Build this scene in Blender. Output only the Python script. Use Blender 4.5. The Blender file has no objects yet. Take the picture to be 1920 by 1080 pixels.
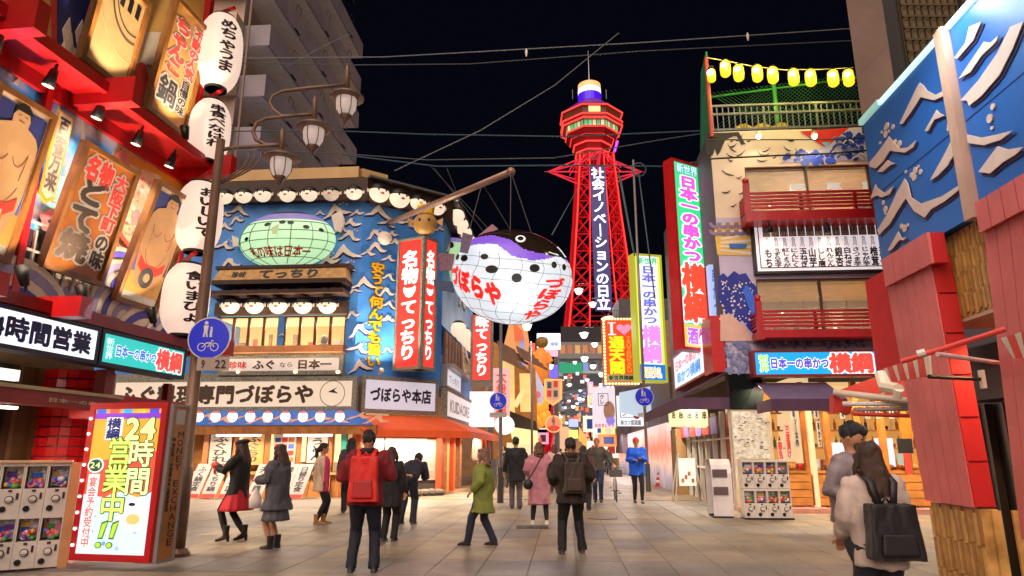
import bpy, bmesh, math, random
from mathutils import Vector, Matrix, noise
random.seed(7)
R = math.radians
SC = bpy.context.scene
COL = SC.collection
# ------------------------------------------------------------------ camera
FPX = 1260.0; HOR = 848.0
TH = math.atan((HOR - 540) / FPX)
EYE = Vector((0, 0, 1.42))
cd = bpy.data.cameras.new('camera'); cam = bpy.data.objects.new('camera', cd); COL.objects.link(cam)
cam.location = EYE; cam.rotation_euler = (math.pi / 2 + TH, 0, 0)
cd.sensor_width = 36; cd.lens = FPX / 1920 * 36; cd.clip_start = 0.1; cd.clip_end = 3000
SC.camera = cam
# ------------------------------------------------------------------ night sky + soft fill of the lit district
W = bpy.data.worlds.new("World"); SC.world = W; W.use_nodes = True
bg = W.node_tree.nodes['Background']; bg.inputs[0].default_value = (0.0009, 0.0011, 0.0028, 1); bg.inputs[1].default_value = 1.0
sd = bpy.data.lights.new('sun', 'SUN'); sd.energy = 2.3; sd.angle = R(70); sd.color = (1.0, 0.78, 0.66)
sun = bpy.data.objects.new('sun', sd); COL.objects.link(sun); sun.rotation_euler = (R(48), 0, R(-14))
SC.view_settings.view_transform = 'Standard'; SC.view_settings.look = 'None'
SC.view_settings.exposure = 0.62; SC.view_settings.gamma = 1; SC.view_settings.use_curve_mapping = False
SC.cycles.max_bounces = 5; SC.cycles.diffuse_bounces = 2; SC.cycles.glossy_bounces = 2; SC.cycles.transmission_bounces = 3
SC.cycles.sample_clamp_indirect = 4; SC.cycles.sample_clamp_direct = 20; SC.cycles.use_denoising = True
SC.cycles.caustics_reflective = False; SC.cycles.caustics_refractive = False

# ------------------------------------------------------------------ rays, planes
_f = Vector((0, math.cos(TH), math.sin(TH))); _u = Vector((0, -math.sin(TH), math.cos(TH)))
def ray(px, py):
    return Vector((1, 0, 0)) * ((px - 960) / FPX) + _u * ((540 - py) / FPX) + _f
def at(px, py, Y):
    r = ray(px, py); return EYE + r * (Y / r.y)
def gnd(px, py, z=0.0):
    r = ray(px, py); return EYE + r * ((z - EYE.z) / r.z)
class Pl:
    def __init__(s, O, U, V):
        s.O = Vector(O); s.U = Vector(U).normalized(); s.V = Vector(V).normalized(); s.N = s.U.cross(s.V).normalized()
    def P(s, u, v, o=0.0): return s.O + s.U * u + s.V * v + s.N * o
    def hit(s, px, py, o=0.0):
        r = ray(px, py); O = s.O + s.N * o
        t = (O - EYE).dot(s.N) / r.dot(s.N); p = EYE + r * t - s.O
        return p.dot(s.U), p.dot(s.V)
    def box(s, x0, y0, x1, y1, o=0.0):
        u0, v1 = s.hit(x0, y0, o); u1, v0 = s.hit(x1, y1, o)
        return min(u0, u1), max(u0, u1), min(v0, v1), max(v0, v1)
def vplane(px, Y, vp, flip=False):
    X = (px - 960) / (FPX / math.cos(TH)) * Y
    d = Vector(((vp - 960) / (FPX / math.cos(TH)), 1, 0)).normalized()
    return Pl((X, Y, 0), -d if flip else d, (0, 0, 1))
def frontal(px, Y, ang=0):
    X = (px - 960) / (FPX / math.cos(TH)) * Y
    return Pl((X, Y, 0), (math.cos(R(ang)), math.sin(R(ang)), 0), (0, 0, 1))

# ------------------------------------------------------------------ materials
MATS = {}
def mat(name, col, rough=0.6, metal=0.0, var=0.12, scale=3.0, bump=0.0, em=0.0, emcol=None, alpha=1.0, col2=None, coat=0.0, trans=0.0):
    if name in MATS: return MATS[name]
    m = bpy.data.materials.new(name); m.use_nodes = True; nt = m.node_tree; b = nt.nodes['Principled BSDF']
    b.inputs['Roughness'].default_value = rough; b.inputs['Metallic'].default_value = metal
    c = (*col, 1)
    if var > 0:
        tc = nt.nodes.new('ShaderNodeNewGeometry'); n = nt.nodes.new('ShaderNodeTexNoise'); n.inputs['Scale'].default_value = scale; n.inputs['Detail'].default_value = 6
        nt.links.new(tc.outputs['Position'], n.inputs['Vector'])
        rp = nt.nodes.new('ShaderNodeValToRGB'); rp.color_ramp.elements[0].position = 0.3; rp.color_ramp.elements[1].position = 0.7
        lo = tuple(x * (1 - var) for x in col); hi = tuple(min(1, x * (1 + var)) for x in (col2 or col))
        rp.color_ramp.elements[0].color = (*lo, 1); rp.color_ramp.elements[1].color = (*hi, 1)
        nt.links.new(n.outputs['Fac'], rp.inputs['Fac']); nt.links.new(rp.outputs['Color'], b.inputs['Base Color'])
        if bump > 0:
            bp = nt.nodes.new('ShaderNodeBump'); bp.inputs['Strength'].default_value = bump; bp.inputs['Distance'].default_value = 0.02
            n2 = nt.nodes.new('ShaderNodeTexNoise'); n2.inputs['Scale'].default_value = scale * 8; n2.inputs['Detail'].default_value = 4
            nt.links.new(tc.outputs['Position'], n2.inputs['Vector']); nt.links.new(n2.outputs['Fac'], bp.inputs['Height']); nt.links.new(bp.outputs['Normal'], b.inputs['Normal'])
    else: b.inputs['Base Color'].default_value = c
    if em > 0:
        b.inputs['Emission Color'].default_value = (*(emcol or col), 1); b.inputs['Emission Strength'].default_value = em
    if coat: b.inputs['Coat Weight'].default_value = coat
    if trans: b.inputs['Transmission Weight'].default_value = trans
    if alpha < 1: b.inputs['Alpha'].default_value = alpha
    MATS[name] = m; return m
def hexc(h):
    h = h.lstrip('#'); v = [int(h[i:i + 2], 16) / 255 for i in (0, 2, 4)]
    return tuple(x / 12.92 if x <= .04045 else ((x + .055) / 1.055) ** 2.4 for x in v)
def lit(h, s=1.0, rough=0.35):
    """self-glowing surface: print or glass lit from inside, or one made to look lit"""
    s = s * .74 if s <= 2 else s; c = hexc(h); k = 'lit_%s_%g' % (h.lstrip('#'), s)
    return mat(k, tuple(x * .5 for x in c), rough, var=0, em=s, emcol=c)
def paint(h, rough=0.55, **k): return mat('paint_%s_%g' % (h.lstrip('#'), rough), hexc(h), rough, **k)

# ------------------------------------------------------------------ mesh builder
class MB:
    def __init__(s): s.v = []; s.f = []; s.m = []; s.smooth = False
    def poly(s, pts, mi=0):
        i = len(s.v); s.v += [Vector(p) for p in pts]; s.f.append(list(range(i, i + len(pts)))); s.m.append(mi); return s
    def faces(s, vs, fs, mi=0):
        i = len(s.v); s.v += [Vector(p) for p in vs]; s.f += [[a + i for a in f] for f in fs]; s.m += [mi] * len(fs); return s
    def hexa(s, p, mi=0):   # 8 points: bottom 4 ccw from above, top 4
        return s.faces(p, [(3, 2, 1, 0), (4, 5, 6, 7), (0, 1, 5, 4), (1, 2, 6, 5), (2, 3, 7, 6), (3, 0, 4, 7)], mi)
    def bx(s, pl, u0, u1, v0, v1, o0, o1, mi=0):
        P = pl.P   # o1 nearer viewer
        return s.hexa([P(u0, v0, o1), P(u1, v0, o1), P(u1, v0, o0), P(u0, v0, o0), P(u0, v1, o1), P(u1, v1, o1), P(u1, v1, o0), P(u0, v1, o0)], mi)
    def cube(s, c, sx, sy, sz, mi=0, rz=0.0):
        ca, sa = math.cos(rz), math.sin(rz); c = Vector(c); q = []
        for z in (-1, 1):
            for x, y in ((-1, -1), (1, -1), (1, 1), (-1, 1)):
                a, b = x * sx / 2, y * sy / 2
                q.append(c + Vector((a * ca - b * sa, a * sa + b * ca, z * sz / 2)))
        return s.hexa(q, mi)
    def prism(s, pl, pts, o0, o1, mi=0, side=None):
        n = len(pts); A = [pl.P(a, b, o1) for a, b in pts]; B = [pl.P(a, b, o0) for a, b in pts]
        ar = sum(pts[i][0] * pts[(i + 1) % n][1] - pts[(i + 1) % n][0] * pts[i][1] for i in range(n))
        fr = list(range(n)) if ar > 0 else list(range(n))[::-1]
        i0 = len(s.v); s.v += A + B; s.f.append([a + i0 for a in fr]); s.m.append(mi)
        for i in range(n):
            j = (i + 1) % n; q = [i0 + i, i0 + n + i, i0 + n + j, i0 + j]
            s.f.append(q if ar > 0 else q[::-1]); s.m.append(mi if side is None else side)
        return s
    def rings(s, rings, mi=0, cap=True, close=True):
        n = len(rings[0]); i0 = len(s.v)
        for r in rings: s.v += [Vector(p) for p in r]
        for k in range(len(rings) - 1):
            for i in range(n if close else n - 1):
                j = (i + 1) % n; s.f.append([i0 + k * n + i, i0 + k * n + j, i0 + (k + 1) * n + j, i0 + (k + 1) * n + i]); s.m.append(mi)
        if cap and close:
            s.f.append([i0 + i for i in range(n)][::-1]); s.m.append(mi)
            s.f.append([i0 + (len(rings) - 1) * n + i for i in range(n)]); s.m.append(mi)
        return s
    def tube(s, pts, r, n=8, mi=0, cap=True):
        pts = [Vector(p) for p in pts]; N = len(pts)
        rs = r if isinstance(r, (list, tuple)) else [r] * N
        t = (pts[1] - pts[0]).normalized(); up = Vector((0, 0, 1)) if abs(t.z) < .9 else Vector((0, 1, 0))
        a = t.cross(up).normalized(); out = []
        for i in range(N):
            t = (pts[min(i + 1, N - 1)] - pts[max(i - 1, 0)]).normalized()
            a = (a - t * a.dot(t)).normalized(); b = t.cross(a)
            out.append([pts[i] + (a * math.cos(2 * math.pi * k / n) + b * math.sin(2 * math.pi * k / n)) * rs[i] for k in range(n)])
        return s.rings(out, mi, cap)
    def sweep(s, pts, rad, n=14, mi=0, side=(1, 0, 0)):
        """vertical-ish loft: rad = [(rx, ry)], side = lateral axis"""
        side = Vector(side).normalized(); out = []
        N = len(pts); pts = [Vector(p) for p in pts]
        for i in range(N):
            t = (pts[min(i + 1, N - 1)] - pts[max(i - 1, 0)]).normalized()
            a = (side - t * side.dot(t)).normalized(); b = t.cross(a); rx, ry = rad[i]
            out.append([pts[i] + a * math.cos(2 * math.pi * k / n) * rx + b * math.sin(2 * math.pi * k / n) * ry for k in range(n)])
        return s.rings(out, mi)
    def ell(s, c, rx, ry, rz, nu=16, nv=10, mi=0, ax=None, v0=0.0, v1=1.0):
        """ellipsoid; ax = 3x3 matrix of axes"""
        c = Vector(c); M = ax or Matrix.Identity(3); out = []
        for j in range(nv + 1):
            t = math.pi * (v0 + (v1 - v0) * (1 - j / nv)); z = math.cos(t); q = max(math.sin(t), 1e-3)
            out.append([c + M @ Vector((rx * q * math.cos(2 * math.pi * i / nu), ry * q * math.sin(2 * math.pi * i / nu), rz * z)) for i in range(nu)])
        return s.rings(out, mi)
    def lathe(s, c, prof, n=16, mi=0):
        c = Vector(c)
        return s.rings([[c + Vector((r * math.cos(2 * math.pi * i / n), r * math.sin(2 * math.pi * i / n), z)) for i in range(n)] for r, z in prof], mi)
    def build(s, name, mats, parent=None, smooth=None, **props):
        if not isinstance(mats, (list, tuple)): mats = [mats]
        off = parent.matrix_world.translation if False else (wloc(parent) if parent else Vector((0, 0, 0)))
        me = bpy.data.meshes.new(name)
        base = off
        if parent is None and s.v and not props.pop('_world', False):
            xs = [p.x for p in s.v]; ys = [p.y for p in s.v]; zs = [p.z for p in s.v]
            base = Vector(((min(xs) + max(xs)) / 2, (min(ys) + max(ys)) / 2, min(zs)))
        me.from_pydata([tuple(p - base) for p in s.v], [], s.f)
        for m in mats: me.materials.append(m)
        if len(mats) > 1: me.polygons.foreach_set('material_index', s.m)
        if smooth if smooth is not None else s.smooth:
            me.polygons.foreach_set('use_smooth', [True] * len(me.polygons))
        me.update()
        o = bpy.data.objects.new(name, me); COL.objects.link(o)
        if parent: o.parent = parent; WL[o.name] = off
        else: o.location = base; WL[o.name] = base
        for k, v in props.items(): o[k] = v
        return o
WL = {}
def wloc(o): return WL[o.name]
def thing(name, label, cat, loc=(0, 0, 0), group=None):
    o = bpy.data.objects.new(name, None); COL.objects.link(o); o.location = loc; o.empty_display_size = .1
    WL[o.name] = Vector(loc); o['label'] = label; o['category'] = cat
    if group: o['group'] = group
    return o
def tag(o, label=None, cat=None, group=None, kind=None):
    for k, v in (('label', label), ('category', cat), ('group', group), ('kind', kind)):
        if v: o[k] = v
    return o
def dup(root, delta, label=None, rz=None, scale=None):
    def cp(o, par):
        c = o.copy(); COL.objects.link(c); c.parent = par; WL[c.name] = WL[o.name]
        for ch in o.children: cp(ch, c)
        return c
    r = cp(root, None); r.location = root.location + Vector(delta)
    if rz is not None: r.rotation_euler.z = rz
    if scale is not None: r.scale = (scale,) * 3
    if label: r['label'] = label
    return r
def lamp(kind, loc, energy, color=(1, .8, .6), size=.2, rot=None, target=None, size_y=None, spot=60, blend=.6):
    ld = bpy.data.lights.new('%s_light' % kind.lower(), kind); ld.energy = energy * 2.0; ld.color = color
    if kind == 'AREA':
        ld.size = size
        if size_y: ld.shape = 'RECTANGLE'; ld.size_y = size_y
    else: ld.shadow_soft_size = size
    if kind == 'SPOT': ld.spot_size = R(spot); ld.spot_blend = blend
    o = bpy.data.objects.new(ld.name, ld); COL.objects.link(o); o.location = loc
    if target is not None: o.rotation_euler = (Vector(target) - Vector(loc)).to_track_quat('-Z', 'Y').to_euler()
    elif rot: o.rotation_euler = rot
    return o
ORD = 'first second third fourth fifth sixth seventh eighth ninth tenth eleventh twelfth thirteenth fourteenth fifteenth sixteenth'.split()

# ------------------------------------------------------------------ lettering: glyphs of the built-in font, laid out as flat print
TS = bpy.data.scenes.new('workbench'); TL = TS.view_layers[0]   # scratch scene for evaluating type and remeshes
_tc = bpy.data.curves.new('lettering', 'FONT'); _to = bpy.data.objects.new('lettering', _tc); TS.collection.objects.link(_to); _tc.resolution_u = 2
GL = {}
def glyph(ch, off):
    k = (ch, off)
    if k not in GL:
        _tc.body = ch; _tc.offset = off; TL.update(); dg = TL.depsgraph
        m = bpy.data.meshes.new_from_object(_to.evaluated_get(dg))
        GL[k] = ([(v.co.x, v.co.y) for v in m.vertices], [tuple(p.vertices) for p in m.polygons]); bpy.data.meshes.remove(m)
    return GL[k]
def wide(ch): return ord(ch) > 0x2e7f
def layout(s, vert, off, box, stretch=None):
    """-> verts [(u,v)], faces inside box u0,u1,v0,v1 ; rows of text split on newline for horizontal, columns (right to left) for vertical"""
    u0, u1, v0, v1 = box; V = []; F = []
    lines = s.split('\n'); nl = len(lines)
    for li, ln in enumerate(lines):
        if vert:
            a1 = u1 - (u1 - u0) * li / nl; a0 = u1 - (u1 - u0) * (li + 1) / nl; cell = (v1 - v0) / max(1, len(ln))
            for i, ch in enumerate(ln):
                if ch == ' ': continue
                if ch == 'ー': ch = '｜'
                vs, fs = glyph(ch, off); b = len(V)
                if wide(ch): x0, x1, y0, y1 = .03, .97, -.1, .86
                else:
                    x0 = min(p[0] for p in vs) - .1; x1 = max(p[0] for p in vs) + .1; y0, y1 = -.06, .8
                top = v1 - cell * i
                V += [(a0 + (x - x0) / (x1 - x0) * (a1 - a0), top - cell + (y - y0) / (y1 - y0) * cell) for x, y in vs]
                F += [tuple(k + b for k in f) for f in fs]
        else:
            t1 = v1 - (v1 - v0) * li / nl; t0 = v1 - (v1 - v0) * (li + 1) / nl
            ws = []
            for ch in ln:
                if ch == ' ': ws.append((0, .5)); continue
                if wide(ch): ws.append((.0, 1.0)); continue
                vs, _ = glyph(ch, 0); ws.append((min(p[0] for p in vs) - .05, max(p[0] for p in vs) + .05))
            tot = sum(b - a for a, b in ws); k = (u1 - u0) / tot; x = u0
            lat = not any(wide(c) for c in ln); y0, y1 = (-.02, .74) if lat else (-.1, .86)
            for ch, (a, b_) in zip(ln, ws):
                if ch != ' ':
                    vs, fs = glyph(ch, off); b = len(V)
                    V += [(x + (p - a) * k, t0 + (q - y0) / (y1 - y0) * (t1 - t0)) for p, q in vs]
                    F += [tuple(z + b for z in f) for f in fs]
                x += (b_ - a) * k
    return V, F
def letters(pl, s, box, o, m, parent, vert=False, bold=.03, outline=None, ow=.07, name='lettering', mapf=None, cut=None, step=.006):
    """flat printed characters on the plane (or through mapf(u,v,off)); outline = material printed below them.
    A heavier stroke is the glyph laid down several times, shifted by a hair, each print a fraction of a millimetre above the last."""
    out = []; lines = s.split('\n'); u0, u1, v0, v1 = box
    if vert: cw, ch_ = (u1 - u0) / len(lines), (v1 - v0) / max(len(l) for l in lines)
    else: cw, ch_ = (u1 - u0) / max(.5, max(sum(1.0 if wide(c) else .62 for c in l) for l in lines)), (v1 - v0) / len(lines)
    f_ = mapf or (lambda u, v, q: pl.P(u, v, q))
    V, F = layout(s, vert, 0, box)
    if cut:
        bm = bmesh.new(); vv = [bm.verts.new((a, b, 0)) for a, b in V]
        for f in F:
            try: bm.faces.new([vv[i] for i in f])
            except ValueError: pass
        for _ in range(3):
            es = [e for e in bm.edges if e.calc_length() > cut]
            if not es: break
            bmesh.ops.subdivide_edges(bm, edges=es, cuts=1, use_grid_fill=False); bmesh.ops.triangulate(bm, faces=bm.faces[:])
        bm.verts.index_update(); V = [(v.co.x, v.co.y) for v in bm.verts]; F = [tuple(v.index for v in f.verts) for f in bm.faces]; bm.free()
    for k, (mm, r, lift, n) in enumerate(([(outline, ow, 0, 10)] if outline else []) + [(m, bold, step if outline else 0, 5)]):
        g = MB(); sh = [(0, 0)] + ([(math.cos(2 * math.pi * i / n) * r, math.sin(2 * math.pi * i / n) * r) for i in range(n)] if r > 0 else [])
        for i, (dx, dy) in enumerate(sh): g.faces([f_(a + dx * cw, b + dy * ch_, o + lift + i * .0004) for a, b in V], F)
        out.append(g.build(name if not (outline and k == 0) else 'lettering_outline', mm, parent))
    return out
def inset(b, du, dv=None):
    dv = du if dv is None else dv; return (b[0] + du, b[1] - du, b[2] + dv, b[3] - dv)
def sub(b, x0, y0, x1, y1):
    """fraction box, y from the top"""
    u0, u1, v0, v1 = b; return (u0 + (u1 - u0) * x0, u0 + (u1 - u0) * x1, v1 - (v1 - v0) * y1, v1 - (v1 - v0) * y0)
def frame_bars(g, pl, b, w, o0, o1, mi=0):
    u0, u1, v0, v1 = b
    g.bx(pl, u0, u1, v1 - w, v1, o0, o1, mi).bx(pl, u0, u1, v0, v0 + w, o0, o1, mi)
    g.bx(pl, u0, u0 + w, v0 + w, v1 - w, o0, o1, mi).bx(pl, u1 - w, u1, v0 + w, v1 - w, o0, o1, mi)
def circle(cx, cy, r, n=24, a0=0, a1=360, ry=None):
    ry = ry or r; return [(cx + r * math.cos(R(a0 + (a1 - a0) * i / n)), cy + ry * math.sin(R(a0 + (a1 - a0) * i / n))) for i in range(n if a1 - a0 == 360 else n + 1)]
def arcband(cx, cy, r0, r1, a0, a1, n=14, k=1.0):
    A = [(cx + r1 * math.cos(R(a0 + (a1 - a0) * i / n)), cy + k * r1 * math.sin(R(a0 + (a1 - a0) * i / n))) for i in range(n + 1)]
    B = [(cx + r0 * math.cos(R(a0 + (a1 - a0) * i / n)), cy + k * r0 * math.sin(R(a0 + (a1 - a0) * i / n))) for i in range(n + 1)]
    return A + B[::-1]
def signbox(name, label, pl, b, depth, face, frame, o=0.0, fw=.05, group=None, cat='sign'):
    """box sign on a plane: case with a raised rim and a recessed lit or painted face; returns (root, face box, face offset)"""
    loc = pl.P((b[0] + b[1]) / 2, b[2], o)
    t = thing(name, label, cat, loc, group)
    g = MB(); g.bx(pl, b[0], b[1], b[2], b[3], o, o + depth - .03); frame_bars(g, pl, b, fw, o + depth - .03, o + depth); g.build('sign_case', frame, t)
    i = inset(b, fw + .001); g = MB(); g.bx(pl, *i, o + depth - .028, o + depth - .016); g.build('sign_face', face, t)
    return t, i, o + depth - .012
# ================================================================== SETTING: ground of pale and grey slabs
def uvp(pl, pts, o=0.0): return [pl.hit(x, y, o) for x, y in pts]
g = MB(); g.poly([(-400, -60, 0), (400, -60, 0), (400, 900, 0), (-400, 900, 0)])
m_road = mat('street_stone', (.20, .17, .145), .42, var=.3, scale=.35, bump=.15)
nt = m_road.node_tree; bs = nt.nodes['Principled BSDF']
br = nt.nodes.new('ShaderNodeTexBrick'); br.inputs['Scale'].default_value = 1.0; br.inputs['Brick Width'].default_value = .6; br.inputs['Row Height'].default_value = 1.2
br.offset = 0; br.inputs['Mortar Size'].default_value = .012; br.inputs['Color1'].default_value = (.23, .185, .145, 1); br.inputs['Color2'].default_value = (.17, .155, .15, 1); br.inputs['Mortar'].default_value = (.07, .06, .055, 1)
ge = nt.nodes.new('ShaderNodeNewGeometry'); mp = nt.nodes.new('ShaderNodeMapping'); mp.inputs['Rotation'].default_value[2] = R(4.4)
nt.links.new(ge.outputs['Position'], mp.inputs['Vector']); nt.links.new(mp.outputs['Vector'], br.inputs['Vector']); nt.links.new(br.outputs['Color'], bs.inputs['Base Color'])
ground = g.build('street', m_road); tag(ground, kind='structure')
slab_m = [mat('slab_%d' % i, c, .36, var=.38, scale=1.1, bump=.2) for i, c in enumerate([(.30, .232, .158), (.265, .208, .146), (.325, .252, .168), (.215, .182, .165), (.185, .165, .168)])]
for m in slab_m:   # gum marks, drips and worn blotches
    nt = m.node_tree; b_ = nt.nodes['Principled BSDF']; src = b_.inputs['Base Color'].links[0].from_socket; ge = nt.nodes.new('ShaderNodeNewGeometry')
    vo = nt.nodes.new('ShaderNodeTexVoronoi'); vo.inputs['Scale'].default_value = 2.6; nt.links.new(ge.outputs['Position'], vo.inputs['Vector'])
    r1 = nt.nodes.new('ShaderNodeValToRGB'); r1.color_ramp.elements[0].position = .06; r1.color_ramp.elements[0].color = (.42, .4, .38, 1); r1.color_ramp.elements[1].position = .1; r1.color_ramp.elements[1].color = (1, 1, 1, 1); nt.links.new(vo.outputs['Distance'], r1.inputs['Fac'])
    n3 = nt.nodes.new('ShaderNodeTexNoise'); n3.inputs['Scale'].default_value = .45; n3.inputs['Detail'].default_value = 8; n3.inputs['Roughness'].default_value = .7; nt.links.new(ge.outputs['Position'], n3.inputs['Vector'])
    r2 = nt.nodes.new('ShaderNodeValToRGB'); r2.color_ramp.elements[0].position = .38; r2.color_ramp.elements[0].color = (.6, .57, .56, 1); r2.color_ramp.elements[1].position = .62; r2.color_ramp.elements[1].color = (1.0, 1.0, 1.0, 1); nt.links.new(n3.outputs['Fac'], r2.inputs['Fac'])
    m1 = nt.nodes.new('ShaderNodeMixRGB'); m1.blend_type = 'MULTIPLY'; m1.inputs[0].default_value = 1; m2 = nt.nodes.new('ShaderNodeMixRGB'); m2.blend_type = 'MULTIPLY'; m2.inputs[0].default_value = 1
    nt.links.new(src, m1.inputs[1]); nt.links.new(r1.outputs[0], m1.inputs[2]); nt.links.new(m1.outputs[0], m2.inputs[1]); nt.links.new(r2.outputs[0], m2.inputs[2]); nt.links.new(m2.outputs[0], b_.inputs['Base Color'])
    rr_ = nt.nodes.new('ShaderNodeMapRange'); rr_.inputs[3].default_value = .55; rr_.inputs[4].default_value = .34; nt.links.new(n3.outputs['Fac'], rr_.inputs[0]); nt.links.new(rr_.outputs[0], b_.inputs['Roughness'])
ca, sa = math.cos(R(-4.4)), math.sin(R(-4.4))
def st(x, y, z=0.0): return Vector((x * ca - y * sa, x * sa + y * ca, z))   # street-aligned coordinates
meshes = {}
rs = random.Random(3)
for j in range(12):
    y0 = 7.2 + j * 1.2
    for i in range(-15, 13):
        if j > 9 and (i < -9 or i > 9): continue
        x0 = i * .6 + 0.12
        c = st(x0 + .3, y0 + .6)
        if c.y < 7.6 or c.y > 20.5: continue
        if abs(c.x / c.y) > .80: continue
        if c.x < -.5 * c.y - 1.2 and c.y < 11: continue
        band = (j % 4 == 1)
        mi = rs.choice([3, 4, 3]) if (band or rs.random() < .2) else rs.choice([0, 1, 2, 0])
        if mi not in meshes:
            q = MB(); w, h, t = .297, .597, .012
            bt = [Vector((sx * w, sy * h, 0)) for sx, sy in ((-1, -1), (1, -1), (1, 1), (-1, 1))]
            tp = [Vector((sx * (w - .004), sy * (h - .004), t)) for sx, sy in ((-1, -1), (1, -1), (1, 1), (-1, 1))]
            q.hexa(bt + tp); me = bpy.data.meshes.new('paving_slab'); me.from_pydata([tuple(p) for p in q.v], [], q.f); me.materials.append(slab_m[mi]); meshes[mi] = me
        o = bpy.data.objects.new('paving_slab', meshes[mi]); COL.objects.link(o); o.parent = ground
        o.location = Vector((c.x, c.y, .001 + rs.random() * .002)) - wloc(ground); o.rotation_euler.z = R(-4.4)
# joined slabs further off and at the edges
q = MB()
for j in range(12, 30):
    for i in range(-16, 14):
        c = st(i * .6 + .42, 7.2 + j * 1.2 + .6)
        if abs(c.x / c.y) > .75 or c.x > 12 or c.x < -12: continue
        q.cube((c.x, c.y, .004), .592, 1.192, .012, 0 if rs.random() < .6 else 1, rz=R(-4.4))
o = q.build('paving_slabs', [slab_m[0], slab_m[3]], ground); tag(o, kind='stuff')
dm = paint('3a302a', .6, metal=.3)
g = MB(); c = gnd(998, 990); g.cube((c.x, c.y, .018), .62, .5, .012)
for k in range(7): g.cube((c.x - .24 + k * .08, c.y, .027), .03, .44, .008)
o = g.build('drain_cover', dm); tag(o, 'dark metal drain cover set in the paving behind the woman in pink', 'drain cover')
g = MB(); c = gnd(1130, 973); g.lathe((c.x, c.y, .013), [(.33, 0), (.33, .012), (.30, .014), (.01, .014)], 20)
o = g.build('manhole_cover', slab_m[3]); tag(o, 'round stone-coloured manhole cover flush in the paving', 'manhole cover')
# ================================================================== LEFT: red skewer restaurant with a painted front
L = vplane(282, 13.5, 1120)
RED = paint('c3141a', .4, var=.1, coat=.2); RED2 = paint('8d1115', .45); DRED = paint('5e0c10', .5)
CREAM = paint('f3e3cb', .6); WOOD = mat('gold_wood', (.42, .22, .07), .5, var=.35, scale=6, bump=.1); WOOD2 = mat('brown_wood', (.20, .09, .035), .55, var=.3, scale=7, bump=.15)
BLACK = paint('141214', .45); DGREY = paint('3b3836', .6); STEEL = mat('steel_grey', (.35, .34, .33), .35, metal=.7, var=.1)
uE = L.hit(345, 330)[0]                       # right end of the facade
_, zi = L.hit(180, 215)                       # ledge height
lo, hi = 0.0, 4.0
for _ in range(40):
    mid = (lo + hi) / 2
    if L.hit(180, 163, mid)[1] > zi: lo = mid
    else: hi = mid
oL = lo
uS, zSt = L.hit(345, 640, .7)
zB2 = L.hit(180, 590, .7)[1]; zB0 = L.hit(180, 562 + 8, .7)[1]
bA = thing('restaurant_building', 'red and blue painted skewer restaurant on the left with tilted picture panels', 'building', L.P(uE - 4, 0, 0))
U0 = uE - 14
uT = L.hit(282, 848)[0]
g = MB(); g.bx(L, U0, uE, zi, 16, -4, 0); g.build('upper_wall', mat('mural_gold', hexc('e3b45e'), .6, var=.1, scale=1), bA)
zt2 = L.hit(100, 580, .0)[1]
g = MB(); g.bx(L, U0, uE, zt2 - .3, zi - .12, -4, 0); g.build('mural_wall', mat('mural_cream', hexc('efe3d2'), .6, var=.08, scale=2), bA)
g = MB(); g.bx(L, U0, uE - .3, 0, zt2 - .3, -5, -1.2); g.build('ground_floor_wall', mat('tan_panel', hexc('a18766'), .6, var=.2, scale=2), bA)
# ledge with its lit red underside
g = MB(); g.bx(L, U0, uE + .05, zi, zi + .10, 0.002, oL); g.bx(L, U0, uE + .05, zi - .03, zi + .17, oL, oL + .10); g.build('ledge', RED, bA)
g = MB(); g.bx(L, U0, uE, zi - .26, zi - .0, .002, .09); g.build('ledge_trim', RED, bA)
for px, py in ((400, 322), (215, 165), (30, 20)):
    u = L.hit(px, py, oL + .1)[0]; g = MB(); g.bx(L, u - .12, u + .1, zi - .2, zi + .26, 0.1, oL + .55); g.build('beam', RED, bA)
# murals: flat shapes a few mm proud
def flat(pl, pts, o, m, name, par, th=.012):
    g = MB(); g.prism(pl, pts, o, o + th); return g.build(name, m, par)
zb = zt2 - .3
BLU = mat('mural_blue', hexc('1248c8'), .5, var=0); 
ntb = BLU.node_tree; bb = ntb.nodes['Principled BSDF']; ge = ntb.nodes.new('ShaderNodeNewGeometry'); wv = ntb.nodes.new('ShaderNodeTexNoise'); wv.inputs['Scale'].default_value = .8
mpg = ntb.nodes.new('ShaderNodeMapping'); mpg.inputs['Rotation'].default_value[0] = R(30); mpg.inputs['Scale'].default_value = (1, 1, 2.2)
rp = ntb.nodes.new('ShaderNodeValToRGB'); rp.color_ramp.elements[0].position = .36; rp.color_ramp.elements[1].position = .66
rp.color_ramp.elements[0].color = (*hexc('0c30c0'), 1); rp.color_ramp.elements[1].color = (*hexc('dfeaff'), 1); e = rp.color_ramp.elements.new(.5); e.color = (*hexc('2a9cff'), 1)
ntb.links.new(ge.outputs['Position'], mpg.inputs['Vector']); ntb.links.new(mpg.outputs[0], wv.inputs['Vector']); ntb.links.new(wv.outputs['Fac'], rp.inputs['Fac']); ntb.links.new(rp.outputs['Color'], bb.inputs['Base Color'])
flat(L, uvp(L, [(-150, 20), (0, 110), (222, 268), (200, 300), (110, 330), (60, 430), (-150, 520)]), .004, BLU, 'painted_sky', bA)
flat(L, uvp(L, [(60, 430), (112, 330), (150, 330), (120, 420), (90, 475), (40, 460)]), .004, paint('6f9bb0'), 'painted_water', bA)
GOLD2 = paint('f0a02c'); flat(L, uvp(L, [(222, 275), (341, 345), (341, 420), (300, 330), (222, 300)]), .008, GOLD2, 'painted_glow', bA)
PUR = paint('4a44a8'); LIL = paint('9a92c0'); WHT = paint('efe9e0'); PINK = paint('f08a92'); REDP = paint('d84036')
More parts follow.
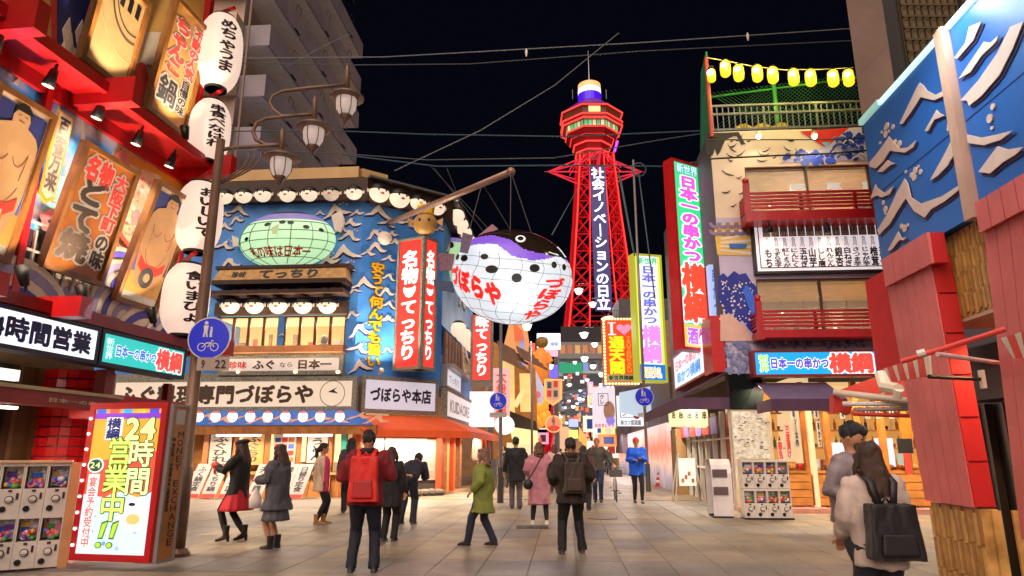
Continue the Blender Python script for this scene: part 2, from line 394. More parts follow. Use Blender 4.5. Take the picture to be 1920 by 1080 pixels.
for poly, m in (([(95, 120), (118, 75), (150, 100), (122, 150)], WHT),
                ([(108, 195), (114, 180), (104, 235), (98, 232)], WHT), ([(152, 210), (158, 215), (155, 300), (149, 290)], WHT), ([(180, 232), (186, 240), (188, 268), (180, 258)], WHT), ([(22, 155), (46, 133), (34, 152), (30, 160)], WHT),
                ([(92, 168), (80, 190), (72, 215), (84, 222), (94, 190)], REDP)):
    flat(L, uvp(L, poly), .02, m, 'painted_stroke', bA)
bl = uvp(L, [(120, 415)])[0]
for px, py, r in ((90, 415, .20), (255, 410, .16), (228, 300, .2)):
    c = L.hit(px, py)
    for k in range(5):
        a = k * 72 + 18; flat(L, circle(c[0] + r * .6 * math.cos(R(a)), c[1] + r * .6 * math.sin(R(a)), r * .45, 10), .022 + k * .0006, PINK, 'painted_petal', bA, .008)
flat(L, uvp(L, [(240, 350), (275, 300), (300, 290), (282, 360), (262, 430), (244, 460), (228, 440)]), .006, paint('f7c7a8'), 'painted_cloud', bA)
rr = random.Random(5)
g = MB()
for k in range(70):
    px = rr.uniform(232, 285); py = rr.uniform(330, 440); c = L.hit(px, py); g.prism(L, circle(c[0], c[1], rr.uniform(.02, .06), 6), .02, .028, rr.choice([0, 1]))
g.build('painted_blossoms', [PINK, WHT], bA)['kind'] = 'stuff'
for x0, y0, x1, y1 in ((205, 452, 240, 500), (215, 435, 248, 480)):
    flat(L, uvp(L, [(x0, y0), (x0 + 6, y0 - 4), (x1 + 6, y1 - 4), (x1, y1)]), .024, REDP, 'painted_stroke', bA)
# scalloped waves along the foot of the mural
k = 0
for px, py, r in ((45, 650, 1.25), (120, 660, 1.2), (195, 640, 1.0), (225, 600, .95), (265, 675, 1.05), (10, 630, 1.2), (215, 545, .8), (310, 660, .9)):
    c = L.hit(px, py)
    for j, (a, b) in enumerate(((.2, .34), (.48, .62), (.76, .9))):
        flat(L, arcband(c[0], c[1], r * a, r * b, 0, 180, 14), .030 + .014 * k, PUR if (k + j) % 2 == 0 else LIL, 'painted_wave', bA, .006)
    flat(L, circle(c[0], c[1], r, 22, 0, 180), .022 + .014 * k, paint('e8dcc8'), 'painted_wave_ground', bA, .006)
    k += 1
# window of the mural floor
b = L.box(35, 435, 82, 500); g = MB(); g.bx(L, b[0], b[1] + .2, b[2] - .3, b[3] + .1, .002, .05); o = g.build('window', paint('1d1a22', .2), bA)
for i in range(8): g = MB(); g.bx(L, b[0] + i * .22, b[0] + i * .22 + .035, b[2] - .3, b[3] + .1, .05, .09); g.build('glazing_bar', paint('c9c4bc'), o)
for i in range(4): g = MB(); g.bx(L, b[0], b[1] + .2, b[2] - .3 + i * .45, b[2] - .27 + i * .45, .05, .1); g.build('glazing_bar', paint('c9c4bc'), o)
g = MB(); p0 = L.box(5, 340, 24, 560); 
for px in (20,): u = L.hit(px, 520)[0]; g.bx(L, u - .06, u + .06, zt2 - .5, zi, .01, .12)
g.build('post', RED, bA)
# main red beam over the lightboxes
BO = .55
zbt = L.hit(180, 588, BO + .3)[1]; zbb = L.hit(180, 610, BO + .3)[1]
uR = L.hit(372, 640, BO + .3)[0]
g = MB(); g.bx(L, U0, uR, zbb, zbt, -.6, BO + .3); g.build('main_beam', RED2, bA)
for px, py in ((395, 648), (110, 575), (-60, 540)):
    u = L.hit(px, py, BO + .3)[0]; g = MB(); g.bx(L, u - .12, u + .12, zbb - .04, zbt + .08, BO - .3, BO + .75); g.build('beam', RED, bA)
# corner post that carries the lanterns, and brackets
g = MB(); g.bx(L, uE - .02, uE + .12, zbt, 14, -.1, .14); g.build('corner_post', RED, bA)
# framed tilted panels -------------------------------------------------
def tilted(px_bl, px_br, px_tl, o0=.12):
    """plane of a panel hung tilted forward: bottom corners near the wall, top-left leaning out above the bottom-left"""
    u0, v0 = L.hit(*px_bl, o0); u1, v1 = L.hit(*px_br, o0)
    lo, hi = o0, 3.0
    for _ in range(40):
        mid = (lo + hi) / 2
        if L.hit(*px_tl, mid)[0] < u0: hi = mid      # farther out -> smaller u at this pixel
        else: lo = mid
    ut, vt = L.hit(*px_tl, lo)
    A = L.P(u0, v0, o0); B = L.P(u0, vt, lo); U = L.U
    pl = Pl(A, U, (B - A)); return pl, (u1 - u0), (B - A).length
FRAMEW = mat('panel_frame_wood', hexc('74481e'), .45, var=.3, scale=5, bump=.1)
def panel(name, label, pl, w, h, face, fw=.09):
    t = thing(name, label, 'picture panel', pl.P(w / 2, 0, 0), 'wooden picture panels hung on the red restaurant')
    g = MB(); g.bx(pl, 0, w, 0, h, -.1, -.02); g.build('back_board', WOOD2, t)
    g = MB(); frame_bars(g, pl, (0, w, 0, h), fw, -.02, .05); g.build('frame', FRAMEW, t)
    g = MB(); g.bx(pl, fw, w - fw, fw, h - fw, -.018, -.004); g.build('picture_board', face, t)
    return t
SKIN = paint('d9a878', .6); SKINL = paint('8c5a3c'); NAVY = paint('2b3270'); ORNG = paint('d8761e')
def sumo(t, pl, w, h, mawashi, apron=None, ring=None):
    def S(pts, m, o, nm): 
        g = MB(); g.prism(pl, [(x * w, y * h) for x, y in pts], o, o + .004); return g.build(nm, m, t)
    S([(.10, .10), (.90, .10), (.90, .93), (.10, .93)], NAVY, 0, 'painted_background')
    S([(.10, .10), (.90, .10), (.90, .30), (.10, .26)], paint('e8b860'), .005, 'painted_ground')
    body = [(.16, .30), (.11, .48), (.10, .64), (.13, .74), (.20, .79), (.31, .815), (.37, .825), (.36, .87), (.40, .915), (.50, .93), (.60, .915), (.64, .87), (.63, .825), (.69, .815), (.80, .79), (.87, .74), (.90, .64), (.89, .48), (.84, .30), (.74, .16), (.27, .16)]
    S(body, SKIN, .010, 'painted_wrestler')
    S([(.355, .87), (.36, .925), (.44, .955), (.46, .972), (.54, .972), (.56, .955), (.64, .925), (.645, .87), (.60, .908), (.40, .908)], BLACK, .015, 'painted_hair')
    for a, b, c2, d in ((.43, .885, .48, .888), (.53, .888, .58, .885), (.46, .852, .55, .852)): S([(a, b), (c2, d), (c2, d - .006), (a, b - .006)], SKINL, .016, 'painted_line')
    S([(x / 1, y) for x, y in arcband(.36, .68, .11, .118, 190, 330, 10, .9)], SKINL, .016, 'painted_line')
    S(arcband(.64, .68, .11, .118, 210, 350, 10, .9), SKINL, .016, 'painted_line')
    S(arcband(.50, .55, .27, .278, 205, 335, 14, .8), SKINL, .016, 'painted_line')
    S([(.24, .66), (.27, .50), (.28, .50), (.25, .67)], SKINL, .017, 'painted_line'); S([(.77, .66), (.74, .50), (.73, .50), (.76, .67)], SKINL, .017, 'painted_line')
    S([(.2, .40), (.35, .345), (.65, .345), (.8, .40), (.8, .32), (.66, .27), (.34, .27), (.2, .32)], mawashi, .020, 'painted_belt')
    if apron: S([(.36, .34), (.64, .34), (.66, .10), (.34, .10)], apron, .025, 'painted_apron')
    if ring: S(circle(.47, .24, .155, 26, ry=.085), BLACK, .030, 'painted_ring'); S(circle(.47, .24, .07, 20, ry=.038), paint('e8c090'), .036, 'painted_ring_hole')
pl, w, h = tilted((75, 500), (188, 543), (160, 262))
t = panel('picture_panel', 'brown panel with big black letters for grilled beef tendon between two wrestler panels', pl, w, h, ORNG and mat('panel_orange', hexc('b06424'), .5, var=.25, scale=1.5))
WL0 = lit('fff2dc', .9)
letters(pl, '名物', (w * .14, w * .60, h * .74, h * .93), .004, REDP, t, outline=WHT, bold=.06, ow=.16)
letters(pl, 'どて焼', (w * .14, w * .58, h * .12, h * .78), .004, paint('2c2018'), t, vert=True, outline=WHT, bold=.06, ow=.13)
letters(pl, '大阪下町', (w * .66, w * .88, h * .42, h * .9), .004, REDP, t, vert=True, outline=WHT, bold=.05, ow=.17)
letters(pl, 'の味', (w * .66, w * .88, h * .12, h * .40), .004, paint('2c2018'), t, vert=True, outline=WHT, bold=.05, ow=.17)
pl, w, h = tilted((212, 562), (292, 580), (298, 336))
t = panel('picture_panel', 'narrow panel of a wrestler behind a black ring, rightmost by the lanterns', pl, w, h, WHT); sumo(t, pl, w, h, REDP, ring=True)
pl, w, h = tilted((-70, 470), (22, 487), (5, 155)); 
# big one: fit width by its right edge
pl, w, h = tilted((-112, 455), (14, 500), (-5, 150))
t = panel('picture_panel', 'largest wrestler panel with a red patterned apron at the far left', pl, w, h, WHT); sumo(t, pl, w, h, REDP, apron=REDP)
for k in range(3): 
    a = .44 - .03 * k; g = MB(); frame_bars(g, pl, (w * (.38 + .03 * k), w * (.62 - .03 * k), h * (.16 + .02 * k), h * (.30 - .02 * k)), .02, .032, .038); g.build('painted_square', CREAM, t) if k != 1 else None
# upper floor panels
def tilt2(bl, br, tl, o0=.12): return tilted(bl, br, tl, o0)
pl, w, h = tilt2((148, 108), (238, 165), (200, -70)); 
t = panel('picture_panel', 'upper panel with a round straw-coloured sumo ring scene, cut by the top edge', pl, w, h, mat('panel_straw', hexc('d8b47c'), .6, var=.15, scale=4))
for r0, r1, m in ((.66, .70, paint('3a2c20')), (.56, .585, paint('3a2c20')), (.95, .965, paint('a58458'))):
    g = MB(); g.prism(pl, [(w * min(.9, .78 + x * .8), h * (.98 + y * .72)) for x, y in arcband(0, 0, r0, r1, 196, 288, 18)], 0, .004); g.build('painted_ring', m, t)
for k in range(3): g = MB(); g.prism(pl, [(w * (.42 + .17 * k), h * .76), (w * (.51 + .17 * k), h * .75), (w * (.51 + .17 * k), h * .90), (w * (.42 + .17 * k), h * .91)], 0, .004); g.build('painted_block', BLACK, t)
pl, w, h = tilt2((272, 203), (345, 252), (330, -10))
t = panel('picture_panel', 'upper brown panel with fat red letters for hot pot beside the top lantern', pl, w, h, mat('panel_tan', hexc('c08a4a'), .5, var=.2, scale=2))
letters(pl, 'ちゃんこ', (w * .15, w * .55, h * .40, h * .88), .004, REDP, t, vert=True, outline=WHT, bold=.06, ow=.13)
letters(pl, '鍋', (w * .14, w * .58, h * .14, h * .36), .004, BLACK, t, vert=True, outline=WHT, bold=.03, ow=.13)
letters(pl, '不動の人気', (w * .62, w * .86, h * .46, h * .92), .004, REDP, t, vert=True, outline=WHT, bold=.05, ow=.17)
letters(pl, '自慢の味', (w * .62, w * .84, h * .14, h * .44), .004, BLACK, t, vert=True, outline=WHT, bold=.03, ow=.13)
# painted fish and backdrop between the upper panels
fp = [(238, 135), (250, 118), (262, 112), (272, 120), (278, 150), (270, 175), (258, 190), (246, 196), (252, 175), (240, 168)]
flat(L, uvp(L, [(x, y) for x, y in fp]), .02, WHT, 'painted_fish_edge', bA); flat(L, [( (a - L.hit(260,150)[0]) * .88 + L.hit(260,150)[0], (b - L.hit(260,150)[1]) * .88 + L.hit(260,150)[1]) for a, b in uvp(L, fp)], .036, REDP, 'painted_fish', bA)
flat(L, uvp(L, [(255, 60), (330, 60), (300, 130), (250, 110)]), .01, CREAM, 'painted_cloud', bA)
flat(L, uvp(L, [(100, -60), (190, -60), (150, 100), (125, 130), (100, 70)]), .012, NAVY, 'painted_curtain', bA)
flat(L, uvp(L, [(92, -60), (104, -60), (104, 90), (95, 78)]), .014, REDP, 'painted_pillar', bA)
for x, y in ((122, 62), (126, 92), (128, 110), (146, 66), (150, 80)): c = L.hit(x, y); flat(L, [(c[0], c[1] + .3), (c[0] + .1, c[1]), (c[0], c[1] - .25), (c[0] - .1, c[1])], .03, CREAM, 'painted_drop', bA)
# small hanging banner with many-visitors wish
bq = L.box(66, 240, 118, 392, .1)
pl, w, h = tilted((70, 375), (98, 392), (112, 205), .1)
t = thing('banner', 'yellow-edged hanging banner between the large wrestler and the brown letter panel', 'banner', pl.P(w / 2, 0, 0))
g = MB(); g.prism(pl, [(0, h * .08), (w / 2, 0), (w, h * .08), (w, h), (0, h)], -.02, 0); g.build('banner_edge', paint('e8b030'), t)
g = MB(); g.prism(pl, [(w * .1, h * .11), (w / 2, h * .05), (w * .9, h * .11), (w * .9, h * .98), (w * .1, h * .98)], .001, .006); g.build('banner_cloth', CREAM, t)
letters(pl, '百客万来', (w * .15, w * .85, h * .14, h * .95), .008, paint('2c2018'), t, vert=True, bold=.04)
# spotlights ------------------------------------------------------------
def spotlight(pos, target, label, lit_=True, energy=60, col=(1, .80, .56), s=.28):
    t = thing('spotlight', label, 'spotlight', pos, 'black spotlights on the red restaurant')
    p = Vector(pos); d = (Vector(target) - p).normalized()
    g = MB(); g.tube([p, p - Vector((0, 0, -.02)) + d * .02, p + d * .10 + Vector((0, 0, .0))], .025, 6); g.build('bracket', BLACK, t)
    g = MB(); a = p + d * .08; g.tube([a, a + d * s * .5, a + d * s], [.055, .075, .095], 12); g.build('housing', BLACK, t, smooth=True)
    g = MB(); g.tube([a + d * (s - .004), a + d * (s + .006)], .08, 12); g.build('lens', lit('ffe8c0', 2.1), t)
    if lit_: lamp('SPOT', a + d * (s + .05), energy, col, .06, target=target, spot=95, blend=.8)
    return t
SP = [((8, 75), 'first'), ((110, 140), 'second'), ((200, 195), 'third'), ((272, 247), 'fourth'), ((333, 290), 'fifth')]
for (px, py), w_ in SP:
    u = L.hit(px, py, oL)[0]; p = L.P(u, zi - .06, oL - .05); spotlight(p, L.P(u, zi - 2.2, 0), 'black spotlight under the red ledge aimed down at the mural, %s from the left' % w_, energy=430)
for (px, py), w_ in (((237, 185), 'left'), ((350, 262), 'right')):
    u = L.hit(px, py, oL)[0]; spotlight(L.P(u, zi + .2, oL), L.P(u, zi + 2.2, 0.2), 'black spotlight standing on the red ledge aimed up, %s one' % w_, energy=260)
for (px, py), w_ in (((172, 565), 'left'), ((302, 595), 'right'), ((60, 545), 'farthest left')):
    u = L.hit(px, py, BO + .4)[0]; spotlight(L.P(u, zbt + .05, BO + .3), L.P(u, zbt + 2.4, 0), 'black spotlight standing on the main red beam above the lightboxes, %s one' % w_, energy=230)
# paper lanterns on the corner -------------------------------------------
def lantern(px, py, wpx, hpx, Y, text, label, em=.72):
    c = at(px, py, Y); k = (ray(px, py).length * Y / ray(px, py).y) / FPX
    rx = wpx / 2 * k * .94; rz = hpx / 2 * k * .97 / 1.0
    t = thing('paper_lantern', label, 'lantern', c - Vector((0, 0, rz)), 'big white paper lanterns on the corner of the red restaurant')
    prof = []
    n = 17
    for i in range(n * 2 + 1):
        z = -rz + 2 * rz * i / (2 * n); q = abs(z / rz); r = rx * (1 - q ** 3.2 * .45)
        r *= 1 - (.012 if i % 2 else 0)
        prof.append((r, z))
    g = MB(); g.lathe(c, prof, 28); o = g.build('lantern_paper', lit('fbdcc8', em), t, smooth=True)
    for s_ in (1, -1):
        g = MB(); g.lathe(c + Vector((0, 0, s_ * rz * 1.0 - (.05 if s_ < 0 else 0))), [(rx * .50, 0), (rx * .50, .05), (rx * .44, .05), (rx * .44, 0.0)], 20); g.build('rim', BLACK, t)
    def mp(u, v, o_):
        a = u / rx; q = abs(v / rz); r = rx * (1 - min(1, q) ** 3.2 * .45) + o_ + .008
        return c + Vector((math.cos(a) * r, math.sin(a) * r, v))
    tw = -R(46)
    letters(None, text, ((tw - .42) * rx, (tw + .42) * rx, -rz * .72, rz * .74), 0, paint('241418'), t, vert=True, mapf=mp, cut=.12, bold=.045)
    g = MB(); g.tube([c + Vector((0, 0, rz)), c + Vector((0, 0, rz + .18))], .012, 6); g.build('hook', BLACK, t)
    return t, c, rx, rz
LT = [(412, 100, 74, 132, 13.3, 'めちゃうま', 'topmost big white paper lantern, cut by the top edge'), (393, 247, 70, 108, 13.1, '串食べなはれ', 'white paper lantern second from the top, under the upper red bracket'),
      (373, 408, 80, 122, 12.9, 'おいしいで', 'white paper lantern third from the top, below the end of the red ledge'), (348, 562, 80, 122, 12.7, '食いまひょ', 'lowest white paper lantern, just above the blue round road sign')]
for px, py, w_, h_, Y, tx, lb in LT:
    t, c, rx, rz = lantern(px, py, w_, h_, Y, tx, lb)
    root = bA; top = c + Vector((0, 0, rz + .2)); uw = (c - L.O).dot(L.U); ow = (c - L.O).dot(L.N)
    g = MB(); g.bx(L, uE, uw + .35, top.z - .02, top.z + .08, ow * .5 - .05, ow * .5 + .05)
    a = L.P(uE + .05, top.z, .05); b_ = Vector((c.x, c.y, top.z)); g.tube([a, b_ + (b_ - a).normalized() * .3], .055, 4)
    g.tube([a - Vector((0, 0, .6)), a + (b_ - a) * .6], .045, 4); g.build('lantern_bracket', RED, bA)
# lightboxes ---------------------------------------------------------------
bb_ = L.box(186, 615, 352, 700, BO + .3)
zT = zbb - .02; zBm = L.hit(180, 683, BO + .3)[1]
uM = L.hit(188, 650, BO + .3)[0]; uQ = L.hit(352, 650, BO + .3)[0]; uL0 = U0 + 3
t, fb, fo = signbox('lightbox_sign', 'long white lit sign with navy letters offering day-and-night opening', L, (uM - 5.2, uM - .02, zBm, zT), .3, lit('eef2ff', 1.1), paint('1c2440'), BO, .06)
hh = fb[3] - fb[2]; ue = L.hit(172, 640, fo)[0]; us = L.hit(-45, 600, fo)[0]
letters(L, '24時間営業', (us, ue, fb[2] + hh * .14, fb[3] - hh * .14), fo, paint('1a1c6a'), t, bold=.05)
t, fb, fo = signbox('lightbox_sign', 'teal lit sign with fat red and blue letters at the corner of the red restaurant', L, (uM + .02, uQ, zBm, zT), .3, lit('28c8c0', .9), paint('1c2440'), BO, .06)
letters(L, '新世界', sub(fb, .03, .12, .11, .88), fo, lit('e8fff0', 1), t, vert=True, bold=.02)
letters(L, '日本一の串かつ', sub(fb, .13, .3, .62, .72), fo, lit('1468e0', .9), t, outline=lit('ffffff', 1), bold=.04, ow=.1)
letters(L, '横綱', sub(fb, .62, .1, .98, .92), fo, lit('ee4a40', .95), t, outline=lit('ffffff', 1), bold=.05, ow=.11)
# ground floor: round red tiled columns, posts, dark openings -------------------------
TILE = mat('red_tile', hexc('c8101a'), .22, var=.25, scale=5, coat=.4)
def tiled_column(px, Y, z0, z1, r):
    c = at(px, 848, Y); c.z = 0
    g = MB(); g.lathe(c, [(r * .975, z0), (r * .975, z1)], 28); col = g.build('column', DRED, bA, smooth=True)
    tv = {}
    rows = int((z1 - z0) / .16)
    for j in range(rows):
        z = z0 + (j + .5) * (z1 - z0) / rows
        for i in range(13):
            a = R(170 + i * 15.5 + (j % 2) * 0)
            p = c + Vector((math.cos(a) * r, math.sin(a) * r, z))
            if 'm' not in tv:
                q = MB(); q.hexa([Vector(x) for x in ((-.012, -r * .13, -.072), (.012, -r * .13, -.072), (.012, r * .13, -.072), (-.012, r * .13, -.072), (-.012, -r * .13, .072), (.012, -r * .13, .072), (.012, r * .13, .072), (-.012, r * .13, .072))])
                me = bpy.data.meshes.new('tile'); me.from_pydata([tuple(p_) for p_ in q.v], [], q.f); me.materials.append(TILE); tv['m'] = me
            o = bpy.data.objects.new('tile', tv['m']); COL.objects.link(o); o.parent = col; o.location = p - wloc(col); o.rotation_euler.z = a
tiled_column(128, 12.6, 0, zBm + .1, .62)
ua, ub = L.hit(0, 760, -1.2)[0], 0
for px0, px1, m in ((-60, -5, BLACK), (18, 36, BLACK), (50, 80, paint('c9b184')), (36, 48, WOOD2)):
    b = L.box(px0, 680, px1, 990, -1.0); g = MB(); g.bx(L, b[0], b[1], 0, zBm + .1, -1.2, -1.1); g.build('door_panel', m, bA)
b = L.box(-5, 690, 25, 715, -1.0); g = MB(); g.bx(L, b[0] - .4, b[1], b[2], b[3], -1.0, -.9); g.build('lit_box', lit('fff4e0', 1.3), bA)
u = L.hit(205, 720, BO)[0]; g = MB(); g.bx(L, u - .1, u + .1, 0, zBm, BO - .2, BO); g.build('post', RED2, bA)
u = L.hit(330, 760, .3)[0]; g = MB(); g.bx(L, u - .05, u + .08, 0, zBm, .0, .12); g.build('post', RED2, bA)
# lower red fascia beam and canopy
F0 = L.box(0, 737, 222, 765, BO + .35)
z1 = L.hit(100, 735, BO + .35)[1]; z0 = L.hit(100, 762, BO + .35)[1]; u1 = L.hit(222, 758, BO + .35)[0]
t = thing('canopy_beam', 'dark red sign beam with faint gold letters above the capsule machines', 'canopy', L.P(u1 - 2, z0, BO + .2))
g = MB(); g.bx(L, u1 - 6, u1, z0, z1, BO + .1, BO + .35); g.build('beam', RED2, t)
g = MB(); g.bx(L, u1 - 6, u1 + .05, z1, z1 + .05, BO - .2, BO + .4); g.build('metal_cap', mat('gutter', hexc('a99a72'), .35, metal=.5), t)
letters(L, '日本一の串かつ', (L.hit(88, 760, BO + .36)[0], u1 - .1, z0 + .06, z1 - .08), BO + .356, paint('d9c9a0'), t, bold=.03)
zz1 = L.hit(300, 752, .3)[1]; u2 = L.hit(350, 780, .3)[0]
g = MB(); g.bx(L, u1 + .05, u2, zz1 - .42, zz1, .0, .5); g.build('side_awning', RED, bA)
lamp('AREA', L.P(u1 - 2.2, z0 - .02, -.2), 90, (1, .82, .62), 2.6, target=L.P(u1 - 2.2, 0, .3), size_y=.1)
g = MB(); g.bx(L, u1 - 3.6, u1 - .8, z0 + .0, z0 + .04, -.28, -.16); g.build('tube_light', lit('fff0d8', 3), bA)

# standing lightbox: 24 hours ---------------------------------------------------------
def ptv(px, py, Y): return at(px, py, Y)
Ys = 8.9; a = at(128, 1000, Ys); b_ = at(305, 1000, Ys - .25)
Ud = Vector((b_.x - a.x, b_.y - a.y, 0)).normalized()
S = Pl((a.x, a.y, 0), Ud, (0, 0, 1)); ub1 = S.hit(288, 1000)[0]; ub0 = S.hit(135, 1000)[0]; zt = S.hit(230, 755)[1]
# photograph: the box leans with the lens only
sb = (ub0, ub1 - .02, .12, zt)
t, fb, fo = signbox('standing_lightbox', 'tall red-framed lit sign with yellow-green letters advertising open all day', S, sb, .18, lit('ffab3c', .95), RED, -.18, .08, cat='sign')
w_ = fb[1] - fb[0]; h_ = fb[3] - fb[2]
def SR(x0, y0, x1, y1, hx, o, nm='sign_print', em=.95):
    q = sub(fb, x0, y0, x1, y1); g = MB(); g.bx(S, *q, fo - .006, fo + o); return g.build(nm, lit(hx, em), t)
SR(0, .03, 1, .07, '8a3cc8', .001); 
for k in range(5): SR(.02 + .2 * k, .0, .16 + .2 * k, .03, ['3c6cf0', 'f06050', '40b0f0', 'f0c040', '5050d0'][k], .001)
def SP_(pts, hx, o, nm='sign_print'):
    g = MB(); g.prism(S, [(fb[0] + x * w_, fb[3] - y * h_) for x, y in pts], fo - .006, fo + o); return g.build(nm, lit(hx, .95), t)
SP_([(0, .38), (1, .30), (1, .62), (.5, .56), (0, .72)], 'ee5a44', .001)
SP_([(0, .60), (.3, .62), (.55, .58), (.8, .62), (1, .58), (1, 1), (0, 1)], 'cfe4fa', .004)
for k in range(16):
    x = rs.uniform(.02, .9); y = rs.uniform(.72, .98); SP_(circle(x, y, rs.uniform(.015, .05), 7, ry=rs.uniform(.01, .02)), rs.choice(['3a78e0', '9ec4f4', '5a9af0']), .006 + k * .0002)
SP_(circle(.78, .74, .24, 20, ry=.11), 'fbf2ea', .010); SP_(circle(.78, .765, .10, 14, ry=.035), 'f0c070', .013); SP_(circle(.74, .665, .05, 10, ry=.012), '20204a', .013)
SR(.20, .06, .44, .22, 'ffffff', .008); letters(S, '横綱', sub(fb, .22, .065, .42, .215), fo + .012, lit('202a80', .5), t, vert=True, bold=.04)
letters(S, '24', sub(fb, .50, .06, .96, .22), fo + .012, lit('f4f8a0', 1), t, outline=lit('1e6a30', .5), bold=.05, ow=.09)
letters(S, '時間', sub(fb, .60, .22, .96, .60), fo + .012, lit('f4f8b0', 1), t, vert=True, outline=lit('2a6a20', .5), bold=.022, ow=.06)
letters(S, '営業中', sub(fb, .28, .20, .64, .78), fo + .012, lit('d8f470', 1), t, vert=True, outline=lit('2a6a20', .5), bold=.022, ow=.06)
for x in (.30, .46):
    SP_([(x + .03, .79), (x + .13, .77), (x + .07, .90), (x, .90)], '2a6a20', .011); SP_([(x + .045, .80), (x + .115, .785), (x + .06, .89), (x + .015, .89)], 'b8e840', .014)
    SP_(circle(x + .02, .94, .05, 12, ry=.022), '2a6a20', .011); SP_(circle(x + .02, .94, .036, 12, ry=.016), 'b8e840', .014)
SP_(circle(.12, .40, .12, 20, ry=.052), 'ffffff', .009); SP_(circle(.12, .40, .10, 20, ry=.043), '1e4a34', .0115); letters(S, '24', sub(fb, .04, .375, .20, .42), fo + .014, lit('e8f8a0', 1), t, bold=.02)
SR(.04, .46, .20, .97, 'fff6f0', .008); letters(S, '宴会予約受付中', sub(fb, .06, .48, .18, .96), fo + .011, lit('ee5a60', .9), t, vert=True, bold=.02)
for k in range(9): 
    g = MB(); g.ell(S.P(sb[0] + .04, .3 + k * (zt - .5) / 8, .012), .018, .018, .018, 8, 6); g.build('bulb', lit('ffffff', 3), t)
# money exchange machine side
S2o = S.P(ub1 + .01, 0, 0)
S2 = Pl(S.P(ub1 + .03, 0, -.06), -S.N, (0, 0, 1))
e = (0, .34, .1, zt - .02)
t, fb, fo = signbox('money_exchange_cabinet', 'narrow orange and grey cabinet side lettered for money exchange beside the lit sign', S2, e, .3, mat('copper_panel', hexc('b8743a'), .4, var=.3, scale=2), paint('8d8a88', .4), -.3, .03, cat='cabinet')
txt = 'MONEY EXCHANGE'
letters(S2, txt, sub(fb, .42, .16, .92, .92), fo, paint('1c1816'), t, vert=True, bold=.01)
g = MB(); q = sub(fb, .2, .02, .8, .12); g.bx(S2, *q, fo - .004, fo + .004); g.build('panel_plate', paint('b9b4b4'), t)
letters(S2, '両替機', sub(fb, .12, .2, .34, .7), fo, paint('3a2c28'), t, vert=True)
# capsule toy machines -----------------------------------------------------------------
PLW = paint('e9dfd2', .3, coat=.3); CLR = mat('clear_plastic', (.8, .8, .8), .06, var=0, alpha=.25)
TOY = [paint(h, .3) for h in ('d83a3a', '3a6ad8', 'f0c030', '48a850', 'e878a8', 'f08030', 'eeeeee', '7040a0')]
def capsule_machine(pl, u, z, w, h, label, seed=0, group='capsule toy machines in front of the red restaurant', body=None):
    t = thing('capsule_machine', label, 'capsule toy machine', pl.P(u + w / 2, z, .2), group); r = random.Random(seed)
    g = MB(); g.bx(pl, u, u + w, z, z + h * .50, -.05, .28); g.bx(pl, u, u + w, z + h * .5, z + h, -.05, 0); g.bx(pl, u, u + w, z + h * .93, z + h, 0, .28); g.bx(pl, u, u + .015, z + h * .5, z + h * .93, 0, .28); g.bx(pl, u + w - .015, u + w, z + h * .5, z + h * .93, 0, .28); g.build('body', body or PLW, t)
    g = MB(); g.bx(pl, u + .03, u + w - .03, z + h * .54, z + h * .92, .14, .15); g.build('poster', [mat('capsule_poster_%d' % (seed % 5), [(.7, .2, .2), (.25, .35, .7), (.8, .6, .2), (.75, .4, .5), (.4, .6, .4)][seed % 5], .3, var=.6, scale=22, col2=(.9, .85, .7))], t)
    g = MB()
    for k in range(14): g.ell(pl.P(u + r.uniform(.05, w - .05), z + h * .5 + r.uniform(.03, .12), .2 + r.uniform(-.02, .03)), .03, .03, .03, 8, 6, r.randrange(8))
    for k in range(5):
        a, b = r.uniform(.04, w * .5), r.uniform(.56, .8); g.bx(pl, u + a, u + a + r.uniform(.05, .13), z + h * b, z + h * (b + .1), .152, .156 + k * .001, r.randrange(8))
    g.build('toy_capsules', TOY, t, smooth=False)['kind'] = 'stuff'
    c = (u + w * .5, z + h * .30); rd = w * .19
    g = MB(); g.prism(pl, circle(c[0], c[1], rd, 20), .28, .30); g.build('dial_ring', paint('2a2a34', .3), t)
    g = MB(); g.prism(pl, circle(c[0], c[1], rd * .8, 20), .30, .315); g.bx(pl, c[0] - rd * .7, c[0] + rd * .7, c[1] - .012, c[1] + .012, .315, .335); g.build('dial', PLW, t)
    g = MB(); g.prism(pl, circle(u + w * .28, z + h * .12, w * .15, 14), .28, .295); g.build('chute', paint('1c1a1e', .3), t)
    g = MB(); g.bx(pl, u + w * .42, u + w * .58, z + h * .44, z + h * .48, .28, .292); g.build('coin_slot', paint('4a2028'), t)
    g = MB(); g.bx(pl, u + w * .78, u + w * .88, z + h * .3, z + h * .42, .28, .29); g.build('coin_plate', paint('4a2028'), t)
    return t
Yg = 9.3; a = at(-60, 900, Yg - .6); b_ = at(150, 900, Yg)
GP = Pl((a.x, a.y, 0), Vector((b_.x - a.x, b_.y - a.y, 0)), (0, 0, 1)); ug = GP.hit(148, 900, .28)[0]; zg = GP.hit(75, 868, .28)[1]
wg = (GP.hit(109, 930, .28)[0] - GP.hit(22, 930, .28)[0]) / 2
nm = ['right', 'middle', 'left']
hg = zg / 2.0 * .98
for j in range(2):
    for i in range(5):
        u = ug - .10 - (i + 1) * wg
        capsule_machine(GP, u, .03 + j * hg, wg * .985, hg, 'white capsule toy machine in the %s row by the standing sign, %s from the right' % (('lower', 'upper')[j], ORD[i]), seed=i * 3 + j)
t = thing('capsule_machine_rack', 'pale rack frame and roof around the capsule toy machines on the left', 'rack', GP.P(ug - 1, 0, 0))
g = MB(); g.bx(GP, ug - .10, ug, 0, zg, -.08, .32); g.build('side_panel', paint('d8a06c', .4), t)
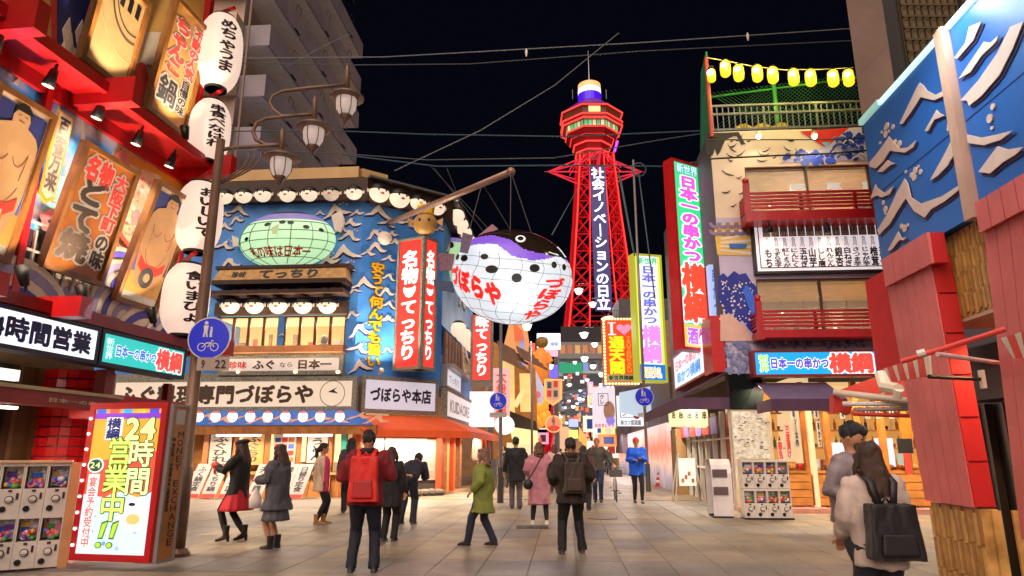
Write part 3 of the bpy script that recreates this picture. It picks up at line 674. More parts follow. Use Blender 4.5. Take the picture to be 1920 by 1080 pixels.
g = MB(); g.bx(GP, ug - .1 - 5 * wg, ug - .1, 0.03 + 2 * hg, zg + .03, -.1, .32); g.build('top_panel', paint('e8b888', .4), t)
# ================================================================== pufferfish restaurant on the corner
KX = FPX / math.cos(TH)
YC = 22.3; XC = (655 - 960) / KX * YC
a1 = R(4.5)
F1 = Pl((XC, YC, 0), (math.cos(a1), -math.sin(a1), 0), (0, 0, 1))
d2 = Vector(((2700 - 960) / KX, 1, 0)).normalized(); F2 = Pl((XC, YC, 0), d2, (0, 0, 1))
u2e = F2.hit(822, 848)[0]; P3 = F2.P(u2e, 0)
d3 = Vector(((1060 - 960) / KX, 1, 0)).normalized(); F3 = Pl(P3, d3, (0, 0, 1)); u3e = F3.hit(883, 848)[0]
bB = thing('pufferfish_restaurant', 'blue corner restaurant covered with cream wave reliefs and a green pufferfish', 'building', (XC, YC + 2, 0))
BLUEW = mat('wave_blue', hexc('3a80dc'), .5, var=.12, scale=.8, col2=hexc('54a0f0')); STONE = mat('mottled_stone', hexc('8a8a7c'), .6, var=.45, scale=18)
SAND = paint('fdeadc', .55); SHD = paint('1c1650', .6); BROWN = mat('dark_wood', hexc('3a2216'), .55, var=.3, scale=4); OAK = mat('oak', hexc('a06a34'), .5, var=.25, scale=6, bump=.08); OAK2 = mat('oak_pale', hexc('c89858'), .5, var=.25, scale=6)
uL1 = F1.hit(150, 700)[0]; zT1 = F1.hit(560, 380)[1]; zW0 = F1.hit(560, 705)[1]
zT2 = zT1
dep = 7
pts = [F1.P(uL1, 0), F1.P(0, 0), P3, F3.P(u3e, 0), F3.P(u3e, 0, -dep), F1.P(uL1, 0, -dep - 5)]
def footprint(g, pts, z0, z1, mi=0):
    n = len(pts); g.rings([[Vector((p.x, p.y, z)) for p in pts] for z in (z0, z1)], mi)
# storey walls (the window bays are left open as recesses)
zwin = [F1.hit(530, 593)[1], F1.hit(530, 650)[1]]   # top, bottom of the second-floor windows
g = MB(); footprint(g, pts, zwin[0] + .05, zT1); g.build('upper_wall', BLUEW, bB)
g = MB(); footprint(g, pts, zW0 - .2, zwin[1] - .02); g.build('middle_wall', BLUEW, bB)
wb = F1.box(412, 592, 646, 652)
g = MB(); g.bx(F1, uL1, wb[0], zwin[1] - .02, zwin[0] + .05, -3, 0); g.bx(F1, wb[1], 0, zwin[1] - .02, zwin[0] + .05, -1.5, 0); g.bx(F2, 0, u2e, zwin[1] - .02, zwin[0] + .05, -.3, 0)
g.build('window_storey_wall', BLUEW, bB)['kind'] = 'stuff'
# roof parapet and dark fascia
ztan0, ztan1 = F1.hit(560, 341)[1], F1.hit(560, 321)[1]; zf0, zf1 = F1.hit(560, 382)[1], F1.hit(560, 343)[1]
g = MB(); g.bx(F1, uL1, -.15, ztan0, ztan1, -.6, .25); g.build('roof_parapet', mat('tan_plaster', hexc('d2ac74'), .6, var=.15, scale=1), bB)
g = MB(); g.bx(F2, -.1, .9, ztan0 + .1, ztan1, -.6, .0); g.build('roof_parapet', MATS['tan_plaster'], bB)
g = MB(); g.bx(F1, uL1, .22, zf0, zf1, -.3, .3); g.build('fascia', BROWN, bB)
g = MB(); g.bx(F2, .05, u2e + .2, zf0, zf1, -.3, .3); g.build('fascia', BROWN, bB)
g = MB(); g.bx(F3, .1, u3e, zf0, zf1, -.3, .3); g.build('fascia', BROWN, bB)
g = MB(); g.bx(F2, .0, u2e + .3, zf1, zf1 + .08, -.5, .5); g.build('roof_edge', STEEL, bB); g = MB(); g.bx(F3, .1, u3e, zf1, zf1 + .08, -.5, .5); g.build('roof_edge', STEEL, bB)
# wave reliefs
WV = [[(-1, -.35), (-.55, -.1), (-.25, .35), (0, .62), (.15, .35), (.45, .0), (1, -.3), (.5, -.28), (.15, -.08), (-.05, .1), (-.4, -.22)][::1],
      [(-1, -.3), (-.6, .0), (-.2, .2), (.05, .55), (.3, .55), (.22, .3), (.5, .05), (1, .05), (.7, -.15), (.3, -.2), (.0, .12), (-.5, -.2)],
      [(-1, -.45), (-.6, -.15), (-.45, .2), (-.1, .55), (.25, .45), (.35, .1), (.6, -.1), (1, -.1), (.75, -.3), (.35, -.3), (.1, .0), (-.1, .2), (-.35, -.1), (-.6, -.4)]]
def wave(pl, px, py, w, k, par, o=.0, rot=0, hs=.62, th=.05, hx=None):
    c = pl.hit(px, py, o + th); s_ = abs(pl.hit(px + w / 2, py, o)[0] - pl.hit(px - w / 2, py, o)[0]) / 2 * 1.12
    cr, sr = math.cos(R(rot)), math.sin(R(rot)); pp = [(x * s_, y * s_ * hs * 1.5) for x, y in WV[k % 3]]
    pp = [(c[0] + x * cr - y * sr, c[1] + x * sr + y * cr) for x, y in pp]
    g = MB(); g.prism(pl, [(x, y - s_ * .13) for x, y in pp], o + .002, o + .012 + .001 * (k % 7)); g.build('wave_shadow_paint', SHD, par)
    g = MB(); g.prism(pl, pp, o + .004 + .001 * (k % 7), o + th); g.build('wave_relief', SAND, par)
    if k % 2 == 0:
        g = MB()
        for i in range(3): g.prism(pl, circle(c[0] + s_ * (.2 + .22 * i), c[1] + s_ * (.5 + .12 * (i % 2)), s_ * .06, 7), o + .003, o + th * .6)
        g.build('foam_drops', SAND, par)['kind'] = 'stuff'
WP = [(447, 395, 40), (421, 404, 24), (443, 413, 26), (421, 426, 30), (419, 462, 36), (430, 495, 40), (630, 397, 52), (655, 420, 40), (655, 443, 38), (645, 475, 58), (612, 492, 50), (450, 543, 46), (527, 540, 50), (565, 543, 30), (617, 541, 46),
      (711, 399, 50), (765, 419, 32), (706, 465, 38), (690, 504, 42), (729, 486, 26), (730, 520, 24), (684, 532, 44), (690, 557, 46), (688, 583, 40), (730, 572, 26), (726, 598, 24), (676, 620, 44), (723, 630, 26), (672, 655, 40), (727, 657, 22), (676, 688, 44), (723, 682, 24), (800, 425, 22), (812, 455, 20), (735, 440, 24)]
WP += [(640, 430, 30), (650, 500, 34), (668, 400, 26), (705, 440, 34), (742, 455, 26), (690, 645, 30), (725, 548, 30), (664, 545, 26), (730, 600, 22), (712, 700, 22), (790, 405, 22), (825, 430, 18), (480, 543, 34), (640, 545, 30), (690, 475, 28), (660, 590, 26), (600, 400, 20), (725, 420, 30)]
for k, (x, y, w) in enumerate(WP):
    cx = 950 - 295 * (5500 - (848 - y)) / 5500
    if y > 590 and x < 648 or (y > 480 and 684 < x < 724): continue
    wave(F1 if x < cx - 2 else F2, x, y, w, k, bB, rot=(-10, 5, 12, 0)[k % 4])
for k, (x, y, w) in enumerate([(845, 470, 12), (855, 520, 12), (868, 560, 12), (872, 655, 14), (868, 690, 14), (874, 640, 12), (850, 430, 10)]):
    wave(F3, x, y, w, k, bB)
# pufferfish head lamps in rows
PUF = {}
def puffer_lamp(pl, px, py, rpx, o, label, group, em=.75, sy=.92):
    u, v = pl.hit(px, py, o); r = abs(pl.hit(px + rpx, py, o)[0] - pl.hit(px - rpx, py, o)[0]) / 2 if pl is not F3 else rpx
    t = thing('pufferfish_lamp', label, 'fish-shaped lamp', pl.P(u, v - r * sy, o), group); c = pl.P(u, v, o)
    ax = Matrix((pl.U, pl.N, pl.V)).transposed()
    g = MB(); g.ell(c, r, r * .8, r * sy, 18, 12, ax=ax); g.build('head', lit('ffe6c8', em), t, smooth=True)
    g = MB(); g.ell(c + pl.V * r * .02, r * 1.04, r * .84, r * sy * 1.05, 18, 6, ax=ax, v0=0, v1=.44); g.build('dark_back', BLACK, t, smooth=True)
    for s_ in (-1, 1):
        g = MB(); g.ell(c + pl.U * s_ * r * .38 + pl.N * r * .70 + pl.V * r * .12, r * .11, r * .08, r * .13, 8, 6, ax=ax); g.build('eye', BLACK, t)
    g = MB(); g.ell(c + pl.N * r * .74 - pl.V * r * .22, r * .22, r * .12, r * .11, 10, 6, ax=ax); g.build('lips', REDP, t)
    for s_ in (-1, 1):
        g = MB(); p = c + pl.U * s_ * r * .95; g.faces([p + pl.V * r * .1, p + pl.U * s_ * r * .3 + pl.V * r * .28, p + pl.U * s_ * r * .3 - pl.V * r * .12, p - pl.V * r * .08, p + pl.V * r * .1 - pl.N * .03, p + pl.U * s_ * r * .3 + pl.V * r * .28 - pl.N * .03, p + pl.U * s_ * r * .3 - pl.V * r * .12 - pl.N * .03, p - pl.V * r * .08 - pl.N * .03], [(0, 1, 2, 3), (7, 6, 5, 4), (0, 4, 5, 1), (1, 5, 6, 2), (2, 6, 7, 3), (3, 7, 4, 0)]); g.build('fin', SAND, t)
    return t
xs = [(421, 369), (457, 367), (493, 365), (539, 365), (580, 364), (621, 363), (664, 361)]
for i, (x, y) in enumerate(xs): puffer_lamp(F1, x, y, 15, .42, 'round pufferfish lamp under the roof edge facing the square, %s from the left' % ORD[i], 'pufferfish lamps under the roof edge', em=.35 if i == 5 else .75)
for i, (x, y) in enumerate([(711, 362), (749, 372), (784, 380), (820, 389)]): puffer_lamp(F2, x, y, 18 if i < 2 else 14, .42, 'round pufferfish lamp under the roof edge on the corner front, %s from the left' % ORD[i], 'pufferfish lamps under the roof edge')
for i in range(7): 
    u = .45 + i * 1.05; x, y = 0, 0; c = F3.P(u, (zf0 + zf1) / 2 - .1, .42)
    t = thing('pufferfish_lamp', 'round pufferfish lamp in the side row above the street, %s from the near corner' % ORD[i], 'fish-shaped lamp', c - Vector((0, 0, .4)), 'pufferfish lamps above the side street')
    ax = Matrix((F3.U, F3.N, F3.V)).transposed()
    g = MB(); g.ell(c, .36, .3, .34, 16, 10, ax=ax); g.build('head', lit('ffe6c8', .8), t, smooth=True)
    g = MB(); g.ell(c, .38, .32, .36, 16, 5, ax=ax, v0=0, v1=.28); g.build('dark_back', BLACK, t, smooth=True)
    g = MB(); g.ell(c + F3.N * .28 - F3.V * .1, .1, .05, .05, 8, 5, ax=ax); g.build('lips', REDP, t)
for i, x in enumerate((432, 477, 522, 568, 614)): puffer_lamp(F1, x, 573, 16.5, .45, 'pufferfish lamp over the second-floor windows, %s from the left' % ORD[i], 'pufferfish lamps over the windows')
zl = F3.hit(850, 612, .4)[1]
for i in range(5):
    c = F3.P(.8 + i * 1.3, zl, .5); t = thing('pufferfish_lamp', 'pufferfish lamp over the side-street windows, %s from the near corner' % ORD[i], 'fish-shaped lamp', c - Vector((0, 0, .4)), 'pufferfish lamps over the side windows')
    g = MB(); g.ell(c, .34, .3, .32, 16, 10, ax=ax); g.build('head', lit('ffe6c8', .8), t, smooth=True)
    g = MB(); g.ell(c, .36, .32, .34, 16, 5, ax=ax, v0=0, v1=.28); g.build('dark_back', BLACK, t, smooth=True)
# green pufferfish half-lantern on the wall
t = thing('wall_pufferfish', 'big pale green pufferfish lantern with red letters on the blue wall', 'fish lantern', F1.P(F1.hit(535, 500)[0], F1.hit(535, 500)[1], .3))
c0 = F1.hit(534, 450, .35); rx = abs(F1.hit(625, 450, .35)[0] - F1.hit(445, 450, .35)[0]) / 2; rzd = c0[1] - F1.hit(534, 500, .35)[1]; rzu = F1.hit(534, 393, .35)[1] - c0[1]
def gp(a, v, o=0):   # a = -1..1 lateral, v = -1..1
    rz = rzu if v > 0 else rzd; q = math.sqrt(max(0, 1 - v * v)); w = rx * (1 if v < .0 else 1)
    ang = a * math.pi / 2
    return F1.P(c0[0] + math.sin(ang) * q * w, c0[1] + v * rz, .08 + (math.cos(ang) * q * .75) + o)
N, M = 36, 24; vs = [gp(-1 + 2 * i / N, -1 + 2 * j / M) for j in range(M + 1) for i in range(N + 1)]
gm = MB(); gt = MB(); gd = MB()
for j in range(M):
    for i in range(N):
        v = -1 + 2 * (j + .5) / M; tgt = gm if v < .62 else (gt if v < .85 else gd)
        tgt.poly([vs[j * (N + 1) + i], vs[j * (N + 1) + i + 1], vs[(j + 1) * (N + 1) + i + 1], vs[(j + 1) * (N + 1) + i]])
gm.build('belly', lit('c4f0bc', .78), t, smooth=False); gt.build('purple_band', lit('9a88cc', .5), t); gd.build('back', BROWN, t)
g = MB()
for a in (-.75, -.45, -.15, .15, .45, .72): g.tube([gp(a, -1 + 2 * k / 16, .012) for k in range(13)], .014, 4)
for v in (-.7, -.4, -.1, .2, .5): g.tube([gp(-1 + 2 * k / 20, v, .012) for k in range(21)], .014, 4)
g.build('wire_frame', paint('5a7a58'), t)['kind'] = 'stuff'
for a, v in ((-.2, .40), (.02, .46), (.14, .44), (.36, .30), (.60, .24), (-.52, -.02), (-.8, -.08)):
    g = MB(); g.poly([gp(a + .05 * math.cos(k * .6), v + .07 * math.sin(k * .6), .02) for k in range(10)]); g.build('spot', BLACK, t)
letters(None, '私の味は日本一', (-.52, .5, -.72, -.34), .02, paint('d82820'), t, mapf=lambda a, v, o: gp(a, v, o), cut=.05, bold=.03)
g = MB(); g.prism(F1, [(F1.hit(x, y, .2)) for x, y in ((622, 405), (640, 395), (646, 412), (640, 436), (628, 432), (625, 418))], .15, .25); g.build('tail_fin', SAND, t)
g = MB(); g.prism(F1, [(F1.hit(x, y, .2)) for x, y in ((436, 442), (446, 446), (446, 462), (438, 464))], .15, .25); g.build('mouth', SAND, t)
g = MB(); g.prism(F1, [(F1.hit(x, y, .9)) for x, y in ((510, 428), (524, 420), (520, 440), (512, 440))], .9, .95); g.build('side_fin', lit('c8d8a0', .5), t)
# yellow vertical lettering on the blue corner
b = F2.box(696, 490, 712, 690); letters(F2, '安うて何んでも旨い', (b[0], b[1], b[2], b[3]), .03, paint('f2b81c', .4), bB, vert=True, outline=paint('3a2a10'), bold=.05, ow=.09)
# wooden eave with carved sign
b = F1.box(412, 505, 655, 532, .3); g = MB(); g.bx(F1, b[0], b[1], b[2] - .05, b[2] + .1, 0, .75); g.bx(F1, b[0] - .05, b[1] + .05, b[3] - .05, b[3] + .06, 0, .5); g.build('eave', BROWN, bB)
g = MB(); g.hexa([F1.P(b[0], b[2] + .1, .7), F1.P(b[1], b[2] + .1, .7), F1.P(b[1], b[2] + .1, 0), F1.P(b[0], b[2] + .1, 0), F1.P(b[0] + .1, b[3] - .05, .45), F1.P(b[1] - .1, b[3] - .05, .45), F1.P(b[1] - .1, b[3] - .05, 0), F1.P(b[0] + .1, b[3] - .05, 0)]); g.build('eave_board', OAK2, bB)
e0, e1 = F1.P(b[0], b[2] + .1, .7), F1.P(b[0], b[3] - .05, .45); ep = Pl(e0, F1.U, e1 - e0); ww = b[1] - b[0]; hh = (e1 - e0).length
letters(ep, '珍味', (ww * .13, ww * .24, hh * .2, hh * .75), .012, BLACK, bB); 
letters(ep, 'てっちり', (ww * .33, ww * .8, hh * .08, hh * .9), .012, BLACK, bB, bold=.05)
# window bay
g = MB(); zz = F1.hit(530, 549, .5)[1]; g.bx(F1, wb[0] - .2, wb[1] + .1, zz - .08, zz + .05, 0, .8); g.build('eave', BROWN, bB)
zs = F1.hit(530, 588, .3)[1]; g = MB(); g.bx(F1, wb[0] - .1, wb[1] + .08, zs, zs + .42, .02, .2); g.build('lamp_board', BROWN, bB)
g = MB(); g.bx(F1, wb[0] - .2, wb[1] + .1, zwin[1] - .25, zwin[1] - .03, 0, .45); g.build('sill', mat('sill_wood', hexc('7a4a28'), .5, var=.2), bB)
ROOMW = lit('f4bc68', .8); ROOM2 = lit('ffd890', 1.2)  # room wall and ceiling glow themselves in place of lamplight inside
g = MB(); g.bx(F1, wb[0], wb[1], zwin[1], zwin[0], -1.6, -1.55); g.build('room_back_wall', ROOMW, bB)
g = MB(); g.bx(F1, wb[0], wb[1], zwin[0] - .08, zwin[0] + .02, -1.5, -.1); g.build('room_ceiling', ROOM2, bB)
for k in range(9):
    u = wb[0] + .15 + k * (wb[1] - wb[0] - .3) / 8.5; g = MB(); g.bx(F1, u, u + rs.uniform(.12, .3), zwin[1] + .02, zwin[1] + rs.uniform(.25, .8), -1.2 - .2 * (k % 3), -1.1 - .2 * (k % 3)); g.build('room_furniture', [WOOD2, REDP, OAK, paint('c8b090')][k % 4], bB)
h0 = F1.hit(608, 637, -.6); g = MB(); g.ell(F1.P(h0[0], h0[1], -.6), .13, .13, .17, 12, 8); g.sweep([F1.P(h0[0], h0[1] - .45, -.6), F1.P(h0[0], h0[1] - .2, -.6), F1.P(h0[0], h0[1] - .1, -.6)], [(.26, .15), (.22, .12), (.06, .06)])
tp = g.build('person', [paint('3a2a24')], smooth=True); tag(tp, 'dark-haired diner seen in the second-floor window', 'person')
GLASS = mat('window_glass', (.9, .92, .9), .04, var=0, alpha=.14)
um = F1.hit(528, 620)[0]
for s0, s1 in ((wb[0], um - .1), (um + .1, wb[1])):
    n = 4
    for k in range(n):
        a = s0 + (s1 - s0) * k / n; b2 = s0 + (s1 - s0) * (k + 1) / n
        g = MB(); frame_bars(g, F1, (a + .005, b2 - .005, zwin[1], zwin[0]), .04, -.06, .0); w_ = g.build('window', mat('window_wood', hexc('7a3c18'), .45, var=.25), bB)
        g = MB(); g.bx(F1, a + .05, b2 - .05, zwin[1] + .045, zwin[0] - .045, -.04, -.03); g.build('pane', GLASS, w_)
g = MB(); g.bx(F1, um - .1, um + .1, zwin[1] - .1, zwin[0], -.05, .06); g.build('mullion', BLUEW, bB)
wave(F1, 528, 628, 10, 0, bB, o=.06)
lamp('AREA', F1.P((wb[0] + wb[1]) / 2, zwin[0] - .2, -.7), 60, (1, .75, .45), 4, target=F1.P((wb[0] + wb[1]) / 2, zwin[1], -.5), size_y=.1)
# wooden F3 windows
b = F3.box(824, 610, 860, 672); g = MB(); zA, zB = F3.hit(840, 690)[1], F3.hit(840, 628)[1]
for k in range(6): g.bx(F3, .5 + k * .75, .5 + k * .75 + .55, zA, zB, 0, .08, k % 2)
o = g.build('wooden_shutters', [WOOD2, mat('shutter_wood', hexc('8a4a20'), .5, var=.3)], bB); o['kind'] = 'stuff'
g = MB(); g.bx(F3, .3, 5.6, zA - .15, zA, 0, .45); g.build('sill', STEEL, bB)
# framed white name boards
def board(pl, x0, y0, x1, y1, o, face='e9d6c4', em=.45, fw=.16, frame=None, th=.15):
    b = pl.box(x0, y0, x1, y1, o + th)
    return b
def nameboard(label, pl, bx_, o, txts, face, fw=.14, name='sign_board', framem=None):
    t, fb, fo = signbox(name, label, pl, bx_, .22, face, framem or STONE, o, fw)
    for tx, fr, m, bo in txts: letters(pl, tx, sub(fb, *fr), fo, m, t, bold=bo)
    return t, fb, fo
b1 = F1.box(412, 665, 645, 703, .2); INKB = paint('4a3420', .5)
nameboard('long cream board under the windows with red and black characters', F1, (b1[0], b1[1] - .05, F1.hit(530, 703, .2)[1], F1.hit(530, 664, .2)[1]), 0.0, [('珍味', (.05, .22, .21, .8), REDP, .04), ('ふぐ', (.26, .12, .46, .88), INKB, .05), ('なら', (.49, .3, .61, .75), INKB, .02), ('日本一', (.64, .12, .94, .88), INKB, .05)], lit('f2dccc', .5))
zs1, zs0 = F1.hit(530, 706, .35)[1], F1.hit(530, 771, .35)[1]
uu0 = F1.hit(205, 740, .35)[0]; uu1 = F1.hit(668, 740, .35)[0]
t, fb, fo = nameboard('longest cream name board with large brown characters above the blue awning', F1, (uu0, uu1, zs0, zs1), .13, [('ふぐ料理専門づぼらや', (.02, .14, .845, .88), INKB, .05)], lit('f4dcc0', .6), fw=.15)
cx, cy = sub(fb, .92, .5, .92, .5)[0], (fb[2] + fb[3]) / 2
g = MB(); g.prism(F1, arcband(cx, cy, .40, .42, 0, 359, 24), fo, fo + .004); g.build('fish_drawing', INKB, t); g = MB(); g.prism(F1, [(cx - .15, cy + .05), (cx + .15, cy + .2), (cx + .05, cy + .1), (cx + .2, cy)], fo, fo + .004); g.build('fish_drawing', BLACK, t)
z21, z20 = F2.hit(750, 708, .2)[1], F2.hit(750, 776, .2)[1]; v1_ = F2.hit(822, 745, .2)[0]; v0_ = F2.hit(678, 740, .2)[0]
nameboard('cream name board of the main store on the corner front, over the orange awning', F2, (v0_, v1_, z20, z21), .0, [('づぼらや本店', (.06, .25, .94, .75), paint('241c20'), .045)], lit('e4dcea', .55), fw=.13)
z31, z30 = F3.hit(828, 720, .2)[1], F3.hit(828, 784, .2)[1]
nameboard('cream name board on the side-street wall of the pufferfish restaurant', F3, (.25, 6.9, z30, z31), .0, [('KUIDAORE', (.1, .25, .9, .8), paint('8a8280'), .02)], lit('f0e0dc', .6), fw=.13)
zz1, zz0 = F3.hit(828, 684, .1)[1], F3.hit(828, 722, .1)[1]
nameboard('small bluish white board on the side-street wall above the cream one', F3, (.2, 3.6, zz0, zz1 + .0), .0, [('てっちり', (.1, .25, .9, .8), paint('9a98a8'), .02)], lit('dfe4f0', .6), fw=.06, framem=STEEL)
# mottled band between storeys
g = MB(); g.bx(F1, uL1, wb[1] + .1, F1.hit(530, 708)[1], F1.hit(530, 700)[1] + .0, .0, .12); g.build('stone_band', STONE, bB)
for i, x in enumerate((455, 561, 640)):
    c = F1.P(*F1.hit(x, 700, .4), .4); lamp('SPOT', c + F1.N * .35, 420, (1, .86, .66), .08, target=F1.P(F1.hit(x, 500)[0], zT1 - 1.5, 0), spot=130); g = MB(); g.tube([c, c + F1.N * .3 + Vector((0, 0, .02))], [.05, .08], 10); g.tube([c + F1.N * .3 + Vector((0, 0, .02)), c + F1.N * .31], .07, 10)
    o = g.build('spotlight', paint('d8c8a8', .4)); tag(o, 'small pale spotlight above the long name board, %s one' % ('left', 'middle', 'right')[i], 'spotlight')
# corner lantern pillars with red faces
cu = F2.hit(783, 575, .9)[0]; cc = F2.P(cu, 0, .75); zb_ = at(783, 695, cc.y)[2]; zt_ = at(783, 450, cc.y)[2]
t = thing('lantern_pillar', 'pair of tall red lit faces with white letters joined at the corner of the blue restaurant', 'sign', (cc.x, cc.y, zb_))
ctr = at(783, 848, cc.y - .5); ctr.z = 0
lf = at(742, 575, cc.y); rt = at(818, 575, cc.y + .1)
A = Pl((lf.x, lf.y, 0), Vector((ctr.x - lf.x, ctr.y - lf.y, 0)), (0, 0, 1)); wA = Vector((ctr.x - lf.x, ctr.y - lf.y)).length
B = Pl((ctr.x, ctr.y, 0), Vector((rt.x - ctr.x, rt.y - ctr.y, 0)), (0, 0, 1)); wB = Vector((rt.x - ctr.x, rt.y - ctr.y)).length
for pl_, w__ in ((A, wA), (B, wB)):
    g = MB(); g.bx(pl_, 0.02, w__ - .02, zb_, zt_, -.5 if pl_ is A else -.45, -.05); frame_bars(g, pl_, (0, w__, zb_, zt_), .09, -.05, .04); g.build('case', STONE, t)
    g = MB(); g.bx(pl_, .095, w__ - .095, zb_ + .095, zt_ - .095, -.045, .0); g.build('lit_face', lit('e83a30', .95), t)
    H_ = zt_ - zb_
    bxx = (w__ * .2, w__ * .8, zb_ + H_ * .06, zt_ - H_ * .09)
    letters(pl_, '名物', (bxx[0], bxx[1], zt_ - H_ * .36, zt_ - H_ * .10), .008, lit('fff8f0', 1.2), t, vert=True, bold=.05)
    letters(pl_, 'てっちり', (bxx[0], bxx[1], zb_ + H_ * .07, zb_ + H_ * .52), .008, lit('fff8f0', 1.2), t, vert=True, bold=.05)
    m_ = ((bxx[0] + bxx[1]) / 2, zb_ + H_ * .58); r_ = w__ * .24
    g = MB(); g.prism(pl_, [(m_[0] + x * r_, m_[1] + y * r_) for x, y in [(-1, .5), (-.8, .7), (-.5, .5), (.5, .5), (.8, .8), (1, .5), (.9, 0), (.5, -.6), (0, -.8), (-.5, -.6), (-.9, 0)]], .002, .010); g.build('fish_emblem', lit('fff8f0', 1.2), t)
fc = Vector((ctr.x, ctr.y + .1, zt_ + .45))
t = thing('pufferfish_ornament', 'golden pufferfish with a yellow crown on top of the red lit corner pillar', 'ornament', (fc.x, fc.y, zt_))
g = MB(); g.ell(fc, .42, .36, .42, 18, 12); g.build('body', paint('b98b4a', .4), t, smooth=True)
g = MB(); g.lathe(fc + Vector((0, 0, .34)), [(.28, 0), (.32, .3), (.01, .22)], 10); [g.lathe(fc + Vector((.27 * math.cos(k * 1.05), .27 * math.sin(k * 1.05), .6)), [(.05, 0), (.005, .16)], 6) for k in range(6)]; g.build('crown', paint('f4c81c', .3), t)
for s_ in (-1, 1): g = MB(); g.ell(fc + Vector((s_ * .16, -.32, .06)), .05, .04, .06, 8, 6); g.build('eye', BLACK, t)
for s_ in (-1, 1): g = MB(); g.prism(frontal(960, 10), [(0, 0)] * 3, 0, 0) if False else g.faces([fc + Vector((s_ * .38, -.05, .1)), fc + Vector((s_ * .62, -.05, .22)), fc + Vector((s_ * .6, -.05, -.1)), fc + Vector((s_ * .38, .0, .1)), fc + Vector((s_ * .62, .0, .22)), fc + Vector((s_ * .6, .0, -.1))], [(0, 1, 2), (5, 4, 3), (0, 3, 4, 1), (1, 4, 5, 2), (2, 5, 3, 0)]); g.build('fin', paint('b98b4a', .4), t)
# blue painted awning with small lanterns
za1, za0 = F1.hit(530, 770, .4)[1], F1.hit(530, 797, 1.1)[1]
ua0, ua1 = F1.hit(180, 790, 1.1)[0], F1.hit(700, 797, 1.1)[0]; ua1t = F1.hit(668, 772, .4)[0]
t = thing('awning', 'blue wave-painted awning with a row of small round lanterns on the pufferfish restaurant', 'awning', F1.P((ua0 + ua1) / 2, za0, .6))
g = MB(); g.hexa([F1.P(ua0, za0, 1.15), F1.P(ua1, za0, 1.15), F1.P(ua1, za0, 1.05), F1.P(ua0, za0, 1.05), F1.P(ua0, za1, .42), F1.P(ua1t, za1, .42), F1.P(ua1t, za1, .35), F1.P(ua0, za1, .35)]); g.build('awning_cloth', lit('3a78d0', .35), t)
e0 = F1.P(ua0, za0, 1.15); e1 = F1.P(ua0, za1, .42); ap = Pl(e0, F1.U, e1 - e0); hh = (e1 - e0).length; WPK = paint('f4b898')
for k in range(15):
    c = (.4 + k * .62, hh * (.3 + .2 * (k % 2))); g = MB(); g.prism(ap, [(c[0] + x * .42, c[1] + y * .5) for x, y in WV[k % 3]], .004, .012 + .002 * (k % 3)); g.build('painted_wave', WPK, t)
g = MB(); g.bx(F1, ua0, ua1 + .1, za0 - .28, za0, .95, 1.12); g.build('timber_edge', mat('edge_timber', hexc('b8763c'), .5, var=.3, scale=5), t)
for i, x in enumerate((350, 372, 404, 436, 469, 502, 535, 568, 600, 637)):
    u, v = F1.hit(x, 781, 1.3); c = F1.P(u, v, 1.3)
    r = thing('round_lantern', 'small round white and red lantern on the blue awning, %s from the left' % ORD[i], 'lantern', c - Vector((0, 0, .16)), 'small lanterns on the blue awning')
    g = MB(); g.ell(c, .15, .15, .17, 12, 10); g.build('paper', lit('fff4ee', 1.5), r, smooth=True)
    g = MB(); g.ell(c, .156, .156, .175, 12, 4, v0=0, v1=.3); g.build('red_cap', lit('f06048', .8), r, smooth=True)
# stall front under the awning
zc = za0 - .2
g = MB(); g.bx(F1, uL1, 0, 0, zW0 - .2, -3, -1.3); g.build('stall_back_wall', mat('stall_wood', hexc('b07a3c'), .5, var=.3, scale=3), bB)
g = MB(); g.bx(F1, uL1, 0, zc - .02, zc + .12, -1.3, 1.05); g.build('stall_ceiling', OAK2, bB)
g = MB(); g.bx(F1, uL1, F1.hit(640, 920)[0], .0, .72, -1.0, -.2); g.build('counter_base', OAK, bB)
g = MB(); g.bx(F1, uL1, F1.hit(640, 920)[0], .72, .80, -1.0, -.1); g.build('counter_top', OAK2, bB)
for x in (332, 380, 437, 497, 556, 614, 640, 668):
    u = F1.hit(x, 860)[0]; g = MB(); g.bx(F1, u - .09, u + .09, 0, zc, -.3, -.12); g.build('post', mat('post_wood', hexc('8a4c1e'), .5, var=.25, scale=4), bB)
for k, (x0, x1) in enumerate(((408, 488), (534, 622), (300, 360))):
    b = F1.box(x0, 803, x1, 810, .5); g = MB(); g.bx(F1, b[0], b[1], zc - .12, zc - .04, .42, .54); o = g.build('tube_light', lit('fff6ea', 6), bB)
    lamp('AREA', F1.P((b[0] + b[1]) / 2, zc - .14, .48), 150, (1, .80, .56), b[1] - b[0], target=F1.P((b[0] + b[1]) / 2, 0, .9), size_y=.1)
def poster(pl, x0, y0, x1, y1, o, face, txt=None, ink=None, par=None, vert=True, blocks=None, bold=.03):
    b = pl.box(x0, y0, x1, y1, o); g = MB(); g.bx(pl, b[0], b[1], b[2], b[3], o - .015, o); q = g.build('poster', face, par or bB)
    if txt: letters(pl, txt, inset(b, (b[1] - b[0]) * .16, (b[3] - b[2]) * .08), o + .003, ink or BLACK, q if (par is None or par.parent is None) else par, vert=vert, bold=bold)
    return b
poster(F1, 396, 812, 430, 872, -.10, WHT, 'ふぐひれ', BLACK); poster(F1, 456, 812, 492, 872, -.10, paint('e0a860'), 'ふぐちり', BLACK)
poster(F1, 578, 816, 612, 868, -.10, WHT, 'うどん', BLACK)
b = F1.box(514, 814, 552, 870, -.1); g = MB(); g.bx(F1, *b, -.115, -.1); g.build('poster', WHT, bB)
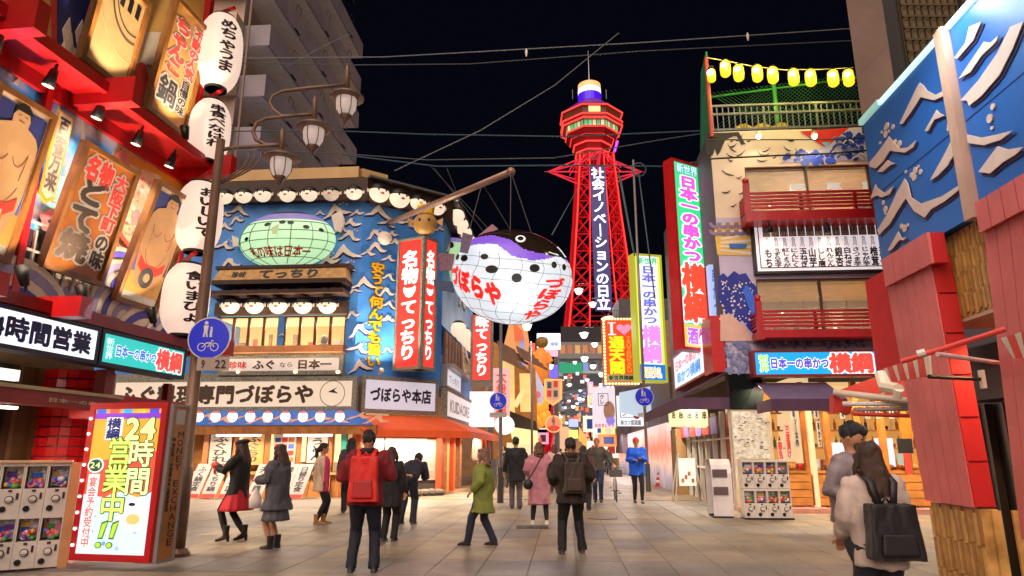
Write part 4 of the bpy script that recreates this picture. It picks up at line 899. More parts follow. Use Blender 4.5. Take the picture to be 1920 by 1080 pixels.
for i in range(3):
    for j in range(4): q = sub(b, .08 + .3 * i, .12 + .22 * j, .32 + .3 * i, .27 + .22 * j); g = MB(); g.bx(F1, *q, -.1, -.094); g.build('menu_photo', [paint('2c3c8c'), REDP, paint('c87838')][(i + j) % 3], bB)
for x in (446, 502, 565, 633):
    b = F1.box(x - 4, 812, x + 4, 866, -.1); g = MB(); g.bx(F1, *b, -.25, -.14); g.build('lit_strip', lit('ffd890', 1.3), bB)
b = F1.box(642, 812, 650, 845, 0); g = MB(); g.bx(F1, *b, 0, .03); g.build('teal_strip_sign', paint('18988c'), bB)
ABt = ['ふく鍋定食', 'ふくちり鍋', 'てっさ皿', '天ぷら膳', '焼ふく定食', '日替り定食']
for i, x in enumerate((372, 403, 437, 488, 536, 564)):
    c = gnd(x - 6, 936); u, _ = F1.hit(x - 6, 900, .6); P0 = F1.P(u - .24, 0.04, .75); P1 = F1.P(u - .10, 1.05, .45); ab = Pl(P0, F1.U, P1 - P0 + F1.U * .0); hh = (P1 - P0).length
    t = thing('menu_stand', 'white leaning menu board under the blue awning, %s from the left, reading %s' % (ORD[i], ['hot pot set', 'fish pot', 'sliced fish', 'tempura', 'grilled set', 'daily set'][i]), 'menu board', P0, 'leaning menu boards before the stall')
    sk = .22
    def PP(a, b_, o=0): return P0 + F1.U * (a + sk * b_ / hh) + (P1 - P0 - F1.U * .14).normalized() * b_ + F1.N * o
    g = MB(); g.hexa([PP(0, 0, .02), PP(.46, 0, .02), PP(.46, 0, -.01), PP(0, 0, -.01), PP(0, hh, .02), PP(.46, hh, .02), PP(.46, hh, -.01), PP(0, hh, -.01)]); g.build('board', lit('f6e0d4', .35), t)
    g = MB(); g.hexa([PP(0, 0, .026), PP(.46, 0, .026), PP(.46, 0, .0205), PP(0, 0, .0205), PP(0, .12, .026), PP(.46, .12, .026), PP(.46, .12, .0205), PP(0, .12, .0205)]); g.build('red_print', REDP, t)
    letters(None, ABt[i], (.1, .36, .2, hh * .92), .03, BLACK, t, vert=True, mapf=lambda a, b_, o: PP(a, b_, o), bold=.03)
    for a in (.02, .44): g = MB(); g.tube([PP(a, hh * .9, -.02), PP(a, 0, -.02) - F1.N * .45 + Vector((0, 0, 0))], .012, 5); g.build('leg', BLACK, t)
# orange awning round the corner
ORG = mat('orange_cloth', hexc('f0602c'), .6, var=.1, scale=2, em=.12, emcol=hexc('f0602c'))
zo1, zo0 = F2.hit(750, 780, .3)[1], F2.hit(760, 806, 1.6)[1]
t = thing('awning', 'orange cloth awning wrapping the corner of the pufferfish restaurant', 'awning', F2.P(1.5, zo0, .5))
w0, w1 = F2.hit(690, 800, 1.3)[0], u2e + .75
A_ = [F2.P(.0, zo1, .15), F2.P(u2e + .1, zo1, .15), F3.P(7.0, zo1, .15)]; B_ = [F2.P(-.25, zo0, 1.5), F2.P(u2e + .75, zo0, 1.5), F3.P(7.4, zo0, 1.5)]
B_[1] = Vector((P3.x + 1.15, P3.y - 1.0, zo0))
for i in range(2):
    g = MB(); g.hexa([B_[i], B_[i + 1], B_[i + 1] - F3.N * .04, B_[i] - F3.N * .04, A_[i], A_[i + 1], A_[i + 1] - F3.N * .04, A_[i] - F3.N * .04]); g.build('awning_cloth', ORG, t)
    g = MB(); dz = Vector((0, 0, .22)); nn = F2.N if i == 0 else F3.N; g.hexa([B_[i] - dz, B_[i + 1] - dz, B_[i + 1] - dz - nn * .03, B_[i] - dz - nn * .03, B_[i] - Vector((0, 0, .005)), B_[i + 1] - Vector((0, 0, .005)), B_[i + 1] - nn * .03, B_[i] - nn * .03]); g.build('valance', ORG, t)
g = MB(); g.bx(F2, 0, u2e, 0, zW0 - .2, -3, -1.2); g.build('corner_back_wall', lit('ffd8a0', .35), bB)
g = MB(); g.bx(F3, 0, u3e, 0, zW0 - .2, -3, -.8); g.build('side_back_wall', mat('dark_shop', hexc('8a5430'), .5, var=.3, em=.25, emcol=hexc('c07840')), bB)  # warm glow put into the wall colour to lift the dark gap
lamp('AREA', F2.P(u2e * .5, zo0 - .1, .6), 190, (1, .78, .5), 2.6, target=F2.P(u2e * .5, 0, 1.6), size_y=.1)
lamp('AREA', F3.P(3, zo0 - .1, .8), 160, (1, .76, .5), 5, target=F3.P(3, 0, 1.6), size_y=.1)
# display case
b = F2.box(700, 820, 820, 912, .3); u0_, u1_ = F2.hit(697, 870, .3)[0], F2.hit(820, 870, .3)[0]; z0_, z1_ = .45, F2.hit(760, 819, .3)[1]
t = thing('display_case', 'bright glass display case of plastic food under the orange awning', 'display case', F2.P((u0_ + u1_) / 2, 0, 0))
g = MB(); g.bx(F2, u0_, u1_, z0_, z1_, -.5, -.45); g.build('lit_back', lit('ffe8cc', .62), t)
g = MB(); g.bx(F2, u0_, u1_, .05, z0_, -.4, .3); g.build('base', DGREY, t)
g = MB(); frame_bars(g, F2, (u0_, u1_, z0_, z1_), .05, .26, .31); g.build('frame', BLACK, t)
um_ = u0_ + (u1_ - u0_) * .17; g = MB(); g.bx(F2, um_, um_ + .04, z0_ + .05, z1_ - .05, .27, .3); g.build('frame_post', BLACK, t)
g = MB(); g.bx(F2, u0_ + .06, u1_ - .06, z0_ + .06, z1_ - .06, .28, .285); g.build('glass', GLASS, t)
FOOD = [paint(h, .4) for h in ('e08a30', 'f4e0c0', 'c84830', 'e8e4e0', '6a8a40', 'd8b060')]
for j in range(4):
    z = z0_ + .1 + j * (z1_ - z0_ - .2) / 4.1
    g = MB(); g.bx(F2, u0_ + .06, u1_ - .06, z - .02, z, -.44, .1 + .1 * (j < 2)); g.build('shelf', paint('d8d4cc', .2), t)
    for k in range(11):
        u = u0_ + .15 + k * (u1_ - u0_ - .3) / 10.5; q = F2.P(u, z + .002, -.1 + .12 * (k % 2)); g = MB()
        if j == 3: g.bx(F2, u, u + .12, z, z + .2, -.3, -.28, 0)
        else: g.lathe(q, [(.05, 0), (.09, .05), (.085, .05)], 10)
        g.ell(q + Vector((0, 0, .06)), .075, .075, .05, 8, 6); g.build('food_dish', FOOD[(j * 3 + k * 5) % 6], t)
lamp('AREA', F2.P((u0_ + u1_) / 2, z1_ - .08, .1), 20, (1, .92, .8), 2.2, target=F2.P((u0_ + u1_) / 2, z0_, .05), size_y=.1)
g = MB()
for k in range(9): a = u0_ + .2 + k * (u1_ - u0_) / 9; g.ell(F2.P(a, .1, .55), .22, .16, .14, 8, 6)
o = g.build('stones', mat('dark_stone', hexc('4a4640'), .8, var=.3)); tag(o, 'rough dark stones piled along the foot of the display case', 'stones', kind='stuff')
# posts and red paper cloths right of the case
for k, x in enumerate((828, 838, 850, 862)):
    u, _ = F3.hit(x, 870, .2); g = MB(); g.bx(F3, u, u + .5, 0, zo0, .0, .2); g.build('post', [paint('b04018'), OAK2, paint('c8501c'), WOOD2][k], bB)
t = thing('clothes_rail', 'row of hanging pale and brown clothes under the orange awning by the street', 'clothes rail', F3.P(5, 0, .9))
g = MB(); g.tube([F3.P(3.6, 2.05, .9), F3.P(7.6, 2.05, .9)], .02, 6); g.build('rail', STEEL, t)
for k in range(16):
    u = 3.7 + k * .24; g = MB(); w_ = .16; g.sweep([F3.P(u, 1.1, .9), F3.P(u, 1.5, .9), F3.P(u, 1.9, .9), F3.P(u, 2.0, .9)], [(.26, .06), (.24, .07), (.2, .05), (.03, .03)], 8, side=F3.N)
    g.build('garment', [WHT, paint('8a6a50'), paint('3a2c2a'), paint('c8a888'), paint('a83a3a'), paint('d8c8c8')][k * 7 % 6], t, smooth=True)
# boom, cables and the great hanging pufferfish
tip = at(958, 322, 17.8); b0 = at(716, 424, 23.2); 
t = thing('boom_pole', 'long slanting steel boom reaching from the blue restaurant over the street', 'boom', b0)
g = MB(); g.tube([b0, tip], [.09, .10], 12); g.build('pole', mat('boom_paint', hexc('a08070'), .4, metal=.3, var=.15), t, smooth=True)
g = MB(); g.ell(tip, .13, .13, .13, 12, 8); g.build('end_cap', MATS['boom_paint'], t, smooth=True)
g = MB(); g.tube([at(716, 448, 23.0), at(724, 446, 22.6)], [.28, .22], 12); g.build('pulley_housing', SAND, t, smooth=True)
YF = 18.0; FC = at(960, 519, YF); kf = (ray(960, 519).length) * YF / ray(960, 519).y / FPX
RX, RZ, RY = 113 * kf, 89 * kf, 100 * kf
t = thing('pufferfish_lantern', 'huge white pufferfish lantern with a black back hanging over the street', 'fish lantern', FC - Vector((0, 0, RZ)))
tilt = R(6); EL = math.atan((FC.z - EYE.z) / YF); CE, SE = math.cos(EL), math.sin(EL)
def fg(a, v, o=0):   # azimuth (0 = towards the square), height
    q = math.sqrt(max(0, 1 - v * v)); x = math.sin(a) * q; y = -math.cos(a) * q
    n = Vector((x / RX, y / RY, v / RZ)).normalized(); p = Vector((x * RX, y * RY, v * RZ)) + n * o
    a_, y_, z_ = p.x * math.cos(tilt) + p.z * math.sin(tilt), p.y, -p.x * math.sin(tilt) + p.z * math.cos(tilt)
    return FC + Vector((a_, y_ * CE - z_ * SE, y_ * SE + z_ * CE))
def interp(t_, x):
    for (a, b_), (c_, d_) in zip(t_, t_[1:]):
        if x <= c_: return b_ + (d_ - b_) * max(0, (x - a)) / (c_ - a)
    return t_[-1][1]
BP = [(-1, .62), (-.4, .8), (-.1, .74), (.15, .56), (.4, .52), (.7, .5), (1, .45)]; PWt = [(-1, .45), (-.6, .58), (-.3, .62), (-.02, .40), (.3, .36), (.5, .42), (.7, .52), (1, .35)]
NA, NV = 220, 120; gs = [MB(), MB(), MB()]
vv = [[fg(2 * math.pi * i / NA - math.pi, math.sin(-math.pi / 2 + math.pi * j / NV)) for i in range(NA)] for j in range(NV + 1)]
for j in range(NV):
    for i in range(NA):
        a = 2 * math.pi * (i + .5) / NA - math.pi; v = math.sin(-math.pi / 2 + math.pi * (j + .5) / NV); x = math.sin(a) * math.sqrt(1 - v * v)
        b_, w_ = interp(BP, x), interp(PWt, x); k = 0 if v > b_ else (1 if v > w_ else 2)
        i2 = (i + 1) % NA; gs[k].poly([vv[j][i], vv[j][i2], vv[j + 1][i2], vv[j + 1][i]])
def weld(o):
    bm = bmesh.new(); bm.from_mesh(o.data); bmesh.ops.remove_doubles(bm, verts=bm.verts, dist=1e-4); bm.to_mesh(o.data); bm.free(); o.data.polygons.foreach_set('use_smooth', [True] * len(o.data.polygons)); o.data.update()
weld(gs[0].build('black_back', mat('gloss_black', hexc('2a2018'), .12, var=.2, coat=.6), t)); weld(gs[1].build('purple_band', lit('8a5ce0', .62), t)); weld(gs[2].build('white_belly', lit('dde6ee', .78), t))
g = MB()
for k in range(-5, 6): a = k * R(21) + .1; g.tube([fg(a + (.05 * math.sin(j)), math.sin(R(-86 + j * 7)), .004) for j in range(17)], .006, 4)
for v in (-.88, -.72, -.52, -.3, -.08, .14, .33): g.tube([fg(R(-105 + 10 * j), v + .01 * math.sin(j * 1.3), .004) for j in range(22)], .006, 4)
g.build('wire_frame', paint('4a5058'), t)['kind'] = 'stuff'
def fpx(px, py):   # pixel -> azimuth, height on the lantern
    x = (px - 960) / 113; z = (519 - py) / 89; ct, s_ = math.cos(tilt), math.sin(tilt); X = x * RX; Z = z * RZ; x2 = (X * ct - Z * s_) / RX; z2 = (X * s_ + Z * ct) / RZ
    z2 = max(-.97, min(.97, z2)); q = math.sqrt(1 - z2 * z2); return math.asin(max(-.98, min(.98, x2 / q))), z2
for px, py, rx_, ry_ in ((861, 483, 4, 6), (875, 486, 7, 6), (912, 484, 7, 5), (925, 506, 11, 7), (968, 521, 9, 8), (999, 504, 9, 7), (1034, 498, 5, 6), (1053, 502, 4, 6), (1070, 517, 2, 7), (849, 497, 2, 5)):
    g = MB(); g.poly([fg(*fpx(px + rx_ * math.cos(-k * .45), py - ry_ * math.sin(-k * .45)), .014) for k in range(14)]); g.build('spot', paint('33302e', .3), t)
for px, py in ((975, 452),):
    g = MB(); g.poly([fg(*fpx(px + 9 * math.cos(-k * .39), py - 6.5 * math.sin(-k * .39)), .016) for k in range(16)]); g.build('eye_ring', lit('f4f4f0', .8), t)
    g = MB(); g.poly([fg(*fpx(px + 5.5 * math.cos(-k * .39), py - 4 * math.sin(-k * .39)), .026) for k in range(16)]); g.build('eye', BLACK, t)
g = MB(); g.poly([fg(*fpx(x, y), .02) for x, y in ((1024, 476), (1040, 481), (1060, 484), (1052, 470), (1044, 464))]); g.build('mouth_edge', lit('f4f4f0', .8), t)
g = MB(); g.poly([fg(*fpx(x, y), .03) for x, y in ((1031, 476), (1042, 479), (1053, 481), (1044, 469))]); g.build('mouth', BLACK, t)
a0, v0 = fpx(862, 545); a1, v1 = fpx(935, 520)
def skew(a, v, o): return fg(a, v - .30 * (a - a0) / (a1 - a0) + .12, o)
letters(None, 'づぼらや', (R(-74), R(-8), -.42, .02), .02, lit('ee2a22', .75), t, mapf=skew, cut=.04, bold=.07, step=.01, outline=lit('f8d8d8', .8), ow=.11)
letters(None, 'づぼらや', (R(33), R(56), -.82, .08), .02, lit('ee2a22', .75), t, vert=True, mapf=lambda a, v, o: fg(a - .28 * (.08 - v), v, o), cut=.04, bold=.06)
def fin(pts, o, m, nm, th=.05):
    A = [fg(*fpx(x, y), o_) for x, y, o_ in pts]; g = MB(); n = len(A); B = [p + Vector((0, th, 0)) for p in A]; g.faces(A + B, [tuple(range(n))[::-1], tuple(range(n, 2 * n))] + [(i, (i + 1) % n, n + (i + 1) % n, n + i) for i in range(n)]); g.build(nm, m, t)
FINM = mat('fin_mesh', hexc('8a7a9c'), .5, var=.3, scale=12)
fin([(884, 456, .35), (906, 468, .5), (897, 488, .4), (872, 478, .12)], 0, FINM, 'side_fin')
def fq(pts, Y, m, nm, th=.06):
    A = [at(x, y, Y) for x, y in pts]; B = [p + Vector((0, th, 0)) for p in A]; n = len(A); g = MB(); g.faces(A + B, [tuple(range(n))[::-1], tuple(range(n, 2 * n))] + [(i, (i + 1) % n, n + (i + 1) % n, n + i) for i in range(n)]); return g.build(nm, m, t)
fq([(896, 442), (923, 420), (934, 429), (915, 440)], YF, paint('b07888'), 'top_fin')
fq([(852, 476), (822, 474), (824, 508), (850, 506)], YF + .2, mat('tail_mesh', hexc('7a5064'), .5, var=.3, scale=14), 'tail_fin'); 
fq([(850, 528), (812, 524), (816, 542), (852, 548)], YF + .3, paint('3c4c6c'), 'lower_fin')
lamp('POINT', FC + Vector((.2, -RY - .25, -RZ * .9)), 25, (.9, .92, 1), .5)
# the green one behind it
t = thing('pufferfish_lantern', 'green-bellied pufferfish lantern half hidden behind the huge hanging one', 'fish lantern', at(845, 520, 26))
c = at(850, 492, 26.5); g = MB(); g.ell(c, .95, 1.1, 1.0, 24, 16); g.build('belly', lit('b4e6ac', .6), t, smooth=True)
g = MB(); g.ell(c + Vector((0, 0, .03)), .97, 1.12, 1.0, 24, 6, v0=0, v1=.30); g.build('purple_band', lit('9a80d0', .5), t, smooth=True)
g = MB(); g.ell(c + Vector((0, 0, .07)), .98, 1.13, 1.0, 24, 5, v0=0, v1=.2); g.build('back', BROWN, t, smooth=True)
g = MB(); g.ell(c + Vector((.0, -1.02, .42)), .10, .06, .14, 10, 6); g.build('spot', BLACK, t)
# cables
CAB = mat('cable_black', hexc('3a3a3c'), .5, var=0)
def cable(p, q, r, label, m=None, sag=0, n=14, name='cable', group='cables holding the hanging pufferfish'):
    p, q = Vector(p), Vector(q); pts_ = [p.lerp(q, k / n) - Vector((0, 0, sag * 4 * (k / n) * (1 - k / n))) for k in range(n + 1)]
    g = MB(); g.tube(pts_, r, 5); o = g.build(name, m or CAB); tag(o, label, 'cable', group); return o
top1 = fg(*fpx(957, 433), 0); top2 = fg(*fpx(1002, 433), 0)
cable(tip, top1, .016, 'cable from the boom tip straight down to the great pufferfish'); cable(tip, top2, .016, 'cable from the boom tip to the rear of the great pufferfish')
cable(at(906, 346, 19.1), top1, .012, 'thin cable from the middle of the boom to the great pufferfish'); cable(at(903, 347, 19.1), at(882, 425, 22), .012, 'thin cable from the boom down to the side roof')
for i, (a, b_) in enumerate((((808, 312, 24), (915, 428, 19)), ((815, 316, 24), (905, 432, 19)), ((838, 316, 24), (890, 445, 24)), ((862, 366, 22), (862, 376, 22)))):
    cable(at(*a), at(*b_), .014, 'slanting guy wire left of the hanging pufferfish, %s from the left' % ORD[i])
cable(at(1087, 346, 40), at(1035, 440, 18), .02, 'bluish guy wire right of the hanging pufferfish', paint('5a7480'))

c = F2.P(F2.hit(708, 700, .5)[0], F2.hit(708, 702, .5)[1], .6); g = MB(); g.tube([c, c + F2.N * .2 + Vector((0, 0, .12))], [.05, .09], 10); o = g.build('spotlight', paint('d8c8a8', .4)); tag(o, 'small pale spotlight at the foot of the yellow lettering on the corner', 'spotlight')
lamp('SPOT', c + F2.N * .3 + Vector((0, 0, .15)), 200, (1, .88, .72), .08, target=F2.P(1.2, zT1 - 1.5, 0), spot=120)
# ================================================================== left background: apartment block with stepped balconies
YA = 32.0
wallm = mat('night_concrete', hexc('c0a898'), .7, var=.2, scale=.6); parm = mat('parapet_mauve', hexc('9c929a'), .7, var=.15, scale=.6); sof = mat('soffit_mauve', hexc('d8d0cc'), .7, var=.1)
hx = lambda x, y: 950 + (x - 950) * 5500 / (5500 - (848 - y))     # upright line through (x, y) -> its pixel at the horizon
XA = (hx(503, 80) - 960) / KX * YA
AP = Pl((XA, YA, 0), d3, (0, 0, 1))          # side facade, along the street (faces the street)
AS = Pl((XA, YA, 0), (1, 0, 0), (0, 0, 1))   # near end wall
bt = thing('apartment_block', 'dark mauve apartment block with stacked balconies rising behind the blue restaurant', 'building', (XA - 3, YA + 8, 0))
g = MB(); g.bx(AS, -14, -1.5, 0, 40, -16, 0); g.build('wall', wallm, bt)
for k in range(9):
    z = 7.6 + 3.02 * k
    g = MB(); g.bx(AP, .0, 15.5, z, z + 1.25, -.14, 0); g.bx(AP, 0, .14, z, z + 1.25, -1.6, -.14); g.build('balcony_parapet', parm, bt)
    g = MB(); g.bx(AP, .02, 15.4, z - .02, z + .16, -1.7, -.142); g.build('balcony_floor', sof, bt)
    g = MB(); g.bx(AS, -4.5, -1.45, z, z + 1.3, 0, 1.0); g.build('end_balcony', mat('end_balcony', hexc('d4b898'), .7, var=.15), bt)
    for j in range(3):
        g = MB(); g.bx(AP, 2 + j * 4.6, 4.2 + j * 4.6, z + .2, z + 2.5, -1.62, -1.55); w_ = g.build('window', mat('dark_glass', hexc('15131c'), .1, var=0), bt)
        u = 3.2 + j * 4.6; g = MB(); g.bx(AP, u - .35, u + .35, z + 2.98, z + 3.0, .0, .12); g.tube([AP.P(u - .3, z + 1.28, .02), AP.P(u - .3, z + 1.6, .1), AP.P(u + .3, z + 1.6, .1), AP.P(u + .3, z + 1.28, .02)], .02, 4); g.build('drying_bracket', BLACK, bt)['kind'] = 'stuff'
p = at(441, 300, 31); g = MB(); g.tube([Vector((p.x, p.y, 8)), Vector((p.x, p.y, 40))], .07, 8); g.build('drain_pipe', mat('pipe_brown', hexc('8a7262'), .4, var=.1), bt)
# ================================================================== street lamp with three lantern heads, blue round sign on its pole
POLEM = mat('lamp_pole_paint', hexc('7c6250'), .4, metal=.2, var=.2, scale=3)
Y0 = 10.0; pb = at(349, 848, Y0); pb.z = 0
t = thing('street_lamp', 'tall brown street lamp with three bell lanterns on curling arms beside the lit standing sign', 'street lamp', pb)
ptop = at(410, 262, Y0); g = MB(); g.tube([pb, Vector((pb.x, pb.y, 1.2)), Vector((pb.x, pb.y, 1.22)), Vector((pb.x, pb.y, ptop.z))], [.125, .12, .095, .065], 14); g.build('pole', POLEM, t, smooth=True)
g = MB(); g.lathe(pb, [(.2, 0), (.2, .06), (.15, .12)], 14); g.build('base', POLEM, t)
q = lambda x, y: at(x, y, Y0)
arms = [[(412, 281), (440, 277), (500, 273), (532, 271)], [(532, 271), (500, 272), (480, 262), (474, 246), (482, 230), (500, 222), (560, 216), (592, 214)], [(560, 216), (528, 218), (512, 205), (506, 192), (512, 180), (530, 171), (580, 165), (650, 159)]]
for a in arms: g = MB(); g.tube([q(*p) for p in a], .032, 10); g.build('arm', POLEM, t, smooth=True)
for k in range(3): 
    pp = [(466 + 12 * k, 283), (466 + 11 * k, 298), (455 + 10 * k, 315), (435 + 8 * k, 328), (415, 338 + 3 * k)]; g = MB(); g.tube([q(*p) for p in pp], .016, 8); g.build('ornament_bar', POLEM, t, smooth=True)
LGL = lit('e8d0c4', .42)  # unlit glass, glowing faintly in place of street light falling on it
def bell(par, c, s=1.0, glass=None, post=.36):
    g = MB(); g.lathe(c, [(.10 * s, .13 * s), (.28 * s, .02 * s), (.285 * s, .0), (.16 * s, -.02 * s), (.04 * s, -.02 * s)], 20); g.build('lamp_cap', POLEM, par, smooth=False)
    g = MB(); g.lathe(c, [(.165 * s, -.022 * s), (.17 * s, -.10 * s), (.155 * s, -.22 * s), (.10 * s, -.31 * s)], 16); g.build('lamp_glass', glass or LGL, par, smooth=True)
    g = MB(); g.lathe(c, [(.10 * s, -.30 * s), (.105 * s, -.33 * s), (.04 * s, -.40 * s), (.012 * s, -.46 * s), (.002, -.47 * s)], 12); g.build('finial', POLEM, par, smooth=True)
    g = MB(); [g.tube([c + Vector((.172 * s * math.cos(a), .172 * s * math.sin(a), -.03 * s)), c + Vector((.165 * s * math.cos(a), .165 * s * math.sin(a), -.2 * s)), c + Vector((.105 * s * math.cos(a), .105 * s * math.sin(a), -.32 * s))], .008 * s, 4) for a in [k * math.pi / 3 + .2 for k in range(6)]]; g.build('lamp_ribs', POLEM, par)['kind'] = 'stuff'
for x, y, yt in ((528, 300, 238), (589, 243, 178), (650, 186, 118)):
    c = q(x, y - 2); tp_ = q(x + 2, yt); g = MB(); g.tube([c + Vector((0, 0, .1)), tp_ - Vector((0, 0, .1)), tp_], [.045, .04, .006], 10); g.build('stem', POLEM, t, smooth=True); bell(t, c)
# blue round shared-path sign
BSGN = mat('sign_blue', hexc('1c2cc8'), .25, var=.03, em=.18, emcol=hexc('1c2cc8'))
def roadsign(name, label, px, py, rpx, Y, txt=None):
    c = at(px, py, Y - .12); r = rpx * ((ray(px, py).length) * Y / ray(px, py).y) / FPX
    pl = Pl(c, (1, 0, 0), (0, 0, 1)); t = thing(name, label, 'road sign', c - Vector((0, 0, r)))
    g = MB(); g.prism(pl, circle(0, 0, r, 36), -.012, 0); g.build('rim', WHT, t)
    g = MB(); g.prism(pl, circle(0, 0, r * .94, 36), .001, .006); g.build('disc', BSGN, t)
    def W(pts, o=.008): g = MB(); g.prism(pl, [(x * r, y * r) for x, y in pts], .002, o); g.build('pictogram', WHT, t)
    W(circle(-.18, .72, .09, 10)); W([(-.3, .6), (-.06, .6), (-.1, .3), (-.06, .05), (-.14, .05), (-.18, .28), (-.22, .05), (-.3, .05), (-.26, .32)])
    W(circle(.08, .48, .06, 10)); W([(.02, .41), (.15, .41), (.13, .22), (.15, .05), (.02, .05)])
    for cx_ in (-.3, .3): W([(cx_ + x, -.42 + y) for x, y in arcband(0, 0, .16, .2, 0, 359, 18)])
    W([(-.3, -.44), (-.1, -.2), (.18, -.2), (.3, -.42), (.25, -.42), (.14, -.26), (.0, -.44), (-.04, -.42), (.06, -.26), (-.08, -.26), (-.25, -.44)]); W([(.16, -.26), (.1, -.1), (.24, -.1), (.24, -.14), (.16, -.14), (.2, -.26)])
    g = MB(); g.tube([pl.P(0, -r * .8, -.05), pl.P(0, r * .8, -.05)], .03, 6); g.build('clamp', STEEL, t)
    return t, pl, r
roadsign('road_sign', 'large blue round shared-path sign on the near street lamp pole', 392, 634, 36, 9.95)
c = at(400, 683, 9.75); pl = Pl(c, (1, 0, 0), (0, 0, 1)); t = thing('sign_plate', 'small pale plate with hours 9 to 22 under the near blue sign', 'sign plate', c)
g = MB(); g.bx(pl, -.24, .22, -.09, .1, -.02, 0); g.build('plate', paint('b9a79a', .4), t); letters(pl, '9', (-.18, -.12, -.06, .07), .004, BLACK, t, bold=.02); letters(pl, '22', (.02, .19, -.06, .07), .004, BLACK, t, bold=.02)
# two sign poles further down the street
def signpole(px, yb, ytop, label, h=7):
    b_ = gnd(px, yb); t = thing('sign_pole', label, 'pole', b_); z = at(px, ytop, b_.y).z
    g = MB(); g.tube([b_, Vector((b_.x, b_.y, z))], [.06, .045], 10); g.build('pole', mat('pole_grey', hexc('9a8c8c'), .4, metal=.3, var=.15), t, smooth=True)
    g = MB(); g.tube([Vector((b_.x, b_.y, 0)), Vector((b_.x, b_.y, 1.0))], .095, 10); g.build('base_sleeve', DGREY, t)
    return t, b_
_, b1 = signpole(938, 944, 600, 'slim grey pole at the corner by the orange awning'); roadsign('road_sign', 'blue round shared-path sign on the slim pole by the orange awning', 934, 752, 16, b1.y - .05)
_, b2 = signpole(1216, 922, 300, 'grey pole in front of the yellow-edged sign right of the street'); roadsign('road_sign', 'blue round shared-path sign on the pole right of the walking man in blue', 1208, 744, 17, b2.y - .05)
for bb_, x in ((b1, 934), (b2, 1209)):
    c = at(x, 778, bb_.y - .1); g = MB(); g.cube(c, .5, .03, .14); o = g.build('sign_plate', paint('b8b0a8', .4)); tag(o, 'small grey plate under the blue sign %s' % ('by the orange awning' if x < 1000 else 'right of the street'), 'sign plate')
_, b3 = signpole(998, 905, 640, 'thin black pole standing in the street before the golden shopfronts')

# ================================================================== tower
YT = 165.0
tz = lambda y, x=1118: at(x, y, YT).z
tzr = lambda y, r: at(1118, y, YT - r * .82).z
tx = lambda x, y=560: at(x, y, YT).x
XT = at(1124, 600, YT).x
TR = mat('tower_red', hexc('c01420'), .4, var=.15, scale=.2, em=.22, emcol=hexc('e01018')); NEON = lit('ff4038', 1.5); TR2 = mat('tower_dark_red', hexc('7c0a14'), .5, var=0, em=.16, emcol=hexc('c01020'))  # red glow in the steel stands in for neon light falling on it
t = thing('observation_tower', 'red-lit steel lattice tower with an eight-sided observation deck against the night sky', 'tower', (XT, YT, 0))
lv = [(0, 13.5), (tz(620), 8.3), (tz(560), 7.3), (tz(500), 6.5), (tz(450), 5.9), (tz(410), 5.4), (tz(370), 5.0), (tz(335), 4.6), (tz(300), 4.3)]
def cn(k, s): z, w = lv[k]; return Vector((XT + s[0] * w, YT + s[1] * w, z))
CS = [(-1, -1), (1, -1), (1, 1), (-1, 1)]
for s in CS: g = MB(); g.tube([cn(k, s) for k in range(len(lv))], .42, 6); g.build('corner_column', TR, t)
for i in (0, 1): g = MB(); g.tube([cn(k, CS[i]) + Vector((0, -.6, 0)) for k in range(len(lv))], .16, 5); g.build('neon_line', NEON, t)
for sx in (-.42, .42): 
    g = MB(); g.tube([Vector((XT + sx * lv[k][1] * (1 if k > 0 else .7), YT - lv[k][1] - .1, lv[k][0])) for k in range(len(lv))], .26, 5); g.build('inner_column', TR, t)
    g = MB(); g.tube([Vector((XT + sx * lv[k][1] * (1 if k > 0 else .7), YT - lv[k][1] - .6, lv[k][0])) for k in range(len(lv))], .12, 5); g.build('neon_line', NEON, t)
def lerp_lv(z):
    for (z0, w0), (z1, w1) in zip(lv, lv[1:]):
        if z <= z1: return w0 + (w1 - w0) * (z - z0) / (z1 - z0)
    return lv[-1][1]
zs_ = [lv[-1][0] * (k / 17) for k in range(18)]
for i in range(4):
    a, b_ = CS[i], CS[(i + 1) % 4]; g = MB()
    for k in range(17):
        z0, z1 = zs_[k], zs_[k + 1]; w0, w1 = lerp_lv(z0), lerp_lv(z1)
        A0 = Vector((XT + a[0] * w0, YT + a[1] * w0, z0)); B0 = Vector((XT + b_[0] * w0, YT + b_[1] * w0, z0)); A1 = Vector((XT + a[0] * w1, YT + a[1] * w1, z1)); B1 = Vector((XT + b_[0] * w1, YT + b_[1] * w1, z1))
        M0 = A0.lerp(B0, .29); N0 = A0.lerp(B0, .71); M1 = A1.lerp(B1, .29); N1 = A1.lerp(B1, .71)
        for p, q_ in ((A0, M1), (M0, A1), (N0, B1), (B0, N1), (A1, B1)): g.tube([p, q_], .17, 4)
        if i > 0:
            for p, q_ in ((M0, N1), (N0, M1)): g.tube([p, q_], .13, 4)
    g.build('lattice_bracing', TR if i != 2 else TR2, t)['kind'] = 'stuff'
# advertising strip
w0, w1 = lerp_lv(tz(595)), lerp_lv(tz(328)); A = Vector((XT, YT - w0 - .5, tz(596))); B = Vector((XT, YT - w1 - .5, tz(326))); tp = Pl(A, (1, 0, 0), B - A); H = (B - A).length
hw = (tx(1146, 560) - tx(1116, 560)) / 2
g = MB(); g.bx(tp, -hw, hw, 0, H, -.3, .2); g.build('advert_panel', lit('14146c', .55), t)
letters(tp, '社会イノベーションの日立', (-hw * .78, hw * .78, H * .005, H * .985), .3, lit('f0f2ff', 1.3), t, vert=True, bold=.035)
